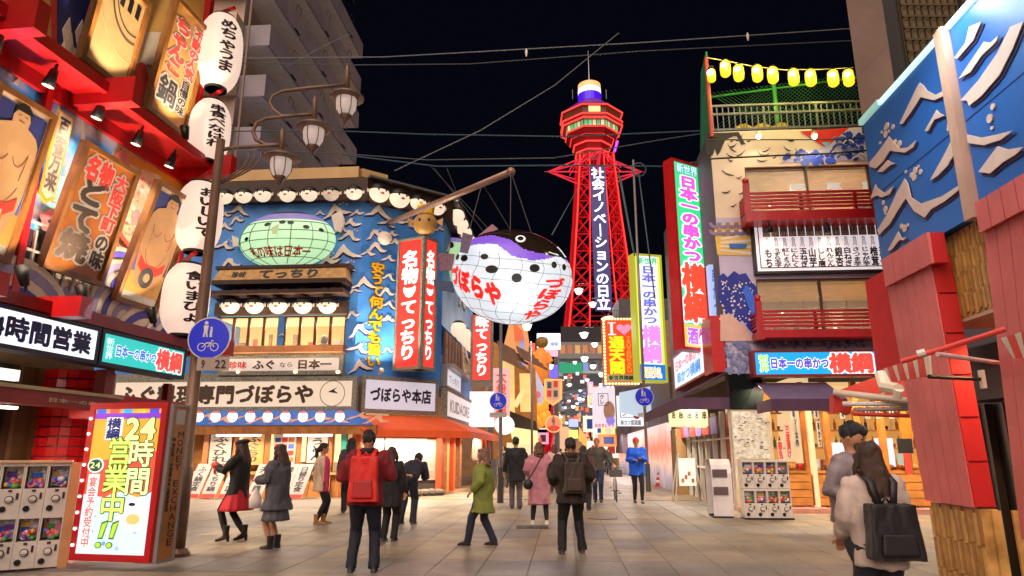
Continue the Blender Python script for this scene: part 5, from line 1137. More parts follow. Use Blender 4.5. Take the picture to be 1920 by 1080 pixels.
# star platform
zp = tz(322); g = MB(); pts = []
for k in range(8):
    r = 7.0 if k % 2 else 12.2; a = R(22.5 * 0 + k * 45); pts.append(Vector((XT + r * math.cos(a) * 1.0, YT + r * math.sin(a), zp)))
for k in range(8):
    g.tube([pts[k], pts[(k + 1) % 8]], .22, 4); g.tube([pts[k], Vector((XT + 4.2 * math.cos(R(k * 45)), YT + 4.2 * math.sin(R(k * 45)), zp + 3.6))], .2, 4); g.tube([pts[k], Vector((XT + 4.6 * math.cos(R(k * 45)), YT + 4.6 * math.sin(R(k * 45)), zp - 3.4))], .2, 4); g.tube([pts[k], Vector((XT, YT, zp))], .2, 4)
for k in range(16): a = R(k * 22.5); g.tube([Vector((XT + 7 * math.cos(a), YT + 7 * math.sin(a), zp)), Vector((XT + 4.4 * math.cos(a + .2), YT + 4.4 * math.sin(a + .2), zp + 3.4))], .14, 4)
g.build('star_platform', mat('tower_pink', hexc('c03048'), .4, var=0, em=.55, emcol=hexc('e83048')), t)['kind'] = 'stuff'  # platform steel carries its own red glow too
for s_ in (-1, 1):
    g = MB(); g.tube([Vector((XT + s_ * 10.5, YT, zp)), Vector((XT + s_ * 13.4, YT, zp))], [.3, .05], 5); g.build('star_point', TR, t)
# observation deck tiers: (y of near rim, radius m, material)
def octo(z, r, a0=22.5):
    r *= .88
    return octo_(z, r, a0)
def octo_(z, r, a0): return [Vector((XT - .6 + r * math.cos(R(a0 + 45 * k)), YT + r * math.sin(R(a0 + 45 * k)), z)) for k in range(8)]
SHR = 1
def tier(nm, y0, r0, y1, r1, m): g = MB(); g.rings([octo(tzr(y0, r0), r0), octo(tzr(y1, r1), r1)], 0); return g.build(nm, m, t)
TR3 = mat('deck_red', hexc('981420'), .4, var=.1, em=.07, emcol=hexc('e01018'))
tier('tier', 300, 4.6, 280, 4.9, TR3); tier('tier', 278, 5.0, 265, 5.7, TR3); tier('tier', 263, 5.6, 251, 6.7, TR3); tier('tier', 249, 7.2, 238, 8.2, TR3)
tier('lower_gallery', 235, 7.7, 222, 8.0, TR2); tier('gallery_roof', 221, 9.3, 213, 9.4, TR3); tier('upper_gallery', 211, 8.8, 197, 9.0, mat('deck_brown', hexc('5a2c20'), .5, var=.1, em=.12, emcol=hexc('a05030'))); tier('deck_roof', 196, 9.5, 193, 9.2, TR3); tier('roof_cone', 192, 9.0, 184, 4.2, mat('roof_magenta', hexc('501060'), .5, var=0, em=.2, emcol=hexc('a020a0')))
for y, r in ((279, 5.1), (264, 5.8), (249, 6.8), (236, 8.1), (220, 9.5), (212, 9.55), (195, 9.7)):
    o8 = octo(tzr(y, r), r + .1); g = MB(); g.tube(o8 + [o8[0]], .24, 5); g.build('neon_ring', lit('ff4a40', 1.1), t)
for k in range(8):   # lit gallery windows
    A8, B8 = octo(tzr(234, 7.95), 7.95), octo(tzr(223, 8.05), 8.05); p, q_, r_, s_ = A8[k], A8[(k + 1) % 8], B8[(k + 1) % 8], B8[k]
    ctr = Vector((XT - .6, YT, 0)); n = ((p + q_) / 2 - ctr); n.z = 0; n.normalize()
    for j in range(5):
        a_, b_ = (j + .1) / 5, (j + .9) / 5; g = MB(); g.poly([p.lerp(q_, b_) + n * .12, p.lerp(q_, a_) + n * .12, s_.lerp(r_, a_) + n * .12, s_.lerp(r_, b_) + n * .12][::-1])
        g.build('window', lit(['58c878', '70d890', 'd8e0a0', '60b880', 'e8e8b0'][(j + k) % 5], .8), t)
    A8, B8 = octo(tzr(210, 9), 9.0), octo(tzr(199, 9.1), 9.1); p, q_, r_, s_ = A8[k], A8[(k + 1) % 8], B8[(k + 1) % 8], B8[k]
    if k in (5,): g = MB(); g.poly([p.lerp(q_, .75) + n * .3, p.lerp(q_, .25) + n * .3, s_.lerp(r_, .25) + n * .3, s_.lerp(r_, .75) + n * .3][::-1]); g.build('lit_signboard', lit('ffd08a', 1.0), t)
c = Vector((XT - .8, YT, 0))
g = MB(); g.lathe(c, [(3.2, tz(195)), (3.2, tz(180))], 24); g.build('violet_drum', lit('4a14d8', .9), t, smooth=False)
g = MB(); g.lathe(c, [(3.15, tz(180) + .05), (3.1, tz(170))], 24); g.build('white_drum', lit('e8e4ff', 1.2), t)
g = MB(); g.lathe(c, [(3.1, tz(170) + .05), (3.05, tz(161)), (2.3, tz(158)), (.3, tz(158))], 24); g.build('orange_drum', lit('ffa868', 1.3), t)
g = MB(); g.tube([c + Vector((0, 0, tz(152))), c + Vector((0, 0, tz(95)))], [.18, .05], 6); g.build('antenna', STEEL, t)
for x in (-4.6, 4.6): g = MB(); g.tube([c + Vector((x, 0, tz(186))), c + Vector((x, 0, tz(168)))], .1, 5); g.build('aerial', STEEL, t)
c2 = Vector((XT + 6, YT - 6, 0)); g = MB(); g.tube([Vector((XT + 4.4, YT - 6, tzr(288, 6))), Vector((XT + 5.3, YT - 6, tzr(268, 6)))], .35, 6); g.build('magenta_tube', lit('c040e0', 1.2), t)

# ================================================================== far end of the street
def prismY(pts, Y, m, nm, par, th=.2):
    A = [at(x, y, Y) for x, y in pts]; B_ = [p + Vector((0, th, 0)) for p in A]; n = len(A); g = MB()
    g.faces(A + B_, [tuple(range(n))[::-1], tuple(range(n, 2 * n))] + [(i, (i + 1) % n, n + (i + 1) % n, n + i) for i in range(n)]); return g.build(nm, m, par)
def boxpx(name, label, cat, x0, y0, x1, y1, Y, depth, m, group=None, ground=False):
    a, b_ = at(x0, y0, Y), at(x1, y1, Y); z0 = 0 if ground else b_.z; h0 = hx(x0, (y0 + y1) / 2); 
    xa, xb = at(x0, (y0 + y1) / 2, Y).x, at(x1, (y0 + y1) / 2, Y).x
    t = thing(name, label, cat, ((xa + xb) / 2, Y, z0), group); g = MB(); g.cube(((xa + xb) / 2, Y + depth / 2, (z0 + a.z) / 2), xb - xa, depth, a.z - z0); g.build('wall' if ground else 'panel', m, t)
    return t, Pl(((xa), Y, 0), (1, 0, 0), (0, 0, 1)), (0, xb - xa, z0, a.z)
# distant apartment behind the arcade
t, pl, b = boxpx('distant_building', 'distant grey block with balcony rows beyond the end of the street', 'building', 1046, 641, 1140, 800, 120, 10, mat('far_grey', hexc('7e7a78'), .7, var=.15, em=.16, emcol=hexc('6e6a68')), ground=True)  # block given a faint glow of its own to brighten the distance
zt = b[3]
for k in range(5):
    z = zt - 2.2 - k * 3.1
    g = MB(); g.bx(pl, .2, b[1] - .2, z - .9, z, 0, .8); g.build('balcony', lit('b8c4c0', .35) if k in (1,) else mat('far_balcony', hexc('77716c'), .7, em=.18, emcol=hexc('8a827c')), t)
    for j in range(6): g = MB(); g.bx(pl, .5 + j * 1.35, 1.4 + j * 1.35, z + .1, z + 1.6, 0.01, .1); g.build('window', lit(['d88a50', '8aa8e8', 'c8744c', '3a3440', 'e8b070', '585060'][(j * 2 + k) % 6], .5), t)
g = MB(); g.bx(pl, .2, 4.2, zt - 5.6, zt - 4.0, .8, 1.6); g.build('green_awning', lit('18a878', .55), t)
boxpx('rooftop_frame', 'dark steel frame on the roof of the distant block', 'roof frame', 1052, 612, 1132, 640, 122, 1, mat('far_dark', hexc('2a2830'), .7))
# dark arcade canopy roofs with hanging white lamps
t = thing('arcade_canopy', 'dark grey arcade roof receding at the end of the street under small white lamps', 'canopy', at(1085, 800, 80))
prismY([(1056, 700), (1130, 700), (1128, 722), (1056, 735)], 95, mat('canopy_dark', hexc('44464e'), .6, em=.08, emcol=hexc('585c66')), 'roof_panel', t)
prismY([(1060, 735), (1125, 722), (1120, 760), (1098, 790), (1078, 830), (1060, 830)], 90, mat('canopy_dark2', hexc('5c6068'), .5, var=.3, scale=.2, em=.2, emcol=hexc('50545e')), 'roof_panel', t)  # roof panels glow by themselves for a brighter, hazier street end
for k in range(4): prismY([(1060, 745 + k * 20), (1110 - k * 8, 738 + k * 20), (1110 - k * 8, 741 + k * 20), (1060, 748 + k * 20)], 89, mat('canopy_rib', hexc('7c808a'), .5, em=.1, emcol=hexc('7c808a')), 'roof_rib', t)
far_lamps = [(1085, 547, 8, 45), (1111, 572, 7, 50), (1141, 600, 9, 38), (1095, 629, 8, 55), (1115, 647, 6, 60), (1096, 674, 7, 62), (1112, 688, 6, 65), (1031, 688, 7, 55), (1128, 703, 6, 60), (988, 614, 9, 34), (1101, 713, 4, 75), (1068, 722, 4, 80), (1088, 733, 3, 85), (1086, 748, 4, 80), (1092, 750, 4, 85), (1067, 752, 3, 85), (1082, 757, 3, 88), (1075, 763, 4, 85), (1108, 762, 3, 80), (1140, 723, 4, 60), (1127, 722, 4, 70), (1078, 680, 4, 80), (1148, 723, 4, 60), (1043, 718, 4, 70), (1075, 797, 4, 80)]
WL_ = lit('fffaf0', 2.2)
for i, (x, y, r, Y) in enumerate(far_lamps):
    c = at(x, y, Y); s = r * ((ray(x, y).length) * Y / ray(x, y).y) / FPX
    t = thing('street_lantern', 'lit white lantern hanging over the street, %s of them counted from the top' % (ORD[i] if i < 16 else ['seventeenth', 'eighteenth', 'nineteenth', 'twentieth', 'twenty-first', 'twenty-second', 'twenty-third', 'twenty-fourth', 'twenty-fifth'][i - 16]), 'street lamp', c, 'lit lanterns down the street')
    g = MB(); g.lathe(c, [(s * .9, s * .55), (s * 1.0, s * .45), (s * .7, -.3 * s), (s * .45, -.6 * s)], 10); g.build('glass', WL_, t, smooth=True)
    g = MB(); g.lathe(c, [(s * 1.3, s * .56), (s * 1.3, s * .62), (s * .4, s * .9)], 10); g.build('cap', mat('lamp_cap_dark', hexc('4a4440'), .5, var=0), t)
    g = MB(); g.tube([c + Vector((0, 0, s * .9)), c + Vector((0, 0, s * 1.9)), c + Vector((s * 2.2, 0, s * 1.95))], s * .1, 5); g.build('arm', MATS['lamp_cap_dark'], t)
    if Y < 66 and r >= 6: lamp('POINT', c - Vector((0, s * 1.6, 0)), 60, (1, .93, .82), .2)
# ---- left side of the street beyond the corner
t, pl, b = boxpx('banner_sign', 'red lit vertical sign with white characters past the corner of the blue restaurant', 'sign', 882, 590, 924, 722, 26.5, .5, STONE)
H_ = b[3] - b[2]; g = MB(); g.bx(pl, .1, b[1] - .1, b[2] + .2, b[3] - .05, 0, .03); g.build('lit_face', lit('e83a30', .95), t)
letters(pl, '味てっちり', (b[1] * .22, b[1] * .80, b[2] + .35, b[3] - .05), .036, lit('fff8f0', 1.2), t, vert=True, bold=.05)
t, pl, b = boxpx('lightbox_sign', 'plain pale lit board between the cream name board and the slim pole', 'sign', 880, 734, 926, 790, 31, .3, lit('f0e6f0', .95))
t, pl, b = boxpx('lantern_row', 'glowing white lantern cluster over the street side under the pale board', 'lantern', 880, 786, 926, 800, 30, .3, lit('fff0ec', 1.3))
t, pl, b = boxpx('banner_sign', 'pinkish faded lit banner behind the slim pole', 'sign', 924, 690, 956, 800, 34, .3, lit('f2b8b0', .7)); H_ = b[3] - b[2]
letters(pl, '大衆酒場', (b[1] * .2, b[1] * .8, b[2] + H_ * .1, b[3] - H_ * .05), .01, lit('e04848', .8), t, vert=True)
c = at(946, 797, 29); g = MB(); g.ell(c, .42, .42, .40, 16, 10); o = g.build('round_lantern', lit('fff4f0', 1.4), smooth=True); tag(o, 'bright round white lantern just right of the slim pole', 'lantern')
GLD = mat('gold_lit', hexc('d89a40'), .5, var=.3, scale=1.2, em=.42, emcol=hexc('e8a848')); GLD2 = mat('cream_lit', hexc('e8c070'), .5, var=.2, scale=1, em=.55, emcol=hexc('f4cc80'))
t = thing('golden_building', 'golden lit shop building with brown tiled eaves on the left side of the street', 'building', at(965, 850, 38))
prismY([(925, 640), (1004, 690), (1010, 860), (925, 860)], 40, mat('shop_brown', hexc('9a6430'), .6, var=.3, em=.3, emcol=hexc('a86a30')), 'wall', t, 2)  # brown wall has its own glow added to brighten the street
prismY([(956, 600), (985, 595), (992, 640), (990, 690), (944, 650)], 39, lit('e8a060', .6), 'gable', t, .6); prismY([(975, 640), (982, 625), (985, 690), (976, 690)], 38.8, lit('9aa0e0', .6), 'gable_window', t)
for k in range(6): prismY([(962 + k * 3, 604 + k * 3), (964 + k * 3, 604 + k * 3), (968 + k * 3, 640), (966 + k * 3, 640)], 38.7, lit('e85a28', .6), 'gable_print', t, .05)
for k, (x0, x1, y0, y1) in enumerate(((940, 964, 676, 800), (974, 994, 700, 772))): prismY([(x0, y0), (x1, y0), (x1 + 2, y1), (x0 + 2, y1)], 38.4, GLD2, 'lit_panel', t)
for k, (x, y) in enumerate(((936, 652), (972, 662), (940, 668))):
    for j in range(4): prismY([(x - 4 + j * 2, y - 14 + j * 5), (x + 30 + j * 8, y + 4 + j * 8), (x + 31 + j * 8, y + 8 + j * 8), (x - 4 + j * 2, y - 9 + j * 5)], 37.8 - j * .2 - k * .5, mat('eave_tile', hexc('6e4a34'), .6, var=.3, scale=3, em=.06, emcol=hexc('a07050')), 'eave_tiles', t, .3)
prismY([(960, 760), (978, 730), (988, 730), (970, 764)], 37.0, lit('f8d890', .8), 'lit_roof_edge', t)
prismY([(955, 770), (1005, 790), (1008, 808), (955, 800)], 37.4, mat('eave_dark', hexc('3a2a20'), .6), 'lower_eave', t)
t = thing('market_stall', 'bright yellow-green shop awning low on the left side of the street', 'awning', at(985, 850, 36))
prismY([(956, 800), (1008, 808), (1010, 830), (962, 836)], 36.5, lit('f0e8a0', .9), 'awning', t); prismY([(950, 830), (1012, 830), (1012, 862), (950, 862)], 37.2, lit('f8e0b0', .8), 'shop_glow', t)
t = thing('parade_figure', 'big round-headed papier-mache figure in an orange coat above the golden shops', 'statue', at(1016, 720, 50))
c = at(1016, 642, 50); g = MB(); g.ell(c, .48, .45, .44, 16, 10); g.build('head', mat('figure_head', hexc('8a6a30'), .5, em=.1, emcol=hexc('8a6a30')), t, smooth=True)
c = at(1014, 675, 50); g = MB(); g.sweep([c + Vector((0, 0, -1.7)), c + Vector((0, 0, -.4)), c + Vector((0, 0, .5)), c + Vector((0, 0, .9))], [(.6, .5), (.68, .5), (.5, .4), (.25, .2)], 16); g.build('body', mat('figure_coat', hexc('e88838'), .6, var=.3, scale=1, em=.3, emcol=hexc('e88838')), t, smooth=True)
for s_ in (-1, 1): g = MB(); g.tube([c + Vector((s_ * .45, -.1, .5)), c + Vector((s_ * .75, -.3, -.1)), c + Vector((s_ * .4, -.5, -.3))], [.2, .17, .12], 8); g.build('sleeve', MATS['figure_coat'], t, smooth=True)
t = thing('parade_figure', 'golden sculpted figure glowing below the round-headed one', 'statue', at(1018, 800, 47))
for k, (x, y, r) in enumerate(((1012, 742, 1.2), (1022, 752, .9), (1014, 765, 1.4), (1020, 782, 1.3), (1010, 790, 1.1), (1024, 740, .6))):
    g = MB(); g.ell(at(x, y, 47), r * .4, r * .4, r * .44, 12, 8); g.build(['head', 'arm', 'chest', 'lap', 'knee', 'crest'][k], mat('gold_figure', hexc('f0a030'), .35, metal=.2, var=.3, scale=2, em=.45, emcol=hexc('f8a838')), t, smooth=True)
t = thing('painted_board', 'pale board with a colourful dragon-like print beside the golden shops', 'sign', at(996, 760, 44)); prismY([(986, 692), (1004, 694), (1020, 726), (1018, 756), (990, 760), (984, 730)], 44, lit('c8c4dc', .6), 'board', t)
for k, (x, y, h_) in enumerate(((992, 712, '7a5ac8'), (1000, 722, '8ac8b0'), (1008, 740, 'e87080'), (994, 742, '5a60c0'), (1003, 752, 'f08070'))): prismY([(x + 6 * math.cos(a * .8), y + 7 * math.sin(a * .8)) for a in range(8)], 43.8 - .02 * k, lit(h_, .6), 'printed_patch', t, .05)
t, pl, b = boxpx('lightbox_sign', 'white lit sign with round marks and violet edge above the far shops', 'sign', 1007, 625, 1051, 654, 62, .6, lit('f2f2ff', 1.2)); prismY([(1014, 656), (1046, 656), (1046, 668), (1014, 668)], 61.9, lit('f0a8c0', .9), 'pink_strip', t)
for x in (1024, 1036, 1043): prismY([(x + 4 * math.cos(a), y_ + 4 * math.sin(a)) for a in [R(45 * k) for k in range(8)] for y_ in [645 if x > 1030 else 636]], 61.7, lit('9aa0d8', .8), 'round_mark', t, .05)
t, pl, b = boxpx('lightbox_sign', 'small violet lit sign under the white one', 'sign', 1022, 684, 1046, 708, 60, .6, lit('6a60e0', .9))
t = thing('neon_sign', 'shield-shaped sign edged in orange neon on the left of the far street', 'sign', at(1037, 760, 42)); sh = [(1022, 712), (1052, 712), (1052, 748), (1037, 759), (1022, 748)]
prismY(sh, 42, lit('d8a888', .6), 'board', t); g = MB(); g.tube([at(x, y, 41.9) for x, y in sh + [sh[0]]], .07, 6); g.build('neon_edge', lit('ff9048', 1.8), t)
for i, (x, y) in enumerate(((1030, 722), (1042, 720), (1030, 738), (1042, 738))): prismY([(x - 4, y - 6), (x + 4, y - 6), (x + 4, y + 6), (x - 4, y + 6)], 41.85, [lit('4a5a50', .4), lit('c03828', .7)][i in (1, 2)], 'painted_mark', t, .04)
t = thing('neon_sign', 'round orange neon sign below the shield-shaped one', 'sign', at(1038, 810, 42)); c = at(1038, 795, 42); pl = Pl(c, (1, 0, 0), (0, 0, 1)); g = MB(); g.prism(pl, circle(0, 0, .52, 24, ry=.48), -.1, 0); g.build('disc', lit('e88a68', .8), t)
g = MB(); g.prism(pl, arcband(0, 0, .46, .52, 0, 359, 24), .002, .03); g.build('neon_edge', lit('ffa060', 1.6), t); g = MB(); g.prism(pl, [(x, y - .05) for x, y in arcband(0, 0, .05, .42, 200, 340, 12)], .002, .012); g.build('red_print', lit('e83a28', .8), t); letters(pl, '味', (-.12, .12, .05, .3), .006, BLACK, t)
g = MB(); p = at(1038, 790, 42); g.tube([Vector((p.x, p.y, 0)), Vector((p.x, p.y, at(1038, 760, 42).z))], .05, 6); g.build('post', STEEL, t)
t, pl, b = boxpx('lightbox_sign', 'yellow-green lit sign low at the end of the street', 'sign', 1067, 806, 1084, 822, 60, .4, lit('e0e878', 1.0))
t, pl, b = boxpx('lightbox_sign', 'pale blue lit sign at the end of the street above the yellow-green one', 'sign', 1067, 786, 1084, 800, 64, .4, lit('a8b8f0', 1.0))
t = thing('far_shopfronts', 'glowing orange and white shopfronts converging at the end of the street', 'shopfront', at(1100, 850, 80))
for k, (pts_, h_, e_) in enumerate((([(1086, 800), (1108, 832), (1108, 848), (1086, 840)], 'f8a850', 1.0), ([(1135, 810), (1112, 836), (1112, 848), (1135, 846)], 'f0a068', .9), ([(1140, 800), (1160, 800), (1160, 850), (1140, 850)], 'e87848', .6), ([(1050, 800), (1066, 800), (1066, 850), (1050, 850)], 'e8b890', .7), ([(1100, 800), (1132, 806), (1110, 834)], '2c2430', .1), ([(1066, 824), (1090, 828), (1100, 850), (1066, 850)], 'a87850', .6), ([(1145, 815), (1156, 815), (1156, 832), (1145, 832)], 'ffa830', 1.2))): prismY(pts_, 78 - k * .5, lit(h_, e_), 'lit_shop', t)
rq = random.Random(21); g = MB()
for k in range(130):
    x, y = rq.uniform(1048, 1136), rq.uniform(700, 835); a = at(x, y, 84 - k * .02); w_ = rq.uniform(.15, .5); g.cube(a, w_, .05, w_ * rq.uniform(.4, 1.4), k % 6)
o = g.build('arcade_lights', [lit('fff4e0', 1.2), lit('ffb070', .9), lit('90b0e8', .7), lit('5a6070', .4), lit('e86850', .8), lit('8a8078', .5)]); tag(o, 'scatter of tiny lit windows and lamps in the far arcade', 'lights', kind='stuff')
t = thing('far_signboards', 'crowd of small lit signs and shop windows lining the far street', 'signs', at(1070, 848, 70))
for k in range(70):
    left = k % 2; Y = rq.uniform(44, 105); X = (P3.x + .077 * (Y - P3.y)) if left else (5.53 + .077 * (Y - 17.3)); X += rq.uniform(0, 1.6) * (1 if left else -1); z = rq.choice([rq.uniform(0, 2.6), rq.uniform(2.6, 9)]); w_, h_ = rq.uniform(.5, 1.6), rq.uniform(.5, 2.2)
    g = MB(); g.cube((X, Y, z + h_ / 2), w_, .25, h_); g.build('lit_sign', lit(rq.choice(['ffd8a0', 'f8f0e0', 'f0584a', 'ffb060', '70a8f0', 'f8e070', 'e8a0c0', 'fff4e0', 'f89050']), rq.uniform(.6, 1.2)), t)
    g = MB(); g.cube((X, Y - .14, z + h_ / 2), w_ * .5, .02, h_ * .6); g.build('sign_print', lit(rq.choice(['c03828', '2a4a90', '4a3020', 'fff0d0']), .5), t)
for s_ in (0, 1):
    for k in range(9):
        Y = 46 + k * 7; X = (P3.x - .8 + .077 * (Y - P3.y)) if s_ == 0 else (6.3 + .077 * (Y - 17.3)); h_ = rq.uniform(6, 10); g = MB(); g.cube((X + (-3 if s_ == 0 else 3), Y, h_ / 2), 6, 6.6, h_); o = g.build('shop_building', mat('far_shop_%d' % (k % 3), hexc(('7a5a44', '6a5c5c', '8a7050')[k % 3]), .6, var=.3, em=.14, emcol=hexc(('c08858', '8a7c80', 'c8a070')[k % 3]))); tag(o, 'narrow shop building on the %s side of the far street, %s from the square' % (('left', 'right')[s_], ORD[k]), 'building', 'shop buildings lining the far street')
# ---- right side of the street
XR = (1375 - 960) / KX * 17.3; RS = Pl((XR, 17.3, 0), -d3, (0, 0, 1)); 
def rsu(px): # distance along the side wall (u negative going away)
    return RS.hit(px, 848)[0]
t = thing('grey_building', 'dim grey buildings behind the yellow-edged sign on the right of the street', 'building', at(1220, 848, 34))
g = MB(); g.bx(RS, rsu(1160), rsu(1262), 0, at(1200, 720, 34).z, -8, 0); g.build('wall', mat('grey_shop', hexc('6a6068'), .6, var=.2), t)
prismY([(1160, 560), (1262, 560), (1262, 850), (1168, 850)], 44, mat('grey_tall', hexc('56505a'), .7, var=.2), 'tall_wall', t, 3)
for k in range(5): prismY([(1228, 575 + 32 * k), (1246, 575 + 32 * k), (1247, 595 + 32 * k), (1229, 595 + 32 * k)], 43.8, lit('8890a0', .25), 'window', t, .1)
prismY([(1162, 736), (1250, 718), (1252, 745), (1215, 785), (1162, 772)], 33, lit('c8dcf0', .7), 'lit_canopy', t)
t = thing('mural_wall', 'pale pink and orange lit wall with a grey mountain print beside the traffic cone', 'wall', RS.P(rsu(1215), 0, 0))
zA = at(1230, 798, 30).z; mm = mat('pink_mural', hexc('f0a890'), .5, var=0)
n_ = mm.node_tree; b_ = n_.nodes['Principled BSDF']; ge = n_.nodes.new('ShaderNodeNewGeometry'); sx_ = n_.nodes.new('ShaderNodeSeparateXYZ'); rp = n_.nodes.new('ShaderNodeValToRGB'); nz = n_.nodes.new('ShaderNodeTexNoise'); nz.inputs['Scale'].default_value = 1.1; nz.inputs['Detail'].default_value = 5
ad = n_.nodes.new('ShaderNodeMath'); ad.operation = 'MULTIPLY_ADD'; ad.inputs[1].default_value = 1.3; dv = n_.nodes.new('ShaderNodeMath'); dv.operation = 'DIVIDE'; dv.inputs[1].default_value = 3.4
n_.links.new(ge.outputs['Position'], sx_.inputs[0]); n_.links.new(ge.outputs['Position'], nz.inputs['Vector']); n_.links.new(nz.outputs['Fac'], ad.inputs[0]); n_.links.new(sx_.outputs['Z'], ad.inputs[2]); n_.links.new(ad.outputs[0], dv.inputs[0]); n_.links.new(dv.outputs[0], rp.inputs['Fac'])
cr = rp.color_ramp; cr.elements[0].position = .15; cr.elements[0].color = (*hexc('77707c'), 1); cr.elements[1].position = .95; cr.elements[1].color = (*hexc('f6e4e0'), 1)
for p_, h_ in ((.36, 'b8a8b0'), (.48, 'f0c8b4'), (.66, 'f08a6c')): e = cr.elements.new(p_); e.color = (*hexc(h_), 1)
n_.links.new(rp.outputs['Color'], b_.inputs['Base Color']); n_.links.new(rp.outputs['Color'], b_.inputs['Emission Color']); b_.inputs['Emission Strength'].default_value = .5
g = MB(); g.bx(RS, rsu(1165), rsu(1262), 0, zA, .02, .2); g.build('printed_wall', mm, t)
lamp('AREA', RS.P((rsu(1160) + rsu(1265)) / 2, zA + .1, .9), 130, (1, .85, .8), 8, target=RS.P((rsu(1160) + rsu(1265)) / 2, 0, 1.5), size_y=.1)
t, pl, b = boxpx('hanging_banner', 'white hanging banner with a small brown printed figure, left of two', 'banner', 1111, 726, 1154, 803, 38, .1, lit('e8dce8', .7))
w_, H_ = b[1], b[3] - b[2]; g = MB(); frame_bars(g, pl, (w_ * .25, w_ * .7, b[3] - H_ * .45, b[3] - H_ * .15), .03, 0, .01); g.build('printed_box', BLACK, t); letters(pl, 'クレ', (w_ * .32, w_ * .52, b[3] - H_ * .42, b[3] - H_ * .18), .006, BLACK, t, vert=True); g = MB(); g.prism(pl, circle(w_ * .72, b[2] + H_ * .42, .32, 12, ry=.55), 0, .01); g.build('printed_figure', paint('b8907a'), t); g = MB(); g.prism(pl, circle(w_ * .76, b[2] + H_ * .18, .25, 10, ry=.22), 0, .012); g.build('printed_patch', lit('8a7ae0', .7), t)
letters(pl, 'おおきにやで', (w_ * .08, w_ * .92, b[2] + .04, b[2] + .26), .006, REDP, t)
t, pl, b = boxpx('hanging_banner', 'larger white banner with black boxed characters and a red mark, right of the two', 'banner', 1157, 742, 1212, 799, 34, .1, lit('eef4fa', .85))
w_, H_ = b[1], b[3] - b[2]; g = MB(); frame_bars(g, pl, (w_ * .1, w_ * .66, b[2] + H_ * .28, b[3] - H_ * .08), .03, 0, .01); g.build('printed_box', BLACK, t); letters(pl, 'カレン', (w_ * .16, w_ * .32, b[2] + H_ * .32, b[3] - H_ * .12), .006, BLACK, t, vert=True); g = MB(); g.prism(pl, circle(w_ * .66, b[2] + H_ * .34, .17, 9), 0.01, .02); g.build('red_mark', REDP, t); letters(pl, '串カツ居酒屋', (w_ * .1, w_ * .8, b[2] + .05, b[2] + .3), .006, paint('8a8a90'), t)
# I love tower sign with bulbs
Y1 = 30; t, pl, b = boxpx('bulb_sign', 'red sign edged with yellow bulbs, with a pink heart and tall yellow characters', 'sign', 1131, 596, 1194, 722, Y1, .5, paint('c87838', .4))
w_, h_ = b[1], b[3] - b[2]; g = MB(); g.bx(pl, .12, w_ - .12, b[2] + .12, b[3] - .12, 0, .03); g.build('lit_face', lit('e04420', .85), t)
S_ = lambda x, y: (x * w_, b[3] - y * h_)
letters(pl, 'I', (w_ * .2, w_ * .34, b[3] - h_ * .25, b[3] - h_ * .08), .04, lit('f0e0e0', .9), t, bold=.03)
g = MB(); g.bx(pl, w_ * .16, w_ * .40, b[3] - h_ * .265, b[3] - h_ * .245, .03, .045); g.bx(pl, w_ * .16, w_ * .40, b[3] - h_ * .085, b[3] - h_ * .07, .03, .045); g.build('lettering', lit('f0e0e0', .9), t)['kind'] = 'stuff'
hp = []
for k in range(28):
    a = 2 * math.pi * k / 28; hx_ = 16 * math.sin(a) ** 3; hy_ = 13 * math.cos(a) - 5 * math.cos(2 * a) - 2 * math.cos(3 * a) - math.cos(4 * a); hp.append((w_ * .64 + hx_ / 17 * w_ * .24, b[3] - h_ * .17 + hy_ / 17 * h_ * .10))
g = MB(); g.prism(pl, hp[::-1], .03, .05); g.build('heart', lit('f088b0', .95), t)
letters(pl, '通天閣', (w_ * .18, w_ * .62, b[3] - h_ * .84, b[3] - h_ * .28), .04, lit('e8e020', .95), t, vert=True, bold=.06)
letters(pl, 'TSUTENKAKU', (w_ * .68, w_ * .84, b[3] - h_ * .82, b[3] - h_ * .28), .04, lit('f0a020', .9), t, vert=True, bold=.03)
g = MB(); g.bx(pl, w_ * .1, w_ * .9, b[2] + h_ * .055, b[2] + h_ * .15, .03, .05); g.build('name_strip', lit('a8b078', .6), t); letters(pl, '新世界横綱', (w_ * .14, w_ * .86, b[2] + h_ * .07, b[2] + h_ * .14), .055, BLACK, t)
BUL = lit('ffd890', 2.2)
for k in range(64):
    s = k / 64 * 2 * (w_ + h_)
    if s < w_: p = (s, b[3] - .06)
    elif s < w_ + h_: p = (w_ - .06, b[3] - (s - w_))
    elif s < 2 * w_ + h_: p = (w_ - (s - w_ - h_), b[2] + .06)
    else: p = (.06, b[2] + (s - 2 * w_ - h_))
    g = MB(); g.ell(pl.P(p[0], p[1], .04), .05, .05, .05, 8, 6); g.build('bulb', BUL, t)
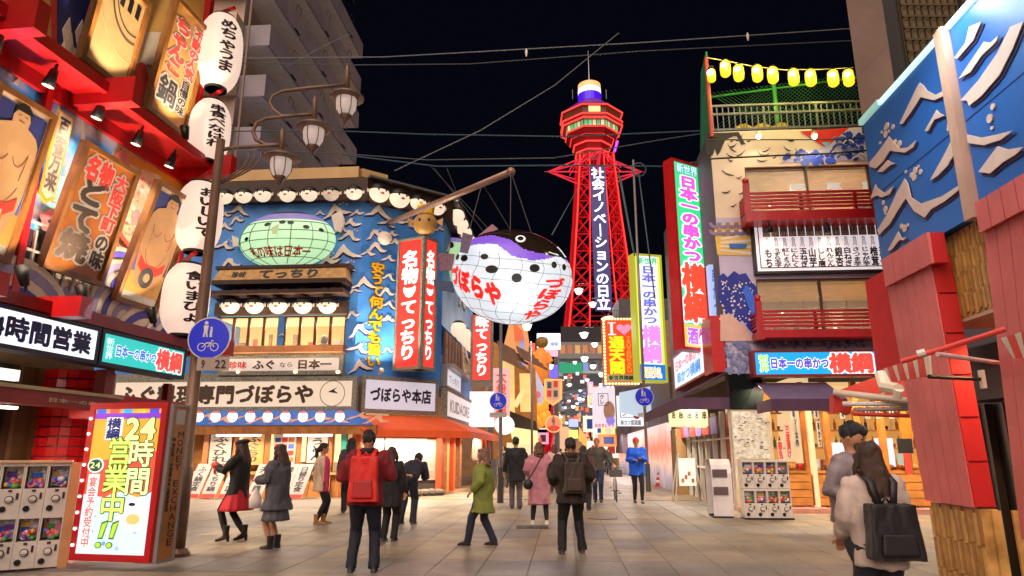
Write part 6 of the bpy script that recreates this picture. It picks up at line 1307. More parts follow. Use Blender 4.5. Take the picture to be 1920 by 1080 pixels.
# yellow edged sign
def tallsign(label, x0, y0, x1, y1, Y, vp, depth, face, frame, xb0, xb1):
    """upright box sign; x0,x1 at the top; xb0,xb1 at the bottom"""
    h0, h1 = hx((x0 + xb0) / 2, (y0 + y1) / 2), hx((x1 + xb1) / 2, (y0 + y1) / 2)
    pl = vplane(h0, Y, vp); u1 = pl.hit(h1, 848)[0]; zt = pl.hit(x0, y0)[1]; zb = pl.hit(xb0, y1)[1]
    t, fb, fo = signbox('tall_sign', label, pl, (0, u1, zb, zt), depth, face, frame, -depth, .09)
    return t, pl, fb, fo
t, pl, fb, fo = tallsign('tall lit sign with yellow-green edges and blue and pink characters, behind the grey pole', 1183, 474, 1238, 476, 26, 4000, .45, lit('f4f0fc', 1.0), lit('c8c040', .5), 1200, 1252) if False else tallsign('tall lit sign with yellow-green edges and blue and pink characters, behind the grey pole', 1183, 474, 1238, 716, 26, 6000, .45, lit('f4f0fc', 1.0), lit('c8c840', .55), 1200, 1254)
w_, h_ = fb[1] - fb[0], fb[3] - fb[2]
for q in ((0, 0, .10, .88), (.9, 0, 1, .88)): g = MB(); g.bx(pl, *sub(fb, *q), fo - .01, fo + .003); g.build('yellow_edge', lit('d8e850', .95), t)
g = MB(); g.bx(pl, *sub(fb, 0, .88, 1, 1), fo - .01, fo + .003); g.build('blue_foot', lit('1880d8', .85), t)
letters(pl, '新世界', sub(fb, .1, .01, .9, .07), fo + .004, lit('20c878', .9), t); letters(pl, '日本一の串かつ', sub(fb, .24, .08, .78, .56), fo + .004, lit('6a70dc', .85), t, vert=True, bold=.04)
letters(pl, '横綱', sub(fb, .14, .57, .88, .87), fo + .004, lit('e890e8', .95), t, vert=True, bold=.05, outline=lit('ffffff', 1)); letters(pl, '酒処', sub(fb, .14, .90, .86, .985), fo + .006, lit('f8c890', 1), t, outline=lit('ffffff', 1))
# traffic cone
c = gnd(1236, 912); t = thing('traffic_cone', 'orange and white traffic cone against the pink mural wall', 'traffic cone', c)
g = MB(); g.cube(c + Vector((0, 0, .02)), .4, .4, .04); g.build('base', REDP, t)
prof = [(.16, .04), (.135, .16), (.115, .26), (.09, .38), (.07, .48), (.05, .58), (.03, .7)]
for k in range(6): g = MB(); g.lathe(c, [prof[k], prof[k + 1]], 14); g.build('band', REDP if k % 2 == 0 else WHT, t, smooth=True)
# overhead wires
WM = paint('5c5c60', .5, var=0); WM2 = paint('3c5a66', .5, var=0)
def wire(pts, Y, r, label, m=None):
    P = [at(x, y, Y_) for (x, y), Y_ in zip(pts, Y if isinstance(Y, (list, tuple)) else [Y] * len(pts))]; Q = []
    for i in range(len(P) - 1):
        for k in range(6): Q.append(P[i].lerp(P[i + 1], k / 6))
    Q.append(P[-1]); g = MB(); g.tube(Q, r, 5); o = g.build('overhead_wire', m or WM); tag(o, label, 'wire', 'overhead wires crossing the night sky'); return o
wire([(430, 110), (560, 108), (720, 107), (880, 98), (1200, 80), (1500, 60), (1650, 50)], 24, .02, 'upper pale wire rising slowly to the right across the whole sky', paint('8a8a8a', .5, var=0))
wire([(430, 118), (660, 122), (880, 120), (1200, 96), (1600, 76)], 24.5, .02, 'dim wire just below the topmost one')
wire([(430, 246), (640, 246), (800, 252), (1060, 256), (1300, 246), (1500, 236)], 24, .025, 'bluish wire at the height of the tower deck', WM2)
wire([(500, 282), (640, 288), (800, 300), (1040, 296), (1240, 262), (1320, 250)], 24, .02, 'wire passing behind the boom tip and the tower neck')
wire([(640, 290), (820, 312), (1060, 310), (1240, 312), (1340, 300)], 26, .03, 'thick bluish wire at the height of the star platform', WM2)
wire([(1160, 62), (1040, 160), (900, 245), (740, 320)], 22, .02, 'wire running diagonally down from the top centre to the blue restaurant roof')
wire([(660, 62), (600, 90), (540, 125)], 22, .015, 'short diagonal wire over the apartment block')
wire([(1330, 298), (1450, 292), (1560, 288), (1650, 280)], 15.5, .025, 'black wire crossing in front of the brush-painted upper wall', BLACK)
wire([(1320, 262), (1450, 262), (1560, 262), (1640, 258)], 15.5, .016, 'thin dark wire crossing the top of the painted upper wall', BLACK)
for i, pts_ in enumerate((((1163, 330), (1190, 480)), ((1197, 320), (1228, 560)), ((1160, 325), (1187, 470)))): wire(pts_, 25.5, .03, 'slanting blue-grey wire dropping right of the tower, %s one' % ORD[i], WM2)
c = at(1198, 318, 25); g = MB(); g.tube([c + Vector((.28 * math.cos(a), 0, .28 * math.sin(a))) for a in [k * .45 for k in range(16)]], .03, 5); o = g.build('wire_coil', WM2); tag(o, 'small coil of bluish wire beside the tower neck', 'wire coil')
for x, y in ((987, 98), (1402, 68)): c = at(x, y, 24); g = MB(); g.tube([c + Vector((0, 0, .15)), c, c - Vector((0, 0, .2))], [.03, .06, .02], 6); o = g.build('wire_insulator', WHT); tag(o, 'small white insulator on the upper wire, %s one' % ('left' if x < 1000 else 'right'), 'insulator')
# ================================================================== right: painted skewer restaurant with red balconies
aR = R(4.0); R1 = Pl((XR, 17.3, 0), (math.cos(aR), -math.sin(aR), 0), (0, 0, 1))
bR = thing('painted_restaurant', 'three-storey restaurant with brush murals, red balconies and a blue sign on the right', 'building', (XR + 3, 19, 0))
H = lambda x, y, o=0: R1.hit(x, y, o)
zRf = H(1480, 243)[1]; uRe = 7.5
MUR = mat('mural_beige', hexc('e8d6bc'), .6, var=.1, scale=.7); MURB = mat('mural_lilac', hexc('c8c0dc'), .6, var=.12, scale=1.5)
zw1t, zw1b = H(1500, 311)[1], H(1500, 405)[1]; zmT, zmB = H(1500, 414)[1], H(1500, 515)[1]; zw2t, zw2b = H(1500, 522)[1], H(1500, 630)[1]
uw1 = H(1398, 340)[0]; uw2 = H(1420, 560)[0]
def shell(name, z0, z1, uin, m):
    g = MB(); g.bx(R1, 0, uin, z0, z1, -.3, 0); g.bx(RS, -5.2, 0, z0, z1, -3, 0); g.build(name, m, bR)
g = MB(); g.bx(R1, 0.01, uRe, zw1t, zRf, -.3, 0); g.build('upper_wall', MUR, bR)
g = MB(); g.bx(R1, .01, uw1, zw1b, zw1t, -.3, 0); g.build('cream_wall', MUR, bR)
g = MB(); g.bx(R1, .01, uRe, zw2t, zw1b, -.3, 0); g.build('middle_wall', MURB, bR)
g = MB(); g.bx(R1, .01, uw2, zw2b, zw2t, -.3, 0); g.build('side_strip_wall', MURB, bR)
zG = H(1500, 700)[1]
g = MB(); g.bx(R1, .01, uRe, zG, zw2b, -.3, 0); g.build('lower_wall', MURB, bR)
g = MB(); g.bx(RS, -9, -.02, zG, zRf, -.3, 0); g.build('street_side_wall', mat('street_side', hexc('5a4e50'), .6, var=.2), bR)
g = MB(); g.bx(RS, -9, -.02, zRf - .2, zRf, -8, -.3); g.bx(R1, .3, uRe, zRf - .2, zRf, -3, -.3); g.build('roof', DGREY, bR)
# glazed rooms
RM1 = lit('c08a44', .5); RM2 = lit('8a6c3c', .45)  # glow put into the back walls stands in for lit rooms
for (ua, zb, zt, m, k0) in ((uw1, zw1b, zw1t, RM1, 0), (uw2, zw2b, zw2t, RM2, 1)):
    g = MB(); g.bx(R1, ua, uRe, zb, zt, -2.4, -2.3); g.build('room_back_wall', m, bR)
    g = MB(); g.bx(R1, ua, uRe, zt - .12, zt - .02, -2.3, -.3); g.build('room_ceiling', mat('room_ceiling_wood', hexc('c89850'), .5, var=.2, em=.25, emcol=hexc('c89850')), bR)
    g = MB(); g.bx(R1, ua, uRe, zb, zb + .05, -2.3, -.3); g.build('room_floor', WOOD2, bR)
    n = 4
    for k in range(n):
        a, c_ = ua + (uRe - ua) * k / n, ua + (uRe - ua) * (k + 1) / n
        g = MB(); frame_bars(g, R1, (a, c_, zb, zt), .04, -.12, -.06); w_ = g.build('window', mat('bronze_frame', hexc('6a5a48'), .35, metal=.5), bR)
        g = MB(); g.bx(R1, a + .041, c_ - .041, zb + .041, zt - .041, -.10, -.09); g.build('pane', GLASS, w_)
    for k in range(11):
        u = ua + .1 + k * .62; g = MB(); g.bx(R1, u, u + .05, zb, zt - .1, -2.3, -2.26); g.build('wall_batten', OAK, bR)
        if k % 3 == k0: g = MB(); g.bx(R1, u + .12, u + .5, zb + .55, zb + 1.15, -2.3, -2.27); g.build('wall_picture', [WHT, REDP, paint('3a4a6a'), paint('c89a50')][k % 4], bR)
        g = MB(); g.bx(R1, u + .1, u + .5, zb + .05, zb + rs.uniform(.45, .8), -1.9 + .1 * (k % 3), -1.5 + .1 * (k % 3)); g.build('chair_back', WOOD2, bR)
    for k in range(9):
        g = MB(); g.ell(R1.P(ua + .4 + (k * 1.37) % (uRe - ua - .5), zt - .3 - (k * .53) % 1.2, -1.2 - (k * .3) % 1), .045, .045, .045, 8, 6); g.build('ceiling_lamp', lit('fff0c8', 3), bR)
    lamp('AREA', R1.P((ua + uRe) / 2, zt - .2, -1.2), 40, (1, .8, .5), 4, target=R1.P((ua + uRe) / 2, zb, -1.1), size_y=.1)
g = MB(); q = R1.box(1480, 328, 1640, 352, -1.0); g.bx(R1, q[0], uRe, q[2], q[3], -1.05, -1.0); g.build('lit_poster', lit('c8c4bc', .6), bR)
for k in range(4): q = sub((q[0], uRe, q[2], q[3]) if k == 0 else q, 0, 0, 1, 1); g = MB(); g.prism(R1, circle(q[0] + .7 + k * 1.0, (q[2] + q[3]) / 2 - .15, .32, 12, ry=.25), -1.0, -.98); g.build('poster_print', lit('c88858', .6), bR)
# balconies
BAL = mat('balcony_red', hexc('b81620'), .4, var=.12, coat=.2)
for nm, x0, yt, ym, yb in (('upper', 1400, 357, 392, 411), ('lower', 1423, 580, 616, 632)):
    ua = H(x0, (yt + yb) / 2, .7)[0]; z1, zm, z0 = H(1500, yt, .75)[1], H(1500, ym, .75)[1], H(1500, yb, .75)[1]
    t = thing('balcony', 'red balcony with five slim rails, the %s of the two' % nm, 'balcony', R1.P((ua + uRe) / 2, z0, .4), 'red balconies of the painted restaurant')
    g = MB(); g.bx(R1, ua, uRe, z0, zm - .02, .0, .75); g.build('base_beam', BAL, t)
    for k in range(5): z = zm + .05 + k * (z1 - zm - .02) / 5; g = MB(); g.bx(R1, ua, uRe, z, z + .055, .68, .74); g.bx(R1, ua, ua + .055, z, z + .055, 0.01, .67); g.build('rail', BAL, t)
    for k in range(6): u = ua + k * (uRe - ua) / 5 + .01; g = MB(); g.bx(R1, u, u + .07, zm - .02, z1 - .03, .60, .67); g.build('baluster', BAL, t)
    g = MB(); g.bx(R1, ua - .06, ua + .08, z0 - .05, z1 + .22, .66, .80); g.build('corner_post', BAL, t)
    g = MB(); g.ell(R1.P(ua + .01, z1 + .3, .73), .09, .09, .1, 10, 8); g.build('post_knob', BAL, t, smooth=True)
# menu board with columns of skewer names
b = (H(1411, 465, .1)[0], uRe, zmB, zmT); t, fb, fo = signbox('menu_board', 'wide white menu board with columns of black brush characters between the balconies', R1, b, .15, mat('menu_white', hexc('e8dfe4'), .5, var=.06, em=.42, emcol=hexc('f0e6ec')), BLACK, 0.01, .07, cat='menu board')  # board face given its own glow to look more brightly lit
g = MB(); frame_bars(g, R1, inset(fb, .08), .025, fo - .004, fo + .004); g.build('printed_border', BLACK, t)
cols = ['もち', 'うずら玉子', '紅しょうが', 'にんにく', '玉ねぎ', '山芋', 'しし唐', 'れんこん', '銀杏', '白ねぎ', 'さつま芋', 'じゃが芋', '椎茸', '茄子', 'トマト', '豚']
ce = H(1618 + 22, 465, .16)[0]; cw = (ce - fb[0] - .2) / 12.6; hh = fb[3] - fb[2]
for k, s_ in enumerate(cols):
    u = fb[0] + .2 + k * cw
    if u + cw > fb[1]: break
    g = MB(); g.bx(R1, u + cw * .06, u + cw * .94, fb[3] - hh * .30, fb[3] - hh * .08, fo - .003, fo + .003); g.build('dark_block', paint('3a2c38'), t)
    letters(R1, '前頭', (u + cw * .12, u + cw * .88, fb[3] - hh * .29, fb[3] - hh * .09), fo + .004, WHT, t, vert=True, bold=.0)
    letters(R1, '各百円', (u + cw * .26, u + cw * .74, fb[3] - hh * .52, fb[3] - hh * .32), fo, BLACK, t, vert=True, bold=.01)
    letters(R1, s_, (u + cw * .08, u + cw * .92, fb[2] + hh * .07, fb[3] - hh * .54), fo, BLACK, t, vert=True, bold=.045)
for x in (1442, 1549):
    c = R1.P(*H(x, 418, .6), .6); spotlight(c, R1.P(H(x, 440, 0)[0], zmB + .5, 0.1), 'small spotlight above the white menu board, %s one' % ('left' if x < 1500 else 'right'), energy=60, s=.16)
# mural strokes: brush lines, red hill, blue spray, scales
INK = paint('1c1612', .6); MB_ = paint('2440a8', .5)
def rp(pts, o, m, nm, th=.01): g = MB(); g.prism(R1, [H(x, y) for x, y in pts], o, o + th); return g.build(nm, m, bR)
rp([(1322, 250), (1385, 248), (1396, 268), (1398, 270), (1390, 272), (1380, 254), (1360, 262), (1350, 285), (1345, 292), (1340, 280), (1336, 292), (1324, 290)], .004, INK, 'painted_tree')
rr = random.Random(11)
for k in range(26):
    x, y = rr.uniform(1350, 1505), rr.uniform(250, 308); 
    if k > 20: x, y = rr.uniform(1340, 1392), rr.uniform(300, 400)
    a = rr.uniform(-.8, .8); L_ = rr.uniform(10, 26); pts_ = [(x + L_ * s_ * math.cos(a) , y + L_ * s_ * math.sin(a) + 2.5 * math.sin(s_ * 3)) for s_ in (0, .33, .66, 1)]
    rp(pts_ + [(p[0], p[1] + 2.4 * (1 - abs(i / 1.5 - 1)) + 1) for i, p in list(enumerate(pts_))[::-1]], .004 + .0006 * k, INK, 'painted_brush_line', .004)
rp([(1500, 247), (1592, 240), (1560, 268), (1545, 276)], .008, paint('d82a22'), 'painted_red_hill'); rp([(1592, 240), (1615, 239), (1622, 300), (1460, 306), (1545, 276), (1560, 268)], .006, MURB, 'painted_lilac_field')
rp([(1540, 268), (1556, 268), (1548, 276)], .02, paint('58c8e0'), 'painted_cyan_tip')
g = MB()
for k in range(90): x = rr.choice([rr.gauss(1525, 22), rr.gauss(1602, 12)]); y = rr.gauss(297 if x < 1570 else 270, 7 if x < 1570 else 14); c = H(min(max(x, 1470), 1617), min(max(y, 252), 307)); g.prism(R1, circle(c[0], c[1], rr.uniform(.03, .1), 6), .016, .022 + .0001 * k)
g.build('painted_spray', MB_, bR)['kind'] = 'stuff'
rp([(1338, 424), (1410, 412), (1408, 480), (1345, 478)], .004, paint('f0c860'), 'painted_yellow_rays')
for k in range(5): rp([(1350, 440 + 7 * k), (1408, 425 + 12 * k), (1408, 430 + 12 * k), (1352, 443 + 7 * k)], .016, WHT, 'painted_ray', .004)
for k in range(10):
    x = 1340 + (k % 5) * 16; y = 418 + (k // 5) * 13; c = H(x, y); g = MB(); g.prism(R1, arcband(c[0], c[1], .08, .17, 180, 360, 8), .022 + .001 * k, .032 + .001 * k); g.build('painted_scale', paint('8a7a9c'), bR)
rp([(1366, 458), (1400, 458), (1398, 466), (1368, 466)], .036, paint('2a78d8'), 'painted_blue_stroke')
wp = [(1346, 520), (1356, 512), (1364, 520), (1376, 508), (1386, 515), (1398, 512), (1408, 528), (1420, 540), (1421, 632), (1404, 618), (1392, 600), (1382, 606), (1372, 588), (1360, 590), (1352, 570), (1346, 566)]
rp(wp, .004, paint('1c2c9c'), 'painted_blue_wave')
g = MB()
for k in range(110): c = H(rr.uniform(1350, 1418), rr.uniform(522, 615)); g.prism(R1, circle(c[0], c[1], rr.uniform(.012, .035), 5), .014, .018 + .0001 * k)
g.build('painted_foam', WHT, bR)['kind'] = 'stuff'
for k in range(4): rp([(1392 + 5 * k, 545 + 8 * k), (1400 + 5 * k, 535 + 8 * k), (1408 + 4 * k, 545 + 10 * k), (1402 + 4 * k, 575 + 10 * k)], .034 + .001 * k, paint('2c6ae0'), 'painted_wave_streak', .004)
rp([(1350, 590), (1372, 592), (1395, 612), (1412, 640), (1350, 640)], .03, paint('e0b8a8'), 'painted_sand')
g = MB()
for k in range(170): c = H(rr.uniform(1358, 1412), rr.uniform(640, 700)) if k < 110 else H(rr.uniform(1420, 1618), rr.uniform(636, 653)); g.prism(R1, circle(c[0], c[1], rr.uniform(.015, .06), 6), .044, .048 + .0001 * k)
g.build('painted_blossom_spots', paint('7a84b8'), bR)['kind'] = 'stuff'
# blue lightbox
b = (H(1412, 680, .4)[0], uRe, H(1500, 706, .4)[1], H(1500, 656, .4)[1]); t, fb, fo = signbox('lightbox_sign', 'wide bright blue lit sign with violet and fat red characters over the purple awning', R1, b, .4, lit('12a0ea', 1.0), paint('8a2020', .4), .01, .06)
ex = H(1640, 680, .4)[0]; bb = (fb[0], ex, fb[2], fb[3])
letters(R1, '新世界', sub(bb, .03, .1, .11, .9), fo, lit('a0e040', .9), t, vert=True, outline=lit('ffffff', 1)); letters(R1, '日本一の串かつ', sub(bb, .12, .25, .62, .75), fo, lit('5a50c8', .9), t, bold=.05, outline=lit('ffffff', 1), ow=.12); letters(R1, '横綱', sub(bb, .62, .06, .99, .96), fo, lit('ee4a40', .95), t, bold=.06, outline=lit('ffffff', 1), ow=.13)
for k in range(26):   # painted wave arcs over the lilac field and the lower band
    up = k < 12; x = rr.uniform(1560, 1616) if up else rr.uniform(1425, 1610); y = rr.uniform(262, 305) if up else rr.uniform(638, 652); c = H(x, y); r_ = rr.uniform(.12, .26)
    g = MB(); g.prism(R1, arcband(c[0], c[1], r_ * .75, r_, 10, 170, 8), .05 + .0006 * k, .053 + .0006 * k); g.build('painted_wave_arc', [MB_, paint('6a86d0'), WHT][k % 3], bR)
# tall green sign on the corner
t, pl, fb, fo = tallsign('tallest lit sign, green with pink and red characters in a red case on the corner', 1256, 294, 1311, 655, 18.6, 3200, .38, lit('3cd88c', .95), RED, 1283, 1341)
letters(pl, '新世界', sub(fb, .08, .005, .9, .06), fo + .003, lit('c8f0f8', 1), t, outline=lit('1860a0', .6), bold=.03, ow=.07)
letters(pl, '日本一の串かつ', sub(fb, .18, .07, .82, .55), fo + .003, lit('e85ad8', .9), t, vert=True, bold=.07, outline=lit('ffffff', 1.05), ow=.15)
letters(pl, '横綱', sub(fb, .06, .56, .96, .87), fo + .003, lit('f05038', .95), t, vert=True, bold=.06, outline=lit('ffffff', 1.05), ow=.12)
g = MB(); g.bx(pl, *sub(fb, 0, .885, 1, 1), fo - .01, fo + .002); g.build('yellow_foot', lit('f4c060', .95), t); letters(pl, '酒処', sub(fb, .1, .9, .92, .985), fo + .005, lit('b868e0', .9), t, bold=.05, outline=lit('ffffff', 1))
zf = fb[2]; uf = fb[1] + .1
for x0, x1, y in ((1315, 1348, 362), (1325, 1358, 487), (1338, 1372, 618)):
    z = pl.hit(x0, y)[1]; g = MB(); a = pl.P(uf, z, -.2); g.tube([a, a + Vector((1.2, .15, 0))], .13, 4); g.build('bracket', RED, t)
t, pl, b = boxpx('blue_sign', 'small blue-white vertical lit sign tucked behind the tall green one', 'sign', 1332, 496, 1350, 600, 18.0, .25, lit('a8c0f0', .8)); letters(pl, '串かつ', (b[1] * .25, b[1] * .8, b[2] + .1, b[3] - .1), .01, lit('5070d0', .7), t, vert=True)
c = at(1432, 600, 17)
# roof: railing, net, poles, lanterns
STEEL2 = mat('dark_steel', hexc('6a6c70'), .45, metal=.3, var=.1)
t = thing('roof_railing', 'grey steel roof railing above the painted wall', 'railing', R1.P(4, zRf, .0))
zr1 = H(1480, 193)[1]
for z in (zRf + .08, (zRf + zr1) / 2 + .15, zr1): g = MB(); g.bx(R1, .05, uRe, z - .03, z + .03, -.08, -.02); g.build('rail', STEEL2, t)
n = 46
for k in range(n): u = .1 + k * (uRe - .15) / n; g = MB(); g.bx(R1, u, u + (.06 if k % 9 == 0 else .028), zRf + .02, zr1, -.062, -.038); g.build('baluster', STEEL2, t)
t = thing('net_frame', 'green net stretched on poles on the roof behind the yellow lanterns', 'net', R1.P(3, zRf, -.5))
zp = H(1325, 112)[1]; zn = H(1480, 140)[1]; GRN = paint('38a838', .5)
g = MB(); g.tube([R1.P(.05, zRf - .2, .1), R1.P(.05, zp, .1)], .06, 8); g.build('red_pole', paint('b84838', .5), t); g = MB(); g.tube([R1.P(.2, zRf, -.4), R1.P(.2, zn - .3, -.4)], .04, 6); g.build('green_pole', GRN, t)
um = H(1462, 150)[0]; g = MB(); g.tube([R1.P(um, zRf, -.5), R1.P(um, zn + .1, -.5)], .06, 8); g.build('green_pole', GRN, t)
g = MB(); g.tube([R1.P(.2, zn - .35, -.5), R1.P(uRe, zn + .45, -.5)], .03, 6); g.build('top_cord', GRN, t)
g = MB()
for k in range(60):
    u = .2 + k * uRe / 60; g.tube([R1.P(u, zRf + .3, -.52), R1.P(min(u + 1.6, uRe), min(zRf + .3 + 1.6 * 1.2, zn - .2 + (u + 1.6) * .1), -.52)], .007, 3); g.tube([R1.P(min(u + 1.6, uRe), zRf + .3, -.53), R1.P(u, min(zRf + .3 + 1.9, zn - .2 + u * .1), -.53)], .007, 3)
g.build('net', paint('2c6a34', .6), t)['kind'] = 'stuff'
g = MB(); g.hexa([RS.P(-1.8, zRf, -.1), RS.P(-.1, zRf, -.1), RS.P(-.1, zRf, -.15), RS.P(-1.8, zRf, -.15), RS.P(-.9, zRf + 2.4, -.1), RS.P(-.1, zRf + 2.6, -.1), RS.P(-.1, zRf + 2.6, -.15), RS.P(-.9, zRf + 2.4, -.15)]); g.build('side_screen', mat('green_screen', hexc('2c8a5a'), .6, var=.1), t)
ly = [(1334, 142), (1360, 129), (1385, 137), (1420, 138), (1449, 141), (1488, 145), (1520, 146), (1562, 147), (1591, 146)]
for i, (x, y) in enumerate(ly):
    c = R1.P(*H(x, y, .3), .3); r = thing('yellow_lantern', 'glowing yellow paper lantern strung over the roof net, %s from the left' % ORD[i], 'lantern', c - Vector((0, 0, .22)), 'yellow lanterns strung over the roof')
    g = MB(); k_ = .8 if i == 0 else 1; g.lathe(c, [(.09 * k_, -.23 * k_), (.135 * k_, -.18 * k_), (.15 * k_, 0), (.135 * k_, .18 * k_), (.09 * k_, .23 * k_)], 16); g.build('paper', lit('ffd22c', 1.25), r, smooth=True)
    g = MB(); g.ell(c + Vector((-.04, -.06, .05)), .105, .105, .11, 10, 8); g.build('bulb_glow', lit('fff8d0', 2.2), r, smooth=True)
    g = MB(); g.lathe(c, [(.085, .23), (.085, .27)], 10); g.build('rim', BLACK, r)
    if i % 2 == 1: lamp('POINT', c - R1.N * -.4, 20, (1, .85, .2), .15)
wire([(1325, 108), (1360, 114), (1410, 124), (1470, 131), (1540, 130), (1600, 127)], 17.0, .014, 'lantern string sagging over the roof net', paint('c8b890', .5, var=0))
g = MB(); cl = R1.P(*H(1470, 233), .1)
for k in range(16): g.ell(R1.P(H(1388, 235)[0] + k * .085 + (.02), zRf + .18 + .06 * math.sin(k), -.3), .12, .14, .13, 8, 6)
o = g.build('folded_lanterns', paint('d8b828', .5)); tag(o, 'heap of folded yellow lanterns lying behind the roof railing', 'lanterns', kind='stuff')
for i, x in enumerate((1422, 1527)):
    c = R1.P(*H(x, 254, .45), .45); t = thing('wall_lamp', 'bright wall lamp shining on the brush-painted wall, %s one' % ('left', 'right')[i], 'wall lamp', c)
    g = MB(); g.tube([R1.P(H(x, 250)[0], c.z + .1, 0), c + Vector((0, 0, .1))], .02, 6); g.lathe(c, [(.10, .0), (.05, .1), (.03, .12)], 12); g.build('shade', STEEL, t)
    g = MB(); g.ell(c - Vector((0, 0, .03)), .07, .07, .07, 10, 8); g.build('bulb', lit('fff0c8', 8), t); lamp('SPOT', c - Vector((0, 0, .08)), 130, (1, .82, .52), .08, target=R1.P(H(x, 250)[0], c.z - 1.5, 0), spot=120)
# ground floor shop
PUR_ = mat('purple_cloth', hexc('4c2c4a'), .6, var=.15); LILC = paint('6a5874', .6)
za1, za0, zv = H(1500, 716, .3)[1], H(1500, 748, 1.2)[1], 0
t = thing('awning', 'dark purple awning over the wooden shop counter, right of the black pillar', 'awning', R1.P(2.5, za0, .6))
u0_, u1_ = H(1428, 735, .5)[0], H(1572, 735, .8)[0]
g = MB(); g.hexa([R1.P(u0_, za0, 1.25), R1.P(u1_, za0, 1.25), R1.P(u1_, za0, 1.2), R1.P(u0_, za0, 1.2), R1.P(u0_, za1, .1), R1.P(u1_, za1, .1), R1.P(u1_, za1, .05), R1.P(u0_, za1, .05)]); g.build('cloth', LILC, t)
g = MB(); g.bx(R1, u0_, u1_, za0 - .28, za0, 1.2, 1.25); g.bx(R1, u0_ - .02, u0_, za0 - .28, za0, 0, 1.25); g.build('valance', PUR_, t)
t = thing('awning', 'dark purple awning on the street side of the painted restaurant with a small white light', 'awning', RS.P(-3, zG - .8, .6))
z1_, z0_ = RS.hit(1362, 700)[1], RS.hit(1300, 742, 1.0)[1]; uA, uB = -7.5, -.0
g = MB(); g.hexa([RS.P(uA, z0_, 1.3), RS.P(uB, z0_, 1.3), RS.P(uB, z0_, 1.2), RS.P(uA, z0_, 1.2), RS.P(uA, z1_, .1), RS.P(uB, z1_, .1), RS.P(uB, z1_, .05), RS.P(uA, z1_, .05)]); g.bx(RS, uA, uB, z0_ - .3, z0_, 1.25, 1.3); g.bx(RS, uB - .03, uB, z0_ - .3, z0_, 0, 1.25); g.build('cloth', PUR_, t)
g = MB(); g.lathe(RS.P(-4.5, z0_ - .02, .9), [(.12, -.03), (.12, 0)], 12); g.build('downlight', lit('ffffff', 4), t)
t, fb, fo = signbox('lightbox_sign', 'slanting pale lit sign with blue and red print along the street side', RS, (-6.5, -1.2, z1_ + .1, z1_ + 1.3), .3, lit('dff0fa', .85), RED, .02, .07)
letters(RS, '日本一の串かつ', sub(fb, .05, .15, .95, .5), fo, lit('f07080', .8), t); letters(RS, '串かつ横綱', sub(fb, .1, .55, .9, .9), fo, lit('2090e0', .8), t)
g = MB(); g.bx(RS, -1.1, .02, z1_ + .02, z1_ + 1.5, .02, .35); g.build('red_block', RED, bR)
g = MB(); g.bx(R1, .0, H(1430, 740)[0], H(1400, 768)[1], zG, -.3, .05); g.build('black_pillar', mat('black_marble', hexc('161a1a'), .08, var=.2, coat=.5), bR)
g = MB(); g.bx(R1, 0, H(1446, 800)[0], 0, H(1400, 768)[1], -.3, .03); g.build('lower_pillar', paint('d8ccb0', .4), bR)
b = R1.box(1372, 772, 1444, 860, .05); g = MB(); g.bx(R1, *b, .032, .05); o = g.build('guide_map', mat('map_print', hexc('d8d4bc'), .5, var=.35, scale=9, col2=hexc('e8e6d8')), bR)
for k in range(40): 
    x, y = rr.uniform(1376, 1436), rr.uniform(776, 852); q = R1.box(x, y, x + rr.uniform(2, 8), y + rr.uniform(1, 2.4), .05); g = MB(); g.bx(R1, *q, .05, .053 + k * .0001); g.build('map_line', [paint('5a6048'), paint('888a70'), BLACK][k % 3], o)
# open shopfront with counter
us = H(1447, 860)[0]; zc_ = H(1500, 884)[1]; zt_ = H(1500, 768)[1]
OAKL = mat('pale_oak', hexc('c8853c'), .45, var=.25, scale=4, bump=.08); OAKD = mat('honey_oak', hexc('b06c2c'), .45, var=.3, scale=5)
g = MB(); g.bx(R1, us, uRe + 4, 0, zG - .2, -2.6, -2.5); g.build('shop_back_wall', lit('e8a858', .55), bR)  # shop wall and ceiling emit warm light themselves instead of being lamplit
g = MB(); g.bx(R1, us, uRe + 4, zG - .3, zG - .2, -2.5, -.3); g.build('shop_ceiling', lit('f0c888', .7), bR)
g = MB(); g.bx(R1, us, uRe + 4, .14, zc_ - .05, -.45, -.3); g.build('counter_front', OAKD, bR)
for k in range(7):
    u = us + .05 + k * .92; 
    for j in range(4): z = .16 + j * (zc_ - .22) / 4; g = MB(); g.bx(R1, u, u + .88, z, z + (zc_ - .22) / 4 - .015, -.069, -.275); g.build('plank', OAKL, bR)
g = MB(); g.bx(R1, us, uRe + 2, zc_ - .05, zc_ + .02, -.8, -.2); g.build('counter_top', OAKL, bR)
for x in (1447, 1520, 1562, 1622, 1668, 1712): u = H(x, 860)[0]; g = MB(); g.bx(R1, u - .07, u + .07, 0.1, zG - .2, -.32, -.18); g.build('post', OAKD, bR)
g = MB(); g.bx(R1, us, uRe + 2, zt_ - .0, zt_ + .1, -.3, -.15); g.build('lintel', OAKL, bR)
g = MB(); g.bx(R1, .0, uRe + 4, 0.0, .12, -2, .55); g.build('step', mat('step_tile', hexc('d89a88'), .5, var=.2), bR)
for k in range(16): u = us + .2 + k * .3; g = MB(); g.bx(R1, u, u + .24, zc_ + .02, zc_ + rr.uniform(.12, .4), -.7, -.5); g.ell(R1.P(u + .1, zc_ + .1, -.4), .1, .1, .07, 8, 6); g.build('food_tray', [ORNG, paint('d8a050'), REDP, WHT, paint('8a5030')][k % 5], bR)
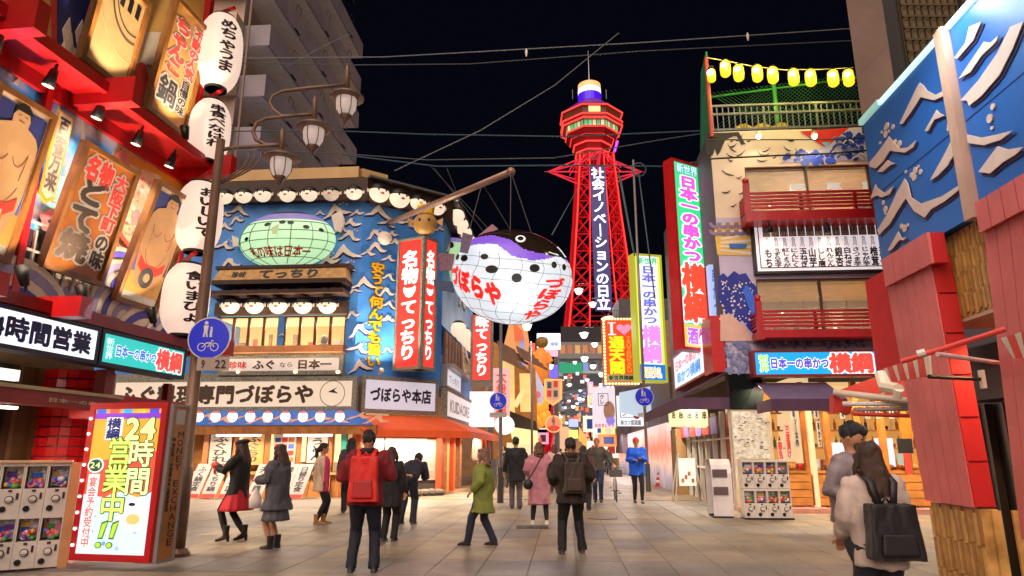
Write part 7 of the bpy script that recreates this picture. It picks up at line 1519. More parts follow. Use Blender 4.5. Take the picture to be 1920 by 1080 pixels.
for x0, x1, y0, y1, h_ in ((1560, 1590, 830, 870, 'c8d8f8'), (1640, 1680, 822, 875, 'c0d4fa')): b = R1.box(x0, y0, x1, y1, -.4); g = MB(); g.bx(R1, *b, -.45, -.4); g.build('drinks_screen', lit(h_, 1.0), bR)
BT = [paint(h, .2) for h in ('3a5a2c', '8a4a1c', 'c8b890', '2a2c40')]
for j in range(3):   # shelves with bottles and cups at the back of the shop
    z = 1.55 + j * .48; g = MB(); g.bx(R1, us + .1, uRe, z - .04, z, -2.3, -2.05); g.build('shelf', OAKD, bR); g = MB()
    for k in range(44): u = us + .2 + k * .14; g.lathe(R1.P(u, z, -2.15), [(.04, 0), (.042, .18), (.015, .24), (.015, .3)] if (k + j) % 3 else [(.03, 0), (.045, .1)], 8, (k * 7 + j) % 4)
    g.build('bottles', BT, bR)['kind'] = 'stuff'
# strips of hanging paper menus
pp = [(1457, 826, 1470, 862, '御免', 1), (1470, 796, 1486, 860, '三度漬け', 1), (1486, 782, 1500, 838, 'ソースの', 0), (1510, 783, 1527, 830, 'お土産', 1), (1530, 790, 1542, 838, '串かつ', 0)]
for x0, y0, x1, y1, s_, red in pp: b = R1.box(x0, y0, x1, y1, -.1); g = MB(); g.bx(R1, *b, -.12, -.1); o = g.build('paper_menu', WHT, bR); letters(R1, s_, inset(b, .02), -.096, REDP if red else BLACK, o, vert=True, bold=.06)
for x in (1481, 1524, 1573, 1620, 1640, 1665): b = R1.box(x, 755, x + 12, 785, .2); g = MB(); g.bx(R1, *b, .18, .2); o = g.build('paper_menu', lit('f6ecd0', .5), bR); letters(R1, '酒場', inset(b, .03), .204, BLACK, o, vert=True)
for x0, x1, y0, y1, m in ((1693, 1716, 780, 822, ORNG), (1686, 1718, 822, 850, BLACK), (1700, 1718, 850, 905, REDP), (1686, 1700, 850, 872, paint('8aa0a0'))): b = R1.box(x0, y0, x1, y1, .0); g = MB(); g.bx(R1, *b, -.15, -.12); g.build('food_poster', m, bR)
lamp('AREA', R1.P(3, zG - .35, .2), 220, (1, .80, .5), 5, target=R1.P(3, 0, 1.0), size_y=.08); lamp('AREA', RS.P(-4, z0_ - .1, .6), 110, (1, .86, .66), 5, target=RS.P(-4, 0, 1.5), size_y=.08)
# street side shopfront: pale lanterns, glass, ladder board
for i, x in enumerate((1262, 1275, 1290, 1305, 1318)):
    c = RS.P(rsu(hx(x, 780)), RS.hit(x, 780, .7)[1], .9); c = at(x, 780, 20.5 - i * .35); r = thing('paper_lantern', 'pale cream lantern hanging along the street-side shopfront, %s from the left' % ORD[i], 'lantern', c - Vector((0, 0, .3)), 'cream lanterns of the street-side shop')
    g = MB(); g.lathe(c, [(.08, -.32), (.13, -.26), (.14, 0), (.13, .22), (.08, .28)], 14); g.build('paper', lit('f8e8b0', .95), r, smooth=True)
    pl = Pl(c, (1, 0, 0), (0, 0, 1)); letters(None, '串', (-.07, .07, -.1, .12), 0, BLACK, r, mapf=lambda u, v, o, c=c: c + Vector((math.sin(u / .14) * .143, -math.cos(u / .14) * .143, v)), cut=.05)
for i in range(6):
    u = -7.0 + i * 1.05; g = MB(); g.bx(RS, u, u + .9, 1.9, 2.35, .15, .18); g.build('short_curtain', [paint('c84838'), paint('6a5a8a')][i % 2], bR)
g = MB(); g.bx(RS, -8.8, -.02, 0, zG, -2, -1.9); g.build('side_shop_back', lit('f0d0a0', .7), bR)
for k in range(9): u = -8.6 + k * 1.05; g = MB(); g.bx(RS, u, u + .08, 0, 2.5, -.1, .02); g.build('door_post', paint('d8d0c4', .4), bR)
g = MB(); g.bx(RS, -8.8, 0, .95, 1.02, -.06, 0); g.bx(RS, -8.8, 0, 1.75, 1.8, -.06, 0); g.build('glazing_bar', paint('d8d0c4', .4), bR)['kind'] = 'stuff'
for k in range(5): u = -5.2 + k * .95; g = MB(); g.bx(RS, u, u + .85, 0, 2.45, -.3, -.2); g.build('door_panel', [WOOD2, paint('6a5a50'), paint('3a2c28'), OAK, paint('e06838')][k], bR)
g = MB(); g.bx(RS, -7.8, -6.6, 0, 2.2, .02, .35); g.build('cupboard', paint('8a6a40', .5), bR)
# A-frame ladder board, white cabinet, capsule machines
c = gnd(1290, 940); t = thing('ladder_sign', 'folding ladder frame with a pale glowing menu sheet near the street corner', 'ladder', c)
for s_ in (-1, 1):
    for d_ in (-.25, .25): g = MB(); g.tube([c + Vector((s_ * .42, d_, 0)), c + Vector((s_ * .22, d_ * .2, 1.4))], .025, 6); g.build('leg', paint('c8b8a8', .4), t)
g = MB(); g.cube(c + Vector((0, -.12, .85)), .5, .02, .8); g.build('menu_sheet', lit('fff0e0', .8), t)
g = MB(); [g.cube(c + Vector((-.15 + .1 * k, -.133, .6 + .1 * (k % 3))), .08, .004, .12) for k in range(4)]; g.build('menu_photos', ORNG, t)['kind'] = 'stuff'
cw_ = R1.P(H(1325, 950)[0] - .05, 0, 1.1)
pV = frontal(1325 + 6, 15.6, -6); uV = pV.hit(1372, 900)[0]; zV = pV.hit(1345, 861)[1]
t = thing('cash_machine', 'white rounded cabinet with two dark slots left of the capsule machines', 'cabinet', pV.P(uV / 2, 0, -.3))
g = MB(); g.prism(Pl(pV.P(0, 0, 0), -pV.N, (0, 0, 1)), [(0, .05), (.75, .05), (.75, zV), (.18, zV), (.05, zV - .12), (.0, zV - .3)], 0, uV); g.build('body', paint('ece6e4', .3, coat=.3), t)
for z in (zV - .32, zV * .45): g = MB(); g.bx(pV, .02, .34, z - .07, z + .1, .0, .02); g.build('slot_panel', paint('6a5a5c', .3), t)
g = MB(); g.bx(pV, 0, uV, 0, .05, -.7, -.02); g.build('base', BLACK, t)
GQ = frontal(1382, 15.5, -4); wq = GQ.hit(1481, 900, .28)[0] / 4; zq = GQ.hit(1430, 861, .28)[1] / 2
for j in range(2):
    for i in range(4):
        capsule_machine(GQ, i * wq, .05 + j * (zq - .03), wq * .98, zq - .04, 'white capsule toy machine below the guide map, %s row, %s from the left' % (('lower', 'upper')[j], ORD[i]), seed=40 + i * 3 + j, group='capsule toy machines below the guide map')
g = MB(); g.bx(GQ, -.02, 4 * wq + .02, 0, .048, -.06, .3); o = g.build('plinth', BLACK); tag(o, 'black base plinth under the capsule machines by the guide map', 'plinth')

# ================================================================== near right building: red planked pillars and blue wave panels
NR = vplane(1740, 7.3, 1060, flip=True); XN = NR
bN = thing('wave_panel_building', 'near right building with salmon planked pillars and blue wave panels above', 'building', NR.P(2, 0, -2))
N_ = lambda x, y, o=0: NR.hit(x, y, o)
SAL = mat('salmon_plank', hexc('e2706a'), .6, var=.14, scale=2.5, bump=.08); CRIM = mat('crimson_panel', hexc('cc2422'), .5, var=.15, scale=1.5, bump=.06)
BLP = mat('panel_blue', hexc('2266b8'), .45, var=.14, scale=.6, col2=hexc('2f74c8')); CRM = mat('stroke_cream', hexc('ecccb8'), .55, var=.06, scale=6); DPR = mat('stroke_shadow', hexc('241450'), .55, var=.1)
BAMS = [mat('bamboo_%d' % i, hexc(h), .5, var=.2, scale=9, bump=.15) for i, h in enumerate(('c8924c', 'b27c3a', 'd8a860', 'bc8844'))]; BAM = mat('bamboo', hexc('c08c48'), .5, var=.3, scale=5, bump=.1, col2=hexc('d8a860'))
uLn = N_(1618, 235)[0]; zbl = N_(1655, 503)[1]; zbu = N_(1618, 235)[1]; ust = N_(1772, 72)[0]; uB0 = N_(1655, 503)[0]
def npoly(pts, o0, o1, m, nm, par=None): g = MB(); g.prism(NR, [N_(x, y) for x, y in pts], o0, o1); return g.build(nm, m, par or bN)
z_top = zbu; um_ = N_(1800, 230)[0]
g = MB(); g.bx(NR, uLn, um_ - .06, zbl, zbu, -.2, 0); g.build('wave_panel', BLP, bN)
g = MB(); g.bx(NR, um_ + .08, um_ + 3.2, zbl, zbu, -.2, 0.0); g.build('wave_panel', BLP, bN)
g = MB(); g.bx(NR, um_ - .055, um_ + .075, zbl - .05, zbu + .05, -.2, .08); g.build('cream_batten', mat('batten', hexc('cfa287'), .5, var=.15), bN)
npoly([(1690, 572), (1690.6, 573.5), (1920, 190), (1919, 188)], 0, .001, BLACK, 'x') if False else None
for x0, y0, x1, y1 in ((1640, 370, 1795, 242), (1812, 228, 1935, 125)): 
    a, b_ = N_(x0, y0), N_(x1, y1); g = MB(); g.prism(NR, [a, b_, (b_[0], b_[1] + .012), (a[0], a[1] + .012)], .001, .004); g.build('panel_joint', paint('1c3a70'), bN)
# light strip along the top
t = thing('light_strip', 'bright greenish white tube light along the top edge of the blue wave panels', 'tube light', NR.P((uLn + um_) / 2, zbu, .05))
g = MB(); g.bx(NR, uLn - .02, uLn + .5, zbu + .01, zbu + .08, -.05, .04); g.build('housing', lit('a8d8c8', .6), t); g = MB(); g.bx(NR, uLn + .5, um_ + 3, zbu + .01, zbu + .06, -.04, .03); g.build('tube', lit('c8f0f4', 1.1), t)
lamp('AREA', NR.P(um_ + .3, zbu + .12, .35), 22, (.75, .92, 1), .1, target=NR.P(um_ + .3, zbl, .1), size_y=2.8)
strokes = [
 [(1690, 232), (1722, 165), (1728, 155), (1735, 160), (1742, 170), (1758, 178), (1776, 168), (1772, 180), (1755, 188), (1738, 184), (1730, 182), (1712, 210), (1696, 232)],
 [(1633, 305), (1650, 285), (1670, 256), (1675, 262), (1690, 278), (1706, 276), (1722, 262), (1716, 276), (1700, 286), (1682, 284), (1672, 282), (1660, 302), (1645, 316), (1634, 312)],
 [(1738, 245), (1755, 215), (1760, 206), (1765, 212), (1775, 216), (1762, 222), (1756, 224), (1744, 246)],
 [(1648, 322), (1668, 300), (1674, 304), (1682, 306), (1672, 310), (1658, 322)],
 [(1648, 432), (1665, 405), (1685, 362), (1700, 335), (1706, 345), (1712, 370), (1730, 382), (1770, 368), (1808, 344), (1800, 358), (1775, 378), (1750, 392), (1738, 408), (1718, 396), (1702, 372), (1690, 390), (1672, 420), (1652, 440)],
 [(1636, 372), (1645, 345), (1648, 352), (1662, 362), (1680, 348), (1672, 364), (1656, 370), (1648, 366)],
 [(1668, 470), (1688, 434), (1694, 446), (1704, 444), (1698, 450), (1690, 450), (1676, 468)],
 [(1748, 338), (1775, 290), (1796, 248), (1800, 262), (1798, 280), (1782, 310), (1762, 330)],
 [(1794, 108), (1815, 80), (1822, 50), (1845, 40), (1830, 75), (1800, 110)],
 [(1802, 148), (1835, 100), (1850, 78), (1862, 80), (1878, 66), (1872, 80), (1855, 95), (1845, 105), (1825, 135)],
 [(1806, 188), (1840, 150), (1875, 100), (1900, 50), (1925, 40), (1905, 90), (1880, 140), (1845, 180), (1822, 198), (1818, 188)],
 [(1818, 252), (1845, 258), (1875, 252), (1905, 244), (1882, 262), (1850, 272), (1820, 268)],
 [(1840, 322), (1860, 295), (1876, 274), (1895, 280), (1925, 275), (1910, 290), (1885, 305), (1862, 325)]]
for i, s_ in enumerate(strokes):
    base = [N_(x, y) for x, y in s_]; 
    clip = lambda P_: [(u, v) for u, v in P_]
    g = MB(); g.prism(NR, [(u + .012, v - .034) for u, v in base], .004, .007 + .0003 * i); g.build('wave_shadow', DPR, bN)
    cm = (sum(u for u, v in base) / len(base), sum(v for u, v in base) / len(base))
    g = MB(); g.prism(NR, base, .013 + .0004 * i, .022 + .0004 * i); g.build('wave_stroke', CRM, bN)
g = MB()
for k, (x, y) in enumerate([(1655, 248), (1662, 240), (1665, 236), (1668, 246), (1676, 238), (1662, 252), (1652, 268), (1711, 328), (1718, 320), (1724, 312), (1728, 322), (1716, 332), (1700, 322), (1658, 380), (1662, 392), (1662, 400), (1692, 424), (1698, 428), (1704, 422), (1782, 235), (1788, 230), (1780, 242), (1864, 200), (1858, 222), (1862, 240), (1680, 266), (1688, 270)]):
    c = N_(x, y); g.prism(NR, circle(c[0], c[1], .018 + .012 * (k % 3), 8), .004, .016)
g.build('foam_drops', CRM, bN)['kind'] = 'stuff'
# corbels + planked pillars
def pillar(street, near, label_, joints, crn=True):
    """street: polygon corners in pixels (tl, tr, br, bl) on the front plane"""
    tl, tr, br, bl = [N_(*p, .12) for p in street]
    def Q(a, b_, o): # a across, b up
        u = (bl[0] + (br[0] - bl[0]) * a) * (1 - b_) + (tl[0] + (tr[0] - tl[0]) * a) * b_; v = (bl[1] + (br[1] - bl[1]) * a) * (1 - b_) + (tl[1] + (tr[1] - tl[1]) * a) * b_; return NR.P(u, v, o)
    g = MB(); g.hexa([Q(0, 0, .1), Q(.985, 0, .1), Q(.985, 0, -.07), Q(0, 0, -.07), Q(0, 1, .1), Q(.985, 1, .1), Q(.985, 1, -.07), Q(0, 1, -.07)]); core = g.build('pillar', CRIM, bN)
    n = joints
    for k in range(n):
        a, b_ = k / n + .006, (k + 1) / n - .006; g = MB(); g.hexa([Q(a, 0, .135), Q(b_, 0, .135), Q(b_, 0, .101), Q(a, 0, .101), Q(a, 1, .135), Q(b_, 1, .135), Q(b_, 1, .101), Q(a, 1, .101)]); g.build('plank', SAL, core)
    for k in range(6):   # near side panels
        a, b_ = k / 6 + .004, (k + 1) / 6 - .004; e = Vector(NR.U) * .03
        g = MB(); p = [Q(1, a, .12), Q(1, a, -.06), Q(1, b_, -.06), Q(1, b_, .12)]; g.hexa([p[0], p[0] + e, p[1] + e, p[1], p[3], p[3] + e, p[2] + e, p[2]]) if False else g.hexa([p[0] - e * .5, p[0] + e * .3, p[1] + e * .3, p[1] - e * .5, p[3] - e * .5, p[3] + e * .3, p[2] + e * .3, p[2] - e * .5]); g.build('side_panel', CRIM, core)
    return Q
QA = pillar([(1662, 520), (1745, 478), (1828, 952), (1737, 938)], None, '', 5)
for (x0, y0, x1, y1, h_) in ((1653, 503, 1740, 459, 34), (1826, 395, 1930, 342, 42)):
    a, b_ = N_(x0, y0, .2), N_(x1, y1, .2); z0 = N_(x0 + 6, y0 + h_, .2)[1]; n = 4
    g = MB(); g.bx(NR, a[0], b_[0], z0, zbl - .01, .03, .16); cb = g.build('corbel', CRIM, bN)
    for k in range(n): u0 = a[0] + (b_[0] - a[0]) * k / n; u1 = a[0] + (b_[0] - a[0]) * (k + 1) / n; g = MB(); g.bx(NR, u0 + .006, u1 - .006, z0 - .005, zbl - .005, .161, .19); g.build('plank', SAL, cb)
QB = pillar([(1846, 425), (1945, 372), (2010, 1040), (1918, 1010)], None, '', 4)
# red box behind the left pillar
b = [N_(1618, 522, .0), N_(1680, 700, .0)]
g = MB(); u0 = N_(1618, 525)[0] - .35; z0 = N_(1668, 700)[1]; z1 = N_(1650, 510)[1]; g.bx(NR, N_(1622, 530, -.02)[0], N_(1690, 600)[0], z0, z1, -.5, -.02); g.build('red_box_column', paint('e01c18', .7), bN)
# bamboo panels
uA0, uA1 = N_(1745, 520, -.05)[0], N_(1850, 520, -.05)[0]; zb0 = N_(1765, 608, -.05)[1]
nB = 26; W_ = uA1 - uA0
g = MB(); g.bx(NR, uA0, uA1, zb0, zbl - .01, -.3, -.09); bp = g.build('bamboo_panel', BAM, bN)
for k in range(nB):
    u = uA0 + (k + .5) * W_ / nB; 
    for j in range(4): z = zb0 + (zbl - zb0) * (j + .02 + .1 * (k % 3)) / 4.3; g = MB(); g.bx(NR, u - W_ / nB * .46, u + W_ / nB * .46, z, z + (zbl - zb0) / 4.4, -.089, -.075 - .004 * (k % 2)); g.build('bamboo_slat', BAMS[(k * 5 + j * 3) % 4], bp)
g = MB(); g.bx(NR, uA0, uA1 + .1, zb0 - .04, zb0 - .005, -1.4, -.08); g.build('soffit', mat('soffit_cream', hexc('d0b090'), .5, var=.1), bN)
g = MB(); g.lathe(NR.P((uA0 + uA1) / 2 + .1, zb0 - .06, -.5), [(.07, 0), (.07, .02)], 12); g.build('downlight', lit('ffc890', 6), bN); lamp('SPOT', NR.P((uA0 + uA1) / 2 + .1, zb0 - .08, -.5), 70, (1, .6, .3), .06, rot=(0, 0, 0), spot=150)
# base of bamboo below the pillar
zb = N_(1737, 938, .12)[1]; ua = N_(1737, 942, .12)[0]; ub = N_(1829, 955, .12)[0]; W_ = ub - ua
g = MB(); g.bx(NR, ua, ub, 0, zb - .02, -.07, .08); bp = g.build('bamboo_base', BAM, bN)
for k in range(18): 
    for j in range(3): g = MB(); u = ua + (k + .5) * W_ / 18; z = zb * (j + .04 * (k % 4)) / 3.15; g.bx(NR, u - W_ / 39, u + W_ / 39, z, z + zb / 3.3, .081, .10 - .006 * (k % 2)); g.build('bamboo_slat', BAMS[(k * 7 + j * 3) % 4], bp)
for k in range(5): g = MB(); g.bx(NR, ub + .002, ub + .03, 0, zb - .03, -.8 + k * .18, -.72 + k * .18); g.build('bamboo_slat', BAM, bp)
# dark doorway between the pillars
g = MB(); g.bx(NR, N_(1790, 700, -1.4)[0], N_(1960, 900)[0] + 3, 0, zbu - .3, -1.6, -1.4); g.build('dark_recess_wall', mat('recess_dark', hexc('2c2628'), .4, var=.3, scale=2), bN)
for k in range(15): u = N_(1800, 700, -1.3)[0] + k * .35; g = MB(); g.bx(NR, u, u + .05, 0, zb0 - .7, -1.39, -1.3); g.build('door_bar', paint('4a443c', .3, metal=.4), bN)
g = MB(); g.bx(NR, N_(1790, 700, -.9)[0], N_(1960, 900)[0] + 2, zb0 - .7, zb0 - .1, -1.3, -.9); g.build('shutter_box', DGREY, bN)
# folded awnings and their arms
def roll(label, tl, tr, br, bl, o0, n=9):
    """short striped cloth hanging in folds from an arm: four pixel corners on a plane o0 in front of the facade"""
    A, B, C_, D = [Vector((*N_(x, y, o0), 0)) for x, y in (tl, tr, br, bl)]
    m_ = NR.P((A.x + C_.x) / 2, D.y, o0); t = thing('striped_awning', label, 'awning', m_)
    for k in range(n):
        a, b_ = k / n, (k + 1) / n; q = [A.lerp(B, a), A.lerp(B, b_), D.lerp(C_, b_), D.lerp(C_, a)]; w0, w1 = .02 * (k % 2), .02 * ((k + 1) % 2)
        F_ = [NR.P(q[0].x, q[0].y, o0 + w0 * .3), NR.P(q[1].x, q[1].y, o0 + w1 * .3), NR.P(q[2].x, q[2].y, o0 + w1), NR.P(q[3].x, q[3].y, o0 + w0)]
        g = MB(); g.hexa([F_[3], F_[2], F_[2] - NR.N * .02, F_[3] - NR.N * .02, F_[0], F_[1], F_[1] - NR.N * .02, F_[0] - NR.N * .02]); g.build('stripe', REDP if k % 2 else mat('awning_cream', hexc('f0e2c8'), .6, var=.15), t)
    return t
o_ = .9
t = roll('folded red and cream striped awning in front of the left salmon pillar', (1656, 692), (1742, 664), (1748, 704), (1668, 718), .7)
for a, b_, r, m in (((1690, 678, .95), (1885, 617, .3), .022, REDP), ((1758, 664, .8), (1892, 683, -.1), .02, paint('d8b8b0')), ((1742, 706, .8), (1838, 711, .15), .018, BLACK), ((1720, 664, .95), (1735, 660, .9), .03, WHT)):
    g = MB(); g.tube([NR.P(*N_(a[0], a[1], a[2]), a[2]), NR.P(*N_(b_[0], b_[1], b_[2]), b_[2])], r, 8); g.build('arm', m, t)
g = MB(); p = NR.P(*N_(1842, 711, .14), .14); g.cube(p, .03, .05, .16); g.build('wall_bracket', CREAM, t)
g = MB(); g.tube([NR.P(*N_(1650, 700, o_), o_), NR.P(*N_(1660, 725, o_), o_), NR.P(*N_(1685, 730, o_), o_)], [.05, .06, .05], 8); g.tube([NR.P(*N_(1685, 730, o_), o_), NR.P(*N_(1682, 745, o_), o_)], .04, 8); g.build('end_bar', CREAM, t)
t = roll('striped awning end at the right edge of the picture', (1876, 634), (1960, 610), (1960, 672), (1900, 672), .5, 6)
t = thing('folding_awning', 'red cloth awning half folded with cream bars beside the salmon pillar', 'awning', at(1630, 780, 11)); Yw = 11.5
def pY(pts, Y, m, nm, th=.05):
    A = [at(x, y, Y) for x, y in pts]; B_ = [p + Vector((0, th, 0)) for p in A]; n = len(A); g = MB()
    g.faces(A + B_, [tuple(range(n))[::-1], tuple(range(n, 2 * n))] + [(i, (i + 1) % n, n + (i + 1) % n, n + i) for i in range(n)]); return g.build(nm, m, t)
g = MB(); A = [at(1564, 735, 10.6), at(1700, 748, 10.2), at(1700, 708, 12), at(1638, 708, 12.2)]; g.faces(A + [p + Vector((0, .02, -.03)) for p in A], [(0, 1, 2, 3), (7, 6, 5, 4), (0, 4, 5, 1), (1, 5, 6, 2), (2, 6, 7, 3), (3, 7, 4, 0)]); g.build('cloth_top', mat('awning_red', hexc('e04438'), .6, var=.15, em=.08, emcol=hexc('e04438')), t)
pY([(1564, 740), (1600, 760), (1592, 778), (1580, 770), (1562, 776)], 10.55, REDP, 'cloth_corner', .15)
for (a, b_, r, m) in (((1562, 735, 10.5), (1705, 752, 10.1), .05, CREAM), ((1580, 757, 10.4), (1705, 758, 10.2), .035, WHT), ((1600, 768, 10.4), (1705, 766, 10.2), .03, paint('b8a0a0')), ((1600, 776, 10.4), (1705, 780, 10.2), .03, REDP), ((1625, 755, 10.3), (1662, 735, 10.6), .02, CREAM)):
    g = MB(); g.tube([at(*a), at(*b_)], r, 8); g.build('bar', m, t, smooth=True)
# concrete block rising behind
t = thing('concrete_block', 'bare brown concrete block with lattice windows above the blue wave panels', 'building', (8.5, 12.5, 0))
XK = (hx(1617, 230) - 960) / KX * 13.0; KP = Pl((XK, 13.0, 0), (1, 0, 0), (0, 0, 1)); u2 = KP.hit(1676, 150)[0]
g = MB(); g.hexa([KP.P(*q) for q in ((0, 5.5, 0), (u2, 5.5, 0), (u2, 5.5, -.5), (.45, 5.5, -.5), (0, 26, 0), (u2, 26, 0), (u2, 26, -.5), (.45, 26, -.5))]); g.build('wall', mat('bare_concrete', hexc('7a6458'), .8, var=.18, scale=1.2), t)
g = MB(); g.bx(KP, u2 + .25, 9, 5.5, 26, -1.2, -.6); g.build('recess_wall', paint('1c1816'), t)
a, b_ = KP.hit(1600, 152), KP.hit(1690, 58); g = MB(); g.prism(KP, [a, b_, (b_[0] + .02, b_[1] + .02), (a[0] + .02, a[1] + .02)], .001, .004); g.build('joint', paint('3a2c26'), t)
b = KP.box(1693, 40, 1765, 128, -.5); g = MB(); g.bx(KP, b[0], b[1] + .6, b[2] - .5, b[3] + 2, -.59, -.55); w_ = g.build('window', lit('6a5430', .25), t)
for k in range(14): g = MB(); g.bx(KP, b[0] + k * .16, b[0] + k * .16 + .035, b[2] - .5, b[3] + 2, -.54, -.5); g.build('lattice_bar', paint('4a3820'), w_)
for k in range(14): g = MB(); g.bx(KP, b[0], b[1] + .6, b[2] - .5 + k * .3, b[2] - .45 + k * .3, -.495, -.47); g.build('lattice_bar', paint('4a3820'), w_)
# ================================================================== people
SK = mat('skin', hexc('c08a68'), .5, var=.05, scale=9); LIPS = paint('a84844', .5); EYEM = paint('1a1210', .2)
def remesh(mb, vox, smooth=3, amp=0.0, fr=9.0, seed=0):
    me = bpy.data.meshes.new('tmp'); me.from_pydata([tuple(p) for p in mb.v], [], mb.f); o = bpy.data.objects.new('tmp', me); TS.collection.objects.link(o)
    r = o.modifiers.new('r', 'REMESH'); r.mode = 'VOXEL'; r.voxel_size = vox; r.use_smooth_shade = True
    if smooth: s_ = o.modifiers.new('s', 'SMOOTH'); s_.iterations = smooth; s_.factor = .5
    TL.update(); dg = TL.depsgraph; m2 = bpy.data.meshes.new_from_object(o.evaluated_get(dg))
    g = MB(); g.v = [v.co.copy() for v in m2.vertices]; g.f = [tuple(p.vertices) for p in m2.polygons]; g.m = [0] * len(g.f); g.smooth = True
    if amp:
        sh = Vector((seed * 7.1, seed * 3.3, 0)); nn = [v.normal.copy() for v in m2.vertices]
        g.v = [p + n * amp * (noise.noise(Vector((p.x * fr, p.y * fr, p.z * fr * .55)) + sh) + .5 * noise.noise(Vector((p.x * fr * 2.3, p.y * fr * 2.3, p.z * fr)) + sh)) for p, n in zip(g.v, nn)]
    bpy.data.objects.remove(o, do_unlink=True); bpy.data.meshes.remove(me); bpy.data.meshes.remove(m2); return g
def ik(S, E_, a, b, hint):
    S, E_ = Vector(S), Vector(E_); d = E_ - S; L_ = min(d.length, (a + b) * .995); d.normalize(); E2 = S + d * L_
    x = (a * a - b * b + L_ * L_) / (2 * L_); h = math.sqrt(max(0, a * a - x * x)); hn = Vector(hint); hn = (hn - d * hn.dot(d)); hn.normalize(); return S + d * x + hn * h, E2
PN = [0]
def person(label, base, H, yaw, lean=0, feet=((-.10, 0), (.10, 0)), hands=((-.26, .06, .80), (.26, .06, .80)), head=(0, 0), top=('2a2a2e', .84, .20, .03), legs=('trousers', '1c1c24'), hair=('short', '16100e'), shoes='1a1614', skirt=None, collar=None, split=None, vox=.014, heel=0, wide_=1.0, neck=None):
    """yaw: direction faced, degrees, 0 = away from the camera, 90 = to the left, 180 = towards it"""
    PN[0] += 1; s = H / 1.7; Rz = Matrix.Rotation(R(yaw), 3, 'Z'); base = Vector(base)
    T = lambda p: base + Rz @ (Vector(p) * s)
    t = thing('person', label, 'person', base)
    def put(mb, nm, m, par=None, smooth=True): mb.v = [T(p) for p in mb.v]; return mb.build(nm, m, par or t, smooth=smooth)
    L_ = R(lean); hipz = .90
    def sp(z, y=0, x=0):   # point on the torso at upright height z
        d = z - hipz; return Vector((x, y * math.cos(L_) + d * math.sin(L_), hipz - y * math.sin(L_) + d * math.cos(L_)))
    sh = [sp(1.40, 0, -.175 * wide_), sp(1.40, 0, .175 * wide_)]
    el = []; ha = []
    for i in (0, 1):
        e, h = ik(sh[i], hands[i], .29, .25, ((-1, 1)[i] * .5, -.7, -.5)); el.append(e); ha.append(h)
    hip = [Vector((-.09, 0, hipz - .02)), Vector((.09, 0, hipz - .02))]; kn = []; an = []
    for i in (0, 1):
        f = Vector((feet[i][0], feet[i][1], .09 + heel)); k, a = ik(hip[i], f, .43, .41, (0, 1, 0)); kn.append(k); an.append(a)
    hc = sp(1.585) + Vector((0, .015, 0)); Rh = Matrix.Rotation(R(head[1]), 3, 'Z') @ Matrix.Rotation(R(-head[0] - lean * .6), 3, 'X')
    hp = lambda x, y, z: hc + Rh @ Vector((x, y, z))
    g = MB()
    g.sweep([sp(z) for z in (.84, .92, 1.02, 1.15, 1.28, 1.37, 1.43)], [(.15, .11), (.165, .12), (.14, .10), (.145, .105), (.165, .11), (.15, .09), (.07, .06)], 16)
    g.tube([sp(1.38), sp(1.46), hp(0, -.01, -.06)], [.062, .052, .052], 12)
    g.ell(hc, .078, .098, .115, 18, 14, ax=Rh); g.ell(hp(0, .03, -.055), .055, .062, .06, 14, 10, ax=Rh); g.ell(hp(0, .10, -.012), .013, .018, .024, 8, 8, ax=Rh)
    for i in (-1, 1): g.ell(hp(i * .08, -.005, -.01), .012, .02, .03, 8, 6, ax=Rh)
    for i in (0, 1):
        S = (-1, 1)[i]
        g.tube([sh[i], sh[i].lerp(el[i], .5), el[i], el[i].lerp(ha[i], .5), ha[i]], [.056, .047, .04, .036, .026], 10)
        d = (ha[i] - el[i]).normalized(); up = Vector((0, 0, 1)) if abs(d.z) < .8 else Vector((0, 1, 0)); sd_ = d.cross(up).normalized(); pn = sd_.cross(d)
        g.ell(ha[i] + d * .05, .05, .038, .018, 10, 8, ax=Matrix((d, sd_, pn)).transposed())
        for k, (o_, l_) in enumerate(((-.028, .065), (-.010, .078), (.010, .072), (.027, .058))):
            a = ha[i] + d * .07 + sd_ * o_; g.tube([a, a + d * l_ * .5 - pn * .006, a + d * l_ * .85 - pn * .03], [.0105, .010, .0085], 6)
        a = ha[i] + d * .02 + sd_ * .03 * S; g.tube([a, a + sd_ * .03 * S + d * .03, a + sd_ * .025 * S + d * .06 - pn * .015], [.013, .012, .009], 6)
        g.tube([hip[i], hip[i].lerp(kn[i], .5), kn[i], kn[i].lerp(an[i], .35), an[i]], [.095, .078, .058, .056, .037], 12)
        g.tube([an[i], an[i] - Vector((0, -.02, .045)), an[i] + Vector((0, .11, -.055))], [.035, .04, .028], 8)
    b = remesh(g, vox, 2); put(b, 'body', SK)
    for i in (-1, 1):
        g = MB(); g.ell(hp(i * .033, .088, .012), .012, .008, .007, 8, 6, ax=Rh); put(g, 'eye', EYEM)
        g = MB(); g.ell(hp(i * .034, .09, .032), .018, .006, .004, 8, 5, ax=Rh); put(g, 'eyebrow', EYEM)
    g = MB(); g.ell(hp(0, .09, -.055), .02, .008, .006, 8, 6, ax=Rh); put(g, 'mouth', LIPS)
    # legs
    kind, lc = legs
    for i in (0, 1):
        if kind in ('trousers', 'tights', 'jeans'):
            k = {'trousers': (.115, .095, .078, .07, .068), 'jeans': (.112, .09, .072, .062, .06), 'tights': (.102, .084, .064, .06, .042)}[kind]
            if i == 0: g = MB(); g.ell(Vector((0, 0, hipz - .02)), .175, .125, .13, 16, 10)
            g.tube([hip[i] + Vector((0, 0, .05)), hip[i].lerp(kn[i], .5), kn[i], kn[i].lerp(an[i], .5), an[i] + Vector((0, 0, -.03 if kind != 'tights' else 0))], list(k), 12)
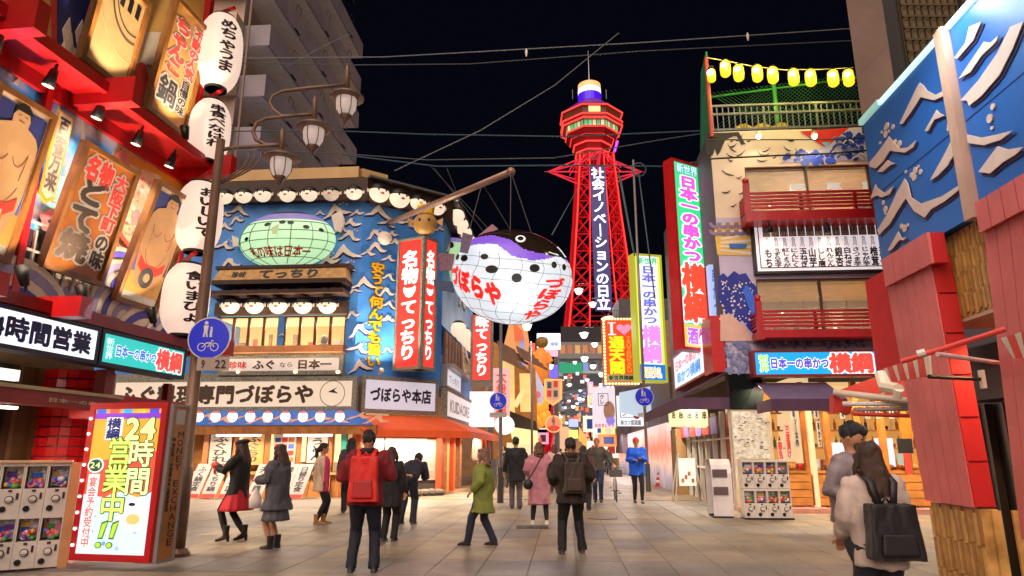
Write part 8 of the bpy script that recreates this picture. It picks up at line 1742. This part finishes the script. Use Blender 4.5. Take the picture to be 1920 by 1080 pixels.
    if kind in ('trousers', 'tights', 'jeans'): put(remesh(g, vox, 2, .010 if kind != 'tights' else 0, 12, PN[0]), 'trousers' if kind != 'tights' else 'tights', paint(lc, .75, var=.2))
    for i in (0, 1):
        g = MB(); a = an[i]; hgt = .09 + (.12 if shoes[0] == 'b' else 0); f0 = Vector((a.x, a.y, 0))
        g.sweep([f0 + Vector((0, -.055, .05 + heel)), f0 + Vector((0, .0, .048 + heel)), f0 + Vector((0, .08, .04 + heel * .4)), f0 + Vector((0, .16, .03)), f0 + Vector((0, .195, .025))], [(.034, .045), (.042, .05), (.046, .038), (.04, .028), (.015, .015)], 12)
        if shoes[0] == 'b': g.tube([a + Vector((0, 0, .14)), a + Vector((0, 0, .04)), a - Vector((0, 0, .03))], [.062, .055, .052], 12)
        if heel: g.tube([f0 + Vector((0, -.045, .05 + heel)), f0 + Vector((0, -.05, .0))], [.03, .022], 8)
        else: g.sweep([f0 + Vector((0, -.07, .014)), f0 + Vector((0, .0, .014)), f0 + Vector((0, .1, .014)), f0 + Vector((0, .19, .014))], [(.036, .014), (.042, .014), (.048, .014), (.03, .014)], 10)
        put(remesh(g, .012, 1), 'shoe', paint(shoes.lstrip('b'), .4))
    if skirt:
        col, z0, z1, r0, r1 = skirt; g = MB(); n = 48; rg = []
        for j in range(9):
            q = j / 8; z = z1 + (z0 - z1) * q; r = r1 + (r0 - r1) * q
            rg.append([sp(z) * 1 + Vector((math.cos(2 * math.pi * i / n) * r * (1 + .06 * q * math.sin(12 * 2 * math.pi * i / n)), math.sin(2 * math.pi * i / n) * r * .78 * (1 + .06 * q * math.sin(12 * 2 * math.pi * i / n)), 0)) for i in range(n)])
        g.rings(rg, cap=True); put(g, 'skirt', paint(col, .7, var=.15))
    # top
    col, hem, hr, puff = top; g = MB()
    zs = [hem, hem + (1.0 - hem) * .5, 1.02, 1.15, 1.28, 1.38, 1.45]; rr_ = [(hr, hr * .82), ((hr + .16) / 2 + puff * .6, .135 + puff * .5), (.155 + puff, .125 + puff), (.165 + puff, .128 + puff), (.185 + puff, .125 + puff), (.165 + puff * .5, .105 + puff * .5), (.09, .08)]
    if lean > 35: g.sweep([sp(z) for z in zs], rr_, 20)
    else: g.sweep([(sp(z) if z > hipz else Vector((0, 0, z)) + Vector((0, sp(hipz).y, 0))) for z in zs], rr_, 20)
    for i in (0, 1):
        g.ell(sh[i] + Vector(((-1, 1)[i] * -.012, 0, -.028)), .074 + puff * .4, .08 + puff * .4, .075 + puff * .2, 12, 8)
        w_ = ha[i].lerp(el[i], .08); g.tube([sh[i] - Vector(((-1, 1)[i] * .055, 0, .03 + puff * .4)), sh[i].lerp(el[i], .45), el[i], el[i].lerp(w_, .5), w_], [.078 + puff * .6, .066 + puff * .6, .058 + puff * .5, .054 + puff * .4, .045 + puff * .3], 12)
    c = remesh(g, max(vox, .014) + .002, 4, .014 + puff * .25, 8, PN[0])
    ms = [paint(col, .75, var=.22, scale=5, bump=.2)]
    if split:
        ms.append(paint(split[0], .75, var=.15)); c.m = [1 if sum(c.v[k].y if split[1] == 'y' else c.v[k].x for k in f) / len(f) > split[2] else 0 for f in c.f]
    put(c, 'coat' if hem < .8 else 'jacket', ms)
    if collar: g = MB(); g.lathe(Vector((0, 0, 0)), [(.085, 0), (.115, .02), (.12, .06), (.085, .09)], 16); g.v = [sp(1.40) + Matrix.Rotation(-L_, 3, 'X') @ p for p in g.v]; put(remesh(g, .014, 1, .012, 14, 2), 'collar', paint(collar, .8))
    # hair
    st_, hcl = hair[:2]; hcl = hcl or '1a1412'; hm = mat('hair_' + hcl, hexc(hcl), .5, var=.5, scale=45, bump=.4); g = MB()
    if st_ != 'beanie':
        g.ell(hp(0, -.022, .026), .088, .096, .108, 18, 14, ax=Rh); g.ell(hp(0, .03, .075), .07, .07, .05, 14, 10, ax=Rh)
        if st_ in ('long', 'bob', 'beret'):
            ln = {'long': 1.20, 'bob': 1.44, 'beret': 1.24}[st_]
            g.sweep([hp(0, -.02, .03), hp(0, -.045, -.05), sp(1.42, -.09), sp((1.42 + ln) / 2, -.12), sp(ln, -.12)], [(.092, .09), (.098, .08), (.11, .06), (.10, .05), (.06, .025)] if st_ != 'bob' else [(.092, .09), (.10, .085), (.10, .07), (.08, .05), (.05, .03)], 16)
            for i in (-1, 1): g.tube([hp(i * .075, .02, .03), hp(i * .09, .03, -.06), sp(1.36, .05, i * .1)], [.03, .032, .015], 8)
        if st_ == 'pony': g.tube([hp(0, -.1, .03), hp(0, -.15, -.02), hp(0, -.14, -.16), hp(0, -.12, -.26)], [.03, .045, .04, .012], 10)
        put(remesh(g, .011, 1, .015, 24, PN[0]), 'hair', hm)
    else:
        g.ell(hp(0, -.012, .035), .092, .104, .10, 18, 12, ax=Rh); put(g, 'beanie', paint(hair[2], .8, var=.15)); 
    if st_ == 'beret': g = MB(); g.ell(hp(0, -.03, .085), .125, .13, .05, 18, 10, ax=Rh); put(g, 'beret', paint('2a2628', .8))
    if neck: g = MB(); g.ell(sp(1.45), .12, .12, .05, 16, 10); put(remesh(g, .012, 1, .015, 18, 1), 'scarf', mat('scarf_' + neck, hexc(neck), .8, var=.6, scale=16, col2=hexc('c89060')))
    return t, T, sp, Rz, s
def backpack(label, P, col, w=.30, h=.44, d=.16, z=1.16, flap=None, strapc=None, squash=1):
    t, T, sp, Rz, s = P; root = thing('backpack', label, 'backpack', T((0, -.2, z - h / 2)))
    def put(mb, nm, m): mb.v = [T(sp(p.z, p.y, p.x)) for p in mb.v]; return mb.build(nm, m, root, smooth=True)
    def rb(cx, y0, y1, z0, z1, w_): g = MB(); g.hexa([Vector(p) for p in ((cx - w_, y0, z0), (cx + w_, y0, z0), (cx + w_, y1, z0), (cx - w_, y1, z0), (cx - w_ * .86, y0 + .01, z1), (cx + w_ * .86, y0 + .01, z1), (cx + w_ * .86, y1, z1), (cx - w_ * .86, y1, z1))]); return g
    put(remesh(rb(0, -.17 - d, -.165, z - h / 2, z + h / 2, w / 2), .012, 5, .008, 12, 3), 'bag_body', paint(col, .5, var=.15))
    put(remesh(rb(0, -.20 - d, -.165 - d, z - h * .42, z - h * .02, w * .36), .011, 3), 'front_pocket', paint(flap or col, .5))
    g = MB(); g.tube([Vector((-.03, -.18, z + h / 2)), Vector((0, -.18, z + h / 2 + .05)), Vector((.03, -.18, z + h / 2))], .01, 6); put(g, 'handle', paint(strapc or col, .5))
    for i in (-1, 1):
        g = MB(); pts_ = [Vector((i * .05, -.185, z + h * .42)), Vector((i * .09, -.165, 1.40)), Vector((i * .105, -.02, 1.475)), Vector((i * .11, .13, 1.38)), Vector((i * .12, .17, 1.2)), Vector((i * .15, .05, 1.0)), Vector((i * .12, -.17, z - h * .4))]; g.sweep(pts_, [(.028, .008)] * 7, 8); put(g, 'strap', paint(strapc or col, .5))
    return root
def HT(px, py, Y): return at(px, py, Y).z
def pers(label, px, yf, ytop, yaw, Hx=None, **k):
    b = gnd(px, yf); H = Hx or max(1.42, min(1.85, HT(px, ytop, b.y))); return person(label, b, H, yaw, **k), b, H
pers('woman in a black coat, flared red skirt and beret holding a snack, facing left', 438, 1016, 826, 80, top=('17151a', .72, .22, .03), legs=('tights', '15131a'), hair=('beret', '3a2620'), shoes='b201414', skirt=('b01024', .52, .9, .33, .17), hands=((-.16, .34, 1.28), (.14, .34, 1.26)), head=(12, 0), feet=((-.1, .10), (.1, -.12)), heel=.05, vox=.011)
c = at(404, 872, gnd(438, 1016).y - .05); g = MB(); g.ell(c, .07, .07, .06, 12, 8); g.tube([c - Vector((0, 0, .14)), c], [.02, .04], 8); o = g.build('snack', paint('d84a3a', .5), smooth=True); tag(o, 'red snack held up by the woman in the black coat', 'snack')
P_, b_, _h = pers('woman with long brown hair in a loose grey coat and pleated grey skirt, facing left', 512, 1030, 834, 75, top=('4c4c54', .64, .30, .06), legs=('bare', ''), hair=('long', '3c241c'), shoes='b17141a', skirt=('5a5a62', .46, .9, .26, .17), hands=((-.16, .30, 1.12), (.16, .28, 1.10)), head=(14, 0), vox=.011)
c = at(479, 935, b_.y + .1); g = MB(); g.sweep([c - Vector((0, 0, .14)), c, c + Vector((0, 0, .1)), c + Vector((0, 0, .16))], [(.09, .04), (.1, .05), (.05, .03), (.01, .01)], 12); o = g.build('carrier_bag', paint('e8dcd8', .5), smooth=True); tag(o, 'small white carrier bag hanging between the two women on the left', 'bag')
pers('girl in a beige and pink coat with black leggings and tan boots, facing right', 597, 984, 832, -70, top=('d8bca0', .70, .21, .04), split=('e0407c', 'y', .03), legs=('tights', '15131a'), hair=('pony', '1c1412'), shoes='ba87848', hands=((-.2, .05, .82), (.2, .1, .82)), feet=((-.06, .1), (.06, -.06)))
P4 = person('man in a dark red jacket seen from behind, wearing a bright red backpack', (at(690, 848, 8.7).x, 8.7, 0), HT(682, 808, 8.7), 4, top=('7c1a22', .80, .22, .055), legs=('trousers', '181c2c'), hair=('short', '1a1210'), hands=((-.2, .26, 1.15), (.2, .26, 1.15)), head=(18, 8), vox=.011, wide_=1.12, feet=((-.14, 0), (.14, 0)), collar='1c1418')
backpack('bright red backpack on the man in the dark red jacket', P4, 'e02418', w=.36, h=.54, d=.17, z=1.12, flap='b01c18', strapc='f02c1c')
pers('person in dark clothes half hidden behind the man with the red backpack', 652, 962, 822, 20, top=('4a4448', .82, .2, .04), legs=('trousers', '16141a'), hair=('long', '1c1412'))
pers('person in black with reddish brown hair just right of the red backpack', 728, 1016, 840, -10, Hx=1.50, top=('1a181c', .62, .23, .05), legs=('trousers', '141418'), hair=('bob', '4a2a24'), vox=.012)
pers('man in dark navy bending over in front of the glass display case', 762, 984, 845, -12, Hx=1.72, lean=58, top=('1e2030', .88, .19, .045), legs=('trousers', '1a1e30'), hair=('short', '100c0c'), hands=((-.12, .62, .95), (.12, .62, .92)), feet=((-.13, -.02), (.13, .0)), vox=.012)
pers('person in an olive green coat with a pink scarf walking left', 905, 1024, 842, 78, top=('7c8438', .58, .27, .06), legs=('trousers', '23263a'), hair=('bob', '7a5a48'), hands=((-.24, .16, .95), (.24, -.1, .85)), feet=((-.08, .26), (.08, -.20)), neck='d08890', vox=.012)
pers('man in a black coat seen from behind, left of the woman in pink', 967, 955, 820, 0, top=('15151b', .66, .24, .05), legs=('trousers', '5a5054'), hair=('short', '1a1412'), hands=((-.27, .06, .86), (.27, .06, .86)), feet=((-.09, .1), (.09, -.05)))
P_, b_, _h = pers('woman in a long dusty pink coat with a black fur collar seen from behind', 1012, 984, 830, -4, top=('c0808c', .42, .25, .05), legs=('tights', '1a1418'), hair=('bob', '6a4428'), hands=((-.22, .2, 1.0), (.22, .22, 1.02)), collar='141014', feet=((-.15, 0), (.15, 0)), shoes='e0d4d0', vox=.012)
t = thing('shoulder_bag', 'small black shoulder bag on a long strap over the pink coat', 'bag', at(990, 912, b_.y - .3)); c = at(990, 908, b_.y - .26); g = MB(); g.ell(c, .10, .05, .10, 14, 10); g.build('bag_body', BLACK, t, smooth=True)
g = MB(); g.tube([c + Vector((0, 0, .08)), at(1003, 880, b_.y - .3), at(1016, 855, b_.y - .22), at(1020, 846, b_.y)], .012, 6); g.build('strap', BLACK, t)
P5 = person('broad man in a dark brown jacket seen from behind in the middle of the street', (at(1070, 848, 10.2).x, 10.2, 0), HT(1064, 822, 10.2), 5, top=('2c211c', .74, .24, .055), legs=('trousers', '0e0c10'), hair=('short', '2a1c16'), hands=((-.24, .2, 1.02), (.24, .2, 1.02)), vox=.012, wide_=1.15, feet=((-.16, 0), (.16, .05)), collar='2a1c18')
backpack('dark brown backpack on the broad man in the middle of the street', P5, '3a2a20', w=.34, h=.46, d=.13, z=1.12)
P6, b6, _h = pers('man in an olive grey jacket and jeans pushing a bicycle towards the square', 1122, 942, 822, 172, top=('4c463c', .84, .20, .04), legs=('jeans', '1e2a4a'), hair=('beanie', '', 'b86040'), hands=((-.45, .30, .98), (.22, .1, .9)), feet=((-.08, .08), (.08, -.08)), vox=.016)
P7, b7, _h = pers('man in a bright blue jacket and red cap walking towards the square', 1197, 944, 821, 178, top=('0c58d8', .72, .22, .05), legs=('tights', '131218'), hair=('beanie', '', 'd8302c'), hands=((-.08, .26, 1.16), (.10, .24, 1.12)), feet=((-.09, .12), (.07, -.14)), head=(8, 0), vox=.014)
backpack_c = thing('camera_bag', 'black camera and strap held by the man in the blue jacket', 'camera', at(1197, 866, b7.y - .3)); g = MB(); g.cube(at(1200, 862, b7.y - .30), .12, .09, .09); g.build('camera_body', BLACK, backpack_c); g = MB(); g.tube([at(1200, 862, b7.y - .35), at(1200, 862, b7.y - .44)], .035, 10); g.build('lens', DGREY, backpack_c)
for px, yf, yt, yaw, lb, tp, hr in ((1040, 925, 834, 10, 'person with reddish hair in a pale top in the crowd beyond the pink coat', ('c8a8a0', .8, .2, .04), ('bob', '5a2420')), (1097, 958, 836, -20, 'person with a red scarf partly hidden behind the broad man', ('5a2a2c', .7, .22, .04), ('long', '2a1a18')), (946, 915, 838, 0, 'distant person in dark clothes beyond the black-coated man', ('2a262c', .7, .2, .04), ('short', '1a1412')), (1078, 905, 838, 180, 'distant person walking up the street behind the broad man', ('6a5a50', .7, .2, .04), ('short', '1a1412'))):
    pers(lb, px, yf, yt, yaw, top=tp, legs=('trousers', '1c1a22'), hair=hr, vox=.02)
for i, (px, yf) in enumerate(((1062, 893), (1088, 888), (1106, 892), (1132, 886), (1052, 886), (1142, 890), (1118, 884))):
    pers('tiny far-off pedestrian down the street, %s in the group from the left' % ORD[[1, 2, 3, 5, 0, 6, 4][i]], px, yf, 842, (0, 180)[i % 2], Hx=1.66, top=(['3a3438', '8a3c34', '2c3448', 'b8a498', '4c4440', '20242c', '6a4a3a'][i], .7, .22, .04), legs=('trousers', '1c1a22'), hair=('short', '1a1412'), vox=.03)
# the couple in front of the right-hand shops
Pg = person('man in a grey sweater with black hair looking down at the woman beside him', (at(1584, 848, 5.9).x, 5.9, 0), HT(1598, 797, 5.9) + .02, 215, lean=6, top=('8a7c80', .86, .20, .035), legs=('trousers', '2a2c38'), hair=('short', '120e10'), hands=((-.2, .1, .85), (.2, .22, 1.05)), head=(24, 12), vox=.010)
Pw = person('woman with long brown hair and a beige sweater seen from behind at the right', (at(1627, 848, 4.9).x, 4.9, 0), HT(1632, 838, 4.9) + .03, 0, top=('c4b0a4', .76, .21, .03), legs=('trousers', '23222c'), hair=('long', '3c2418'), hands=((-.2, .2, .95), (.24, .1, .85)), head=(4, 8), vox=.010, neck='a83228')
backpack('black leather backpack with buckles on the woman in the beige sweater', Pw, '1c181a', w=.40, h=.40, d=.13, z=1.04, strapc='241c1e')
# bicycle pushed by the man
t = thing('bicycle', 'bicycle with dark frame and front basket pushed by the man in the olive grey jacket', 'bicycle', gnd(1158, 942)); cb = gnd(1156, 942); d = Vector((-.10, -.99, 0)).normalized(); sd2 = Vector((d.y, -d.x, 0))
BK = paint('2a2a2e', .35); 
def bp(a, z, o=0): return cb - d * a + sd2 * o + Vector((0, 0, z))
for a in (0.0, 1.05):
    g = MB(); g.tube([bp(a + .33 * math.cos(k * math.pi / 12), .34 + .33 * math.sin(k * math.pi / 12)) for k in range(25)], .018, 6, cap=False); w_ = g.build('wheel', BK, t)
    g = MB(); [g.tube([bp(a, .34), bp(a + .32 * math.cos(k * math.pi / 6), .34 + .32 * math.sin(k * math.pi / 6))], .003, 3) for k in range(12)]; g.build('spokes', STEEL, w_)['kind'] = 'stuff'
g = MB(); [g.tube([bp(*p), bp(*q)], .016, 6) for p, q in (((.12, .78), (.62, .3)), ((.62, .3), (.75, .85)), ((.18, .66), (.72, .7)), ((.62, .3), (1.05, .34)), ((.72, .7), (1.05, .34)), ((.0, .34), (.12, .9)))]; g.build('frame', paint('c8c0bc', .3), t)
g = MB(); g.tube([bp(.16, .98, -.28), bp(.10, 1.0, -.1), bp(.10, 1.0, .1), bp(.16, .98, .28)], .014, 6); g.build('handlebar', STEEL, t)
g = MB(); g.ell(bp(.76, .9), .08, .13, .04, 12, 8); g.build('saddle', BLACK, t, smooth=True)
g = MB(); g.cube(bp(-.12, .82), .34, .24, .2); g.build('basket', mat('basket_wire', hexc('6a6460'), .4, metal=.4, var=.5, scale=40), t)
g = MB(); g.tube([bp(.62, .3, -.12), bp(.62, .3, .12)], .012, 6); g.cube(bp(.72, .22, -.14), .09, .05, .02); g.cube(bp(.52, .38, .14), .09, .05, .02); g.build('pedals', BLACK, t)['kind'] = 'stuff'
# ------------------------------------------------------------------ the type source is no part of the place
bpy.data.objects.remove(_to, do_unlink=True); bpy.data.scenes.remove(TS)
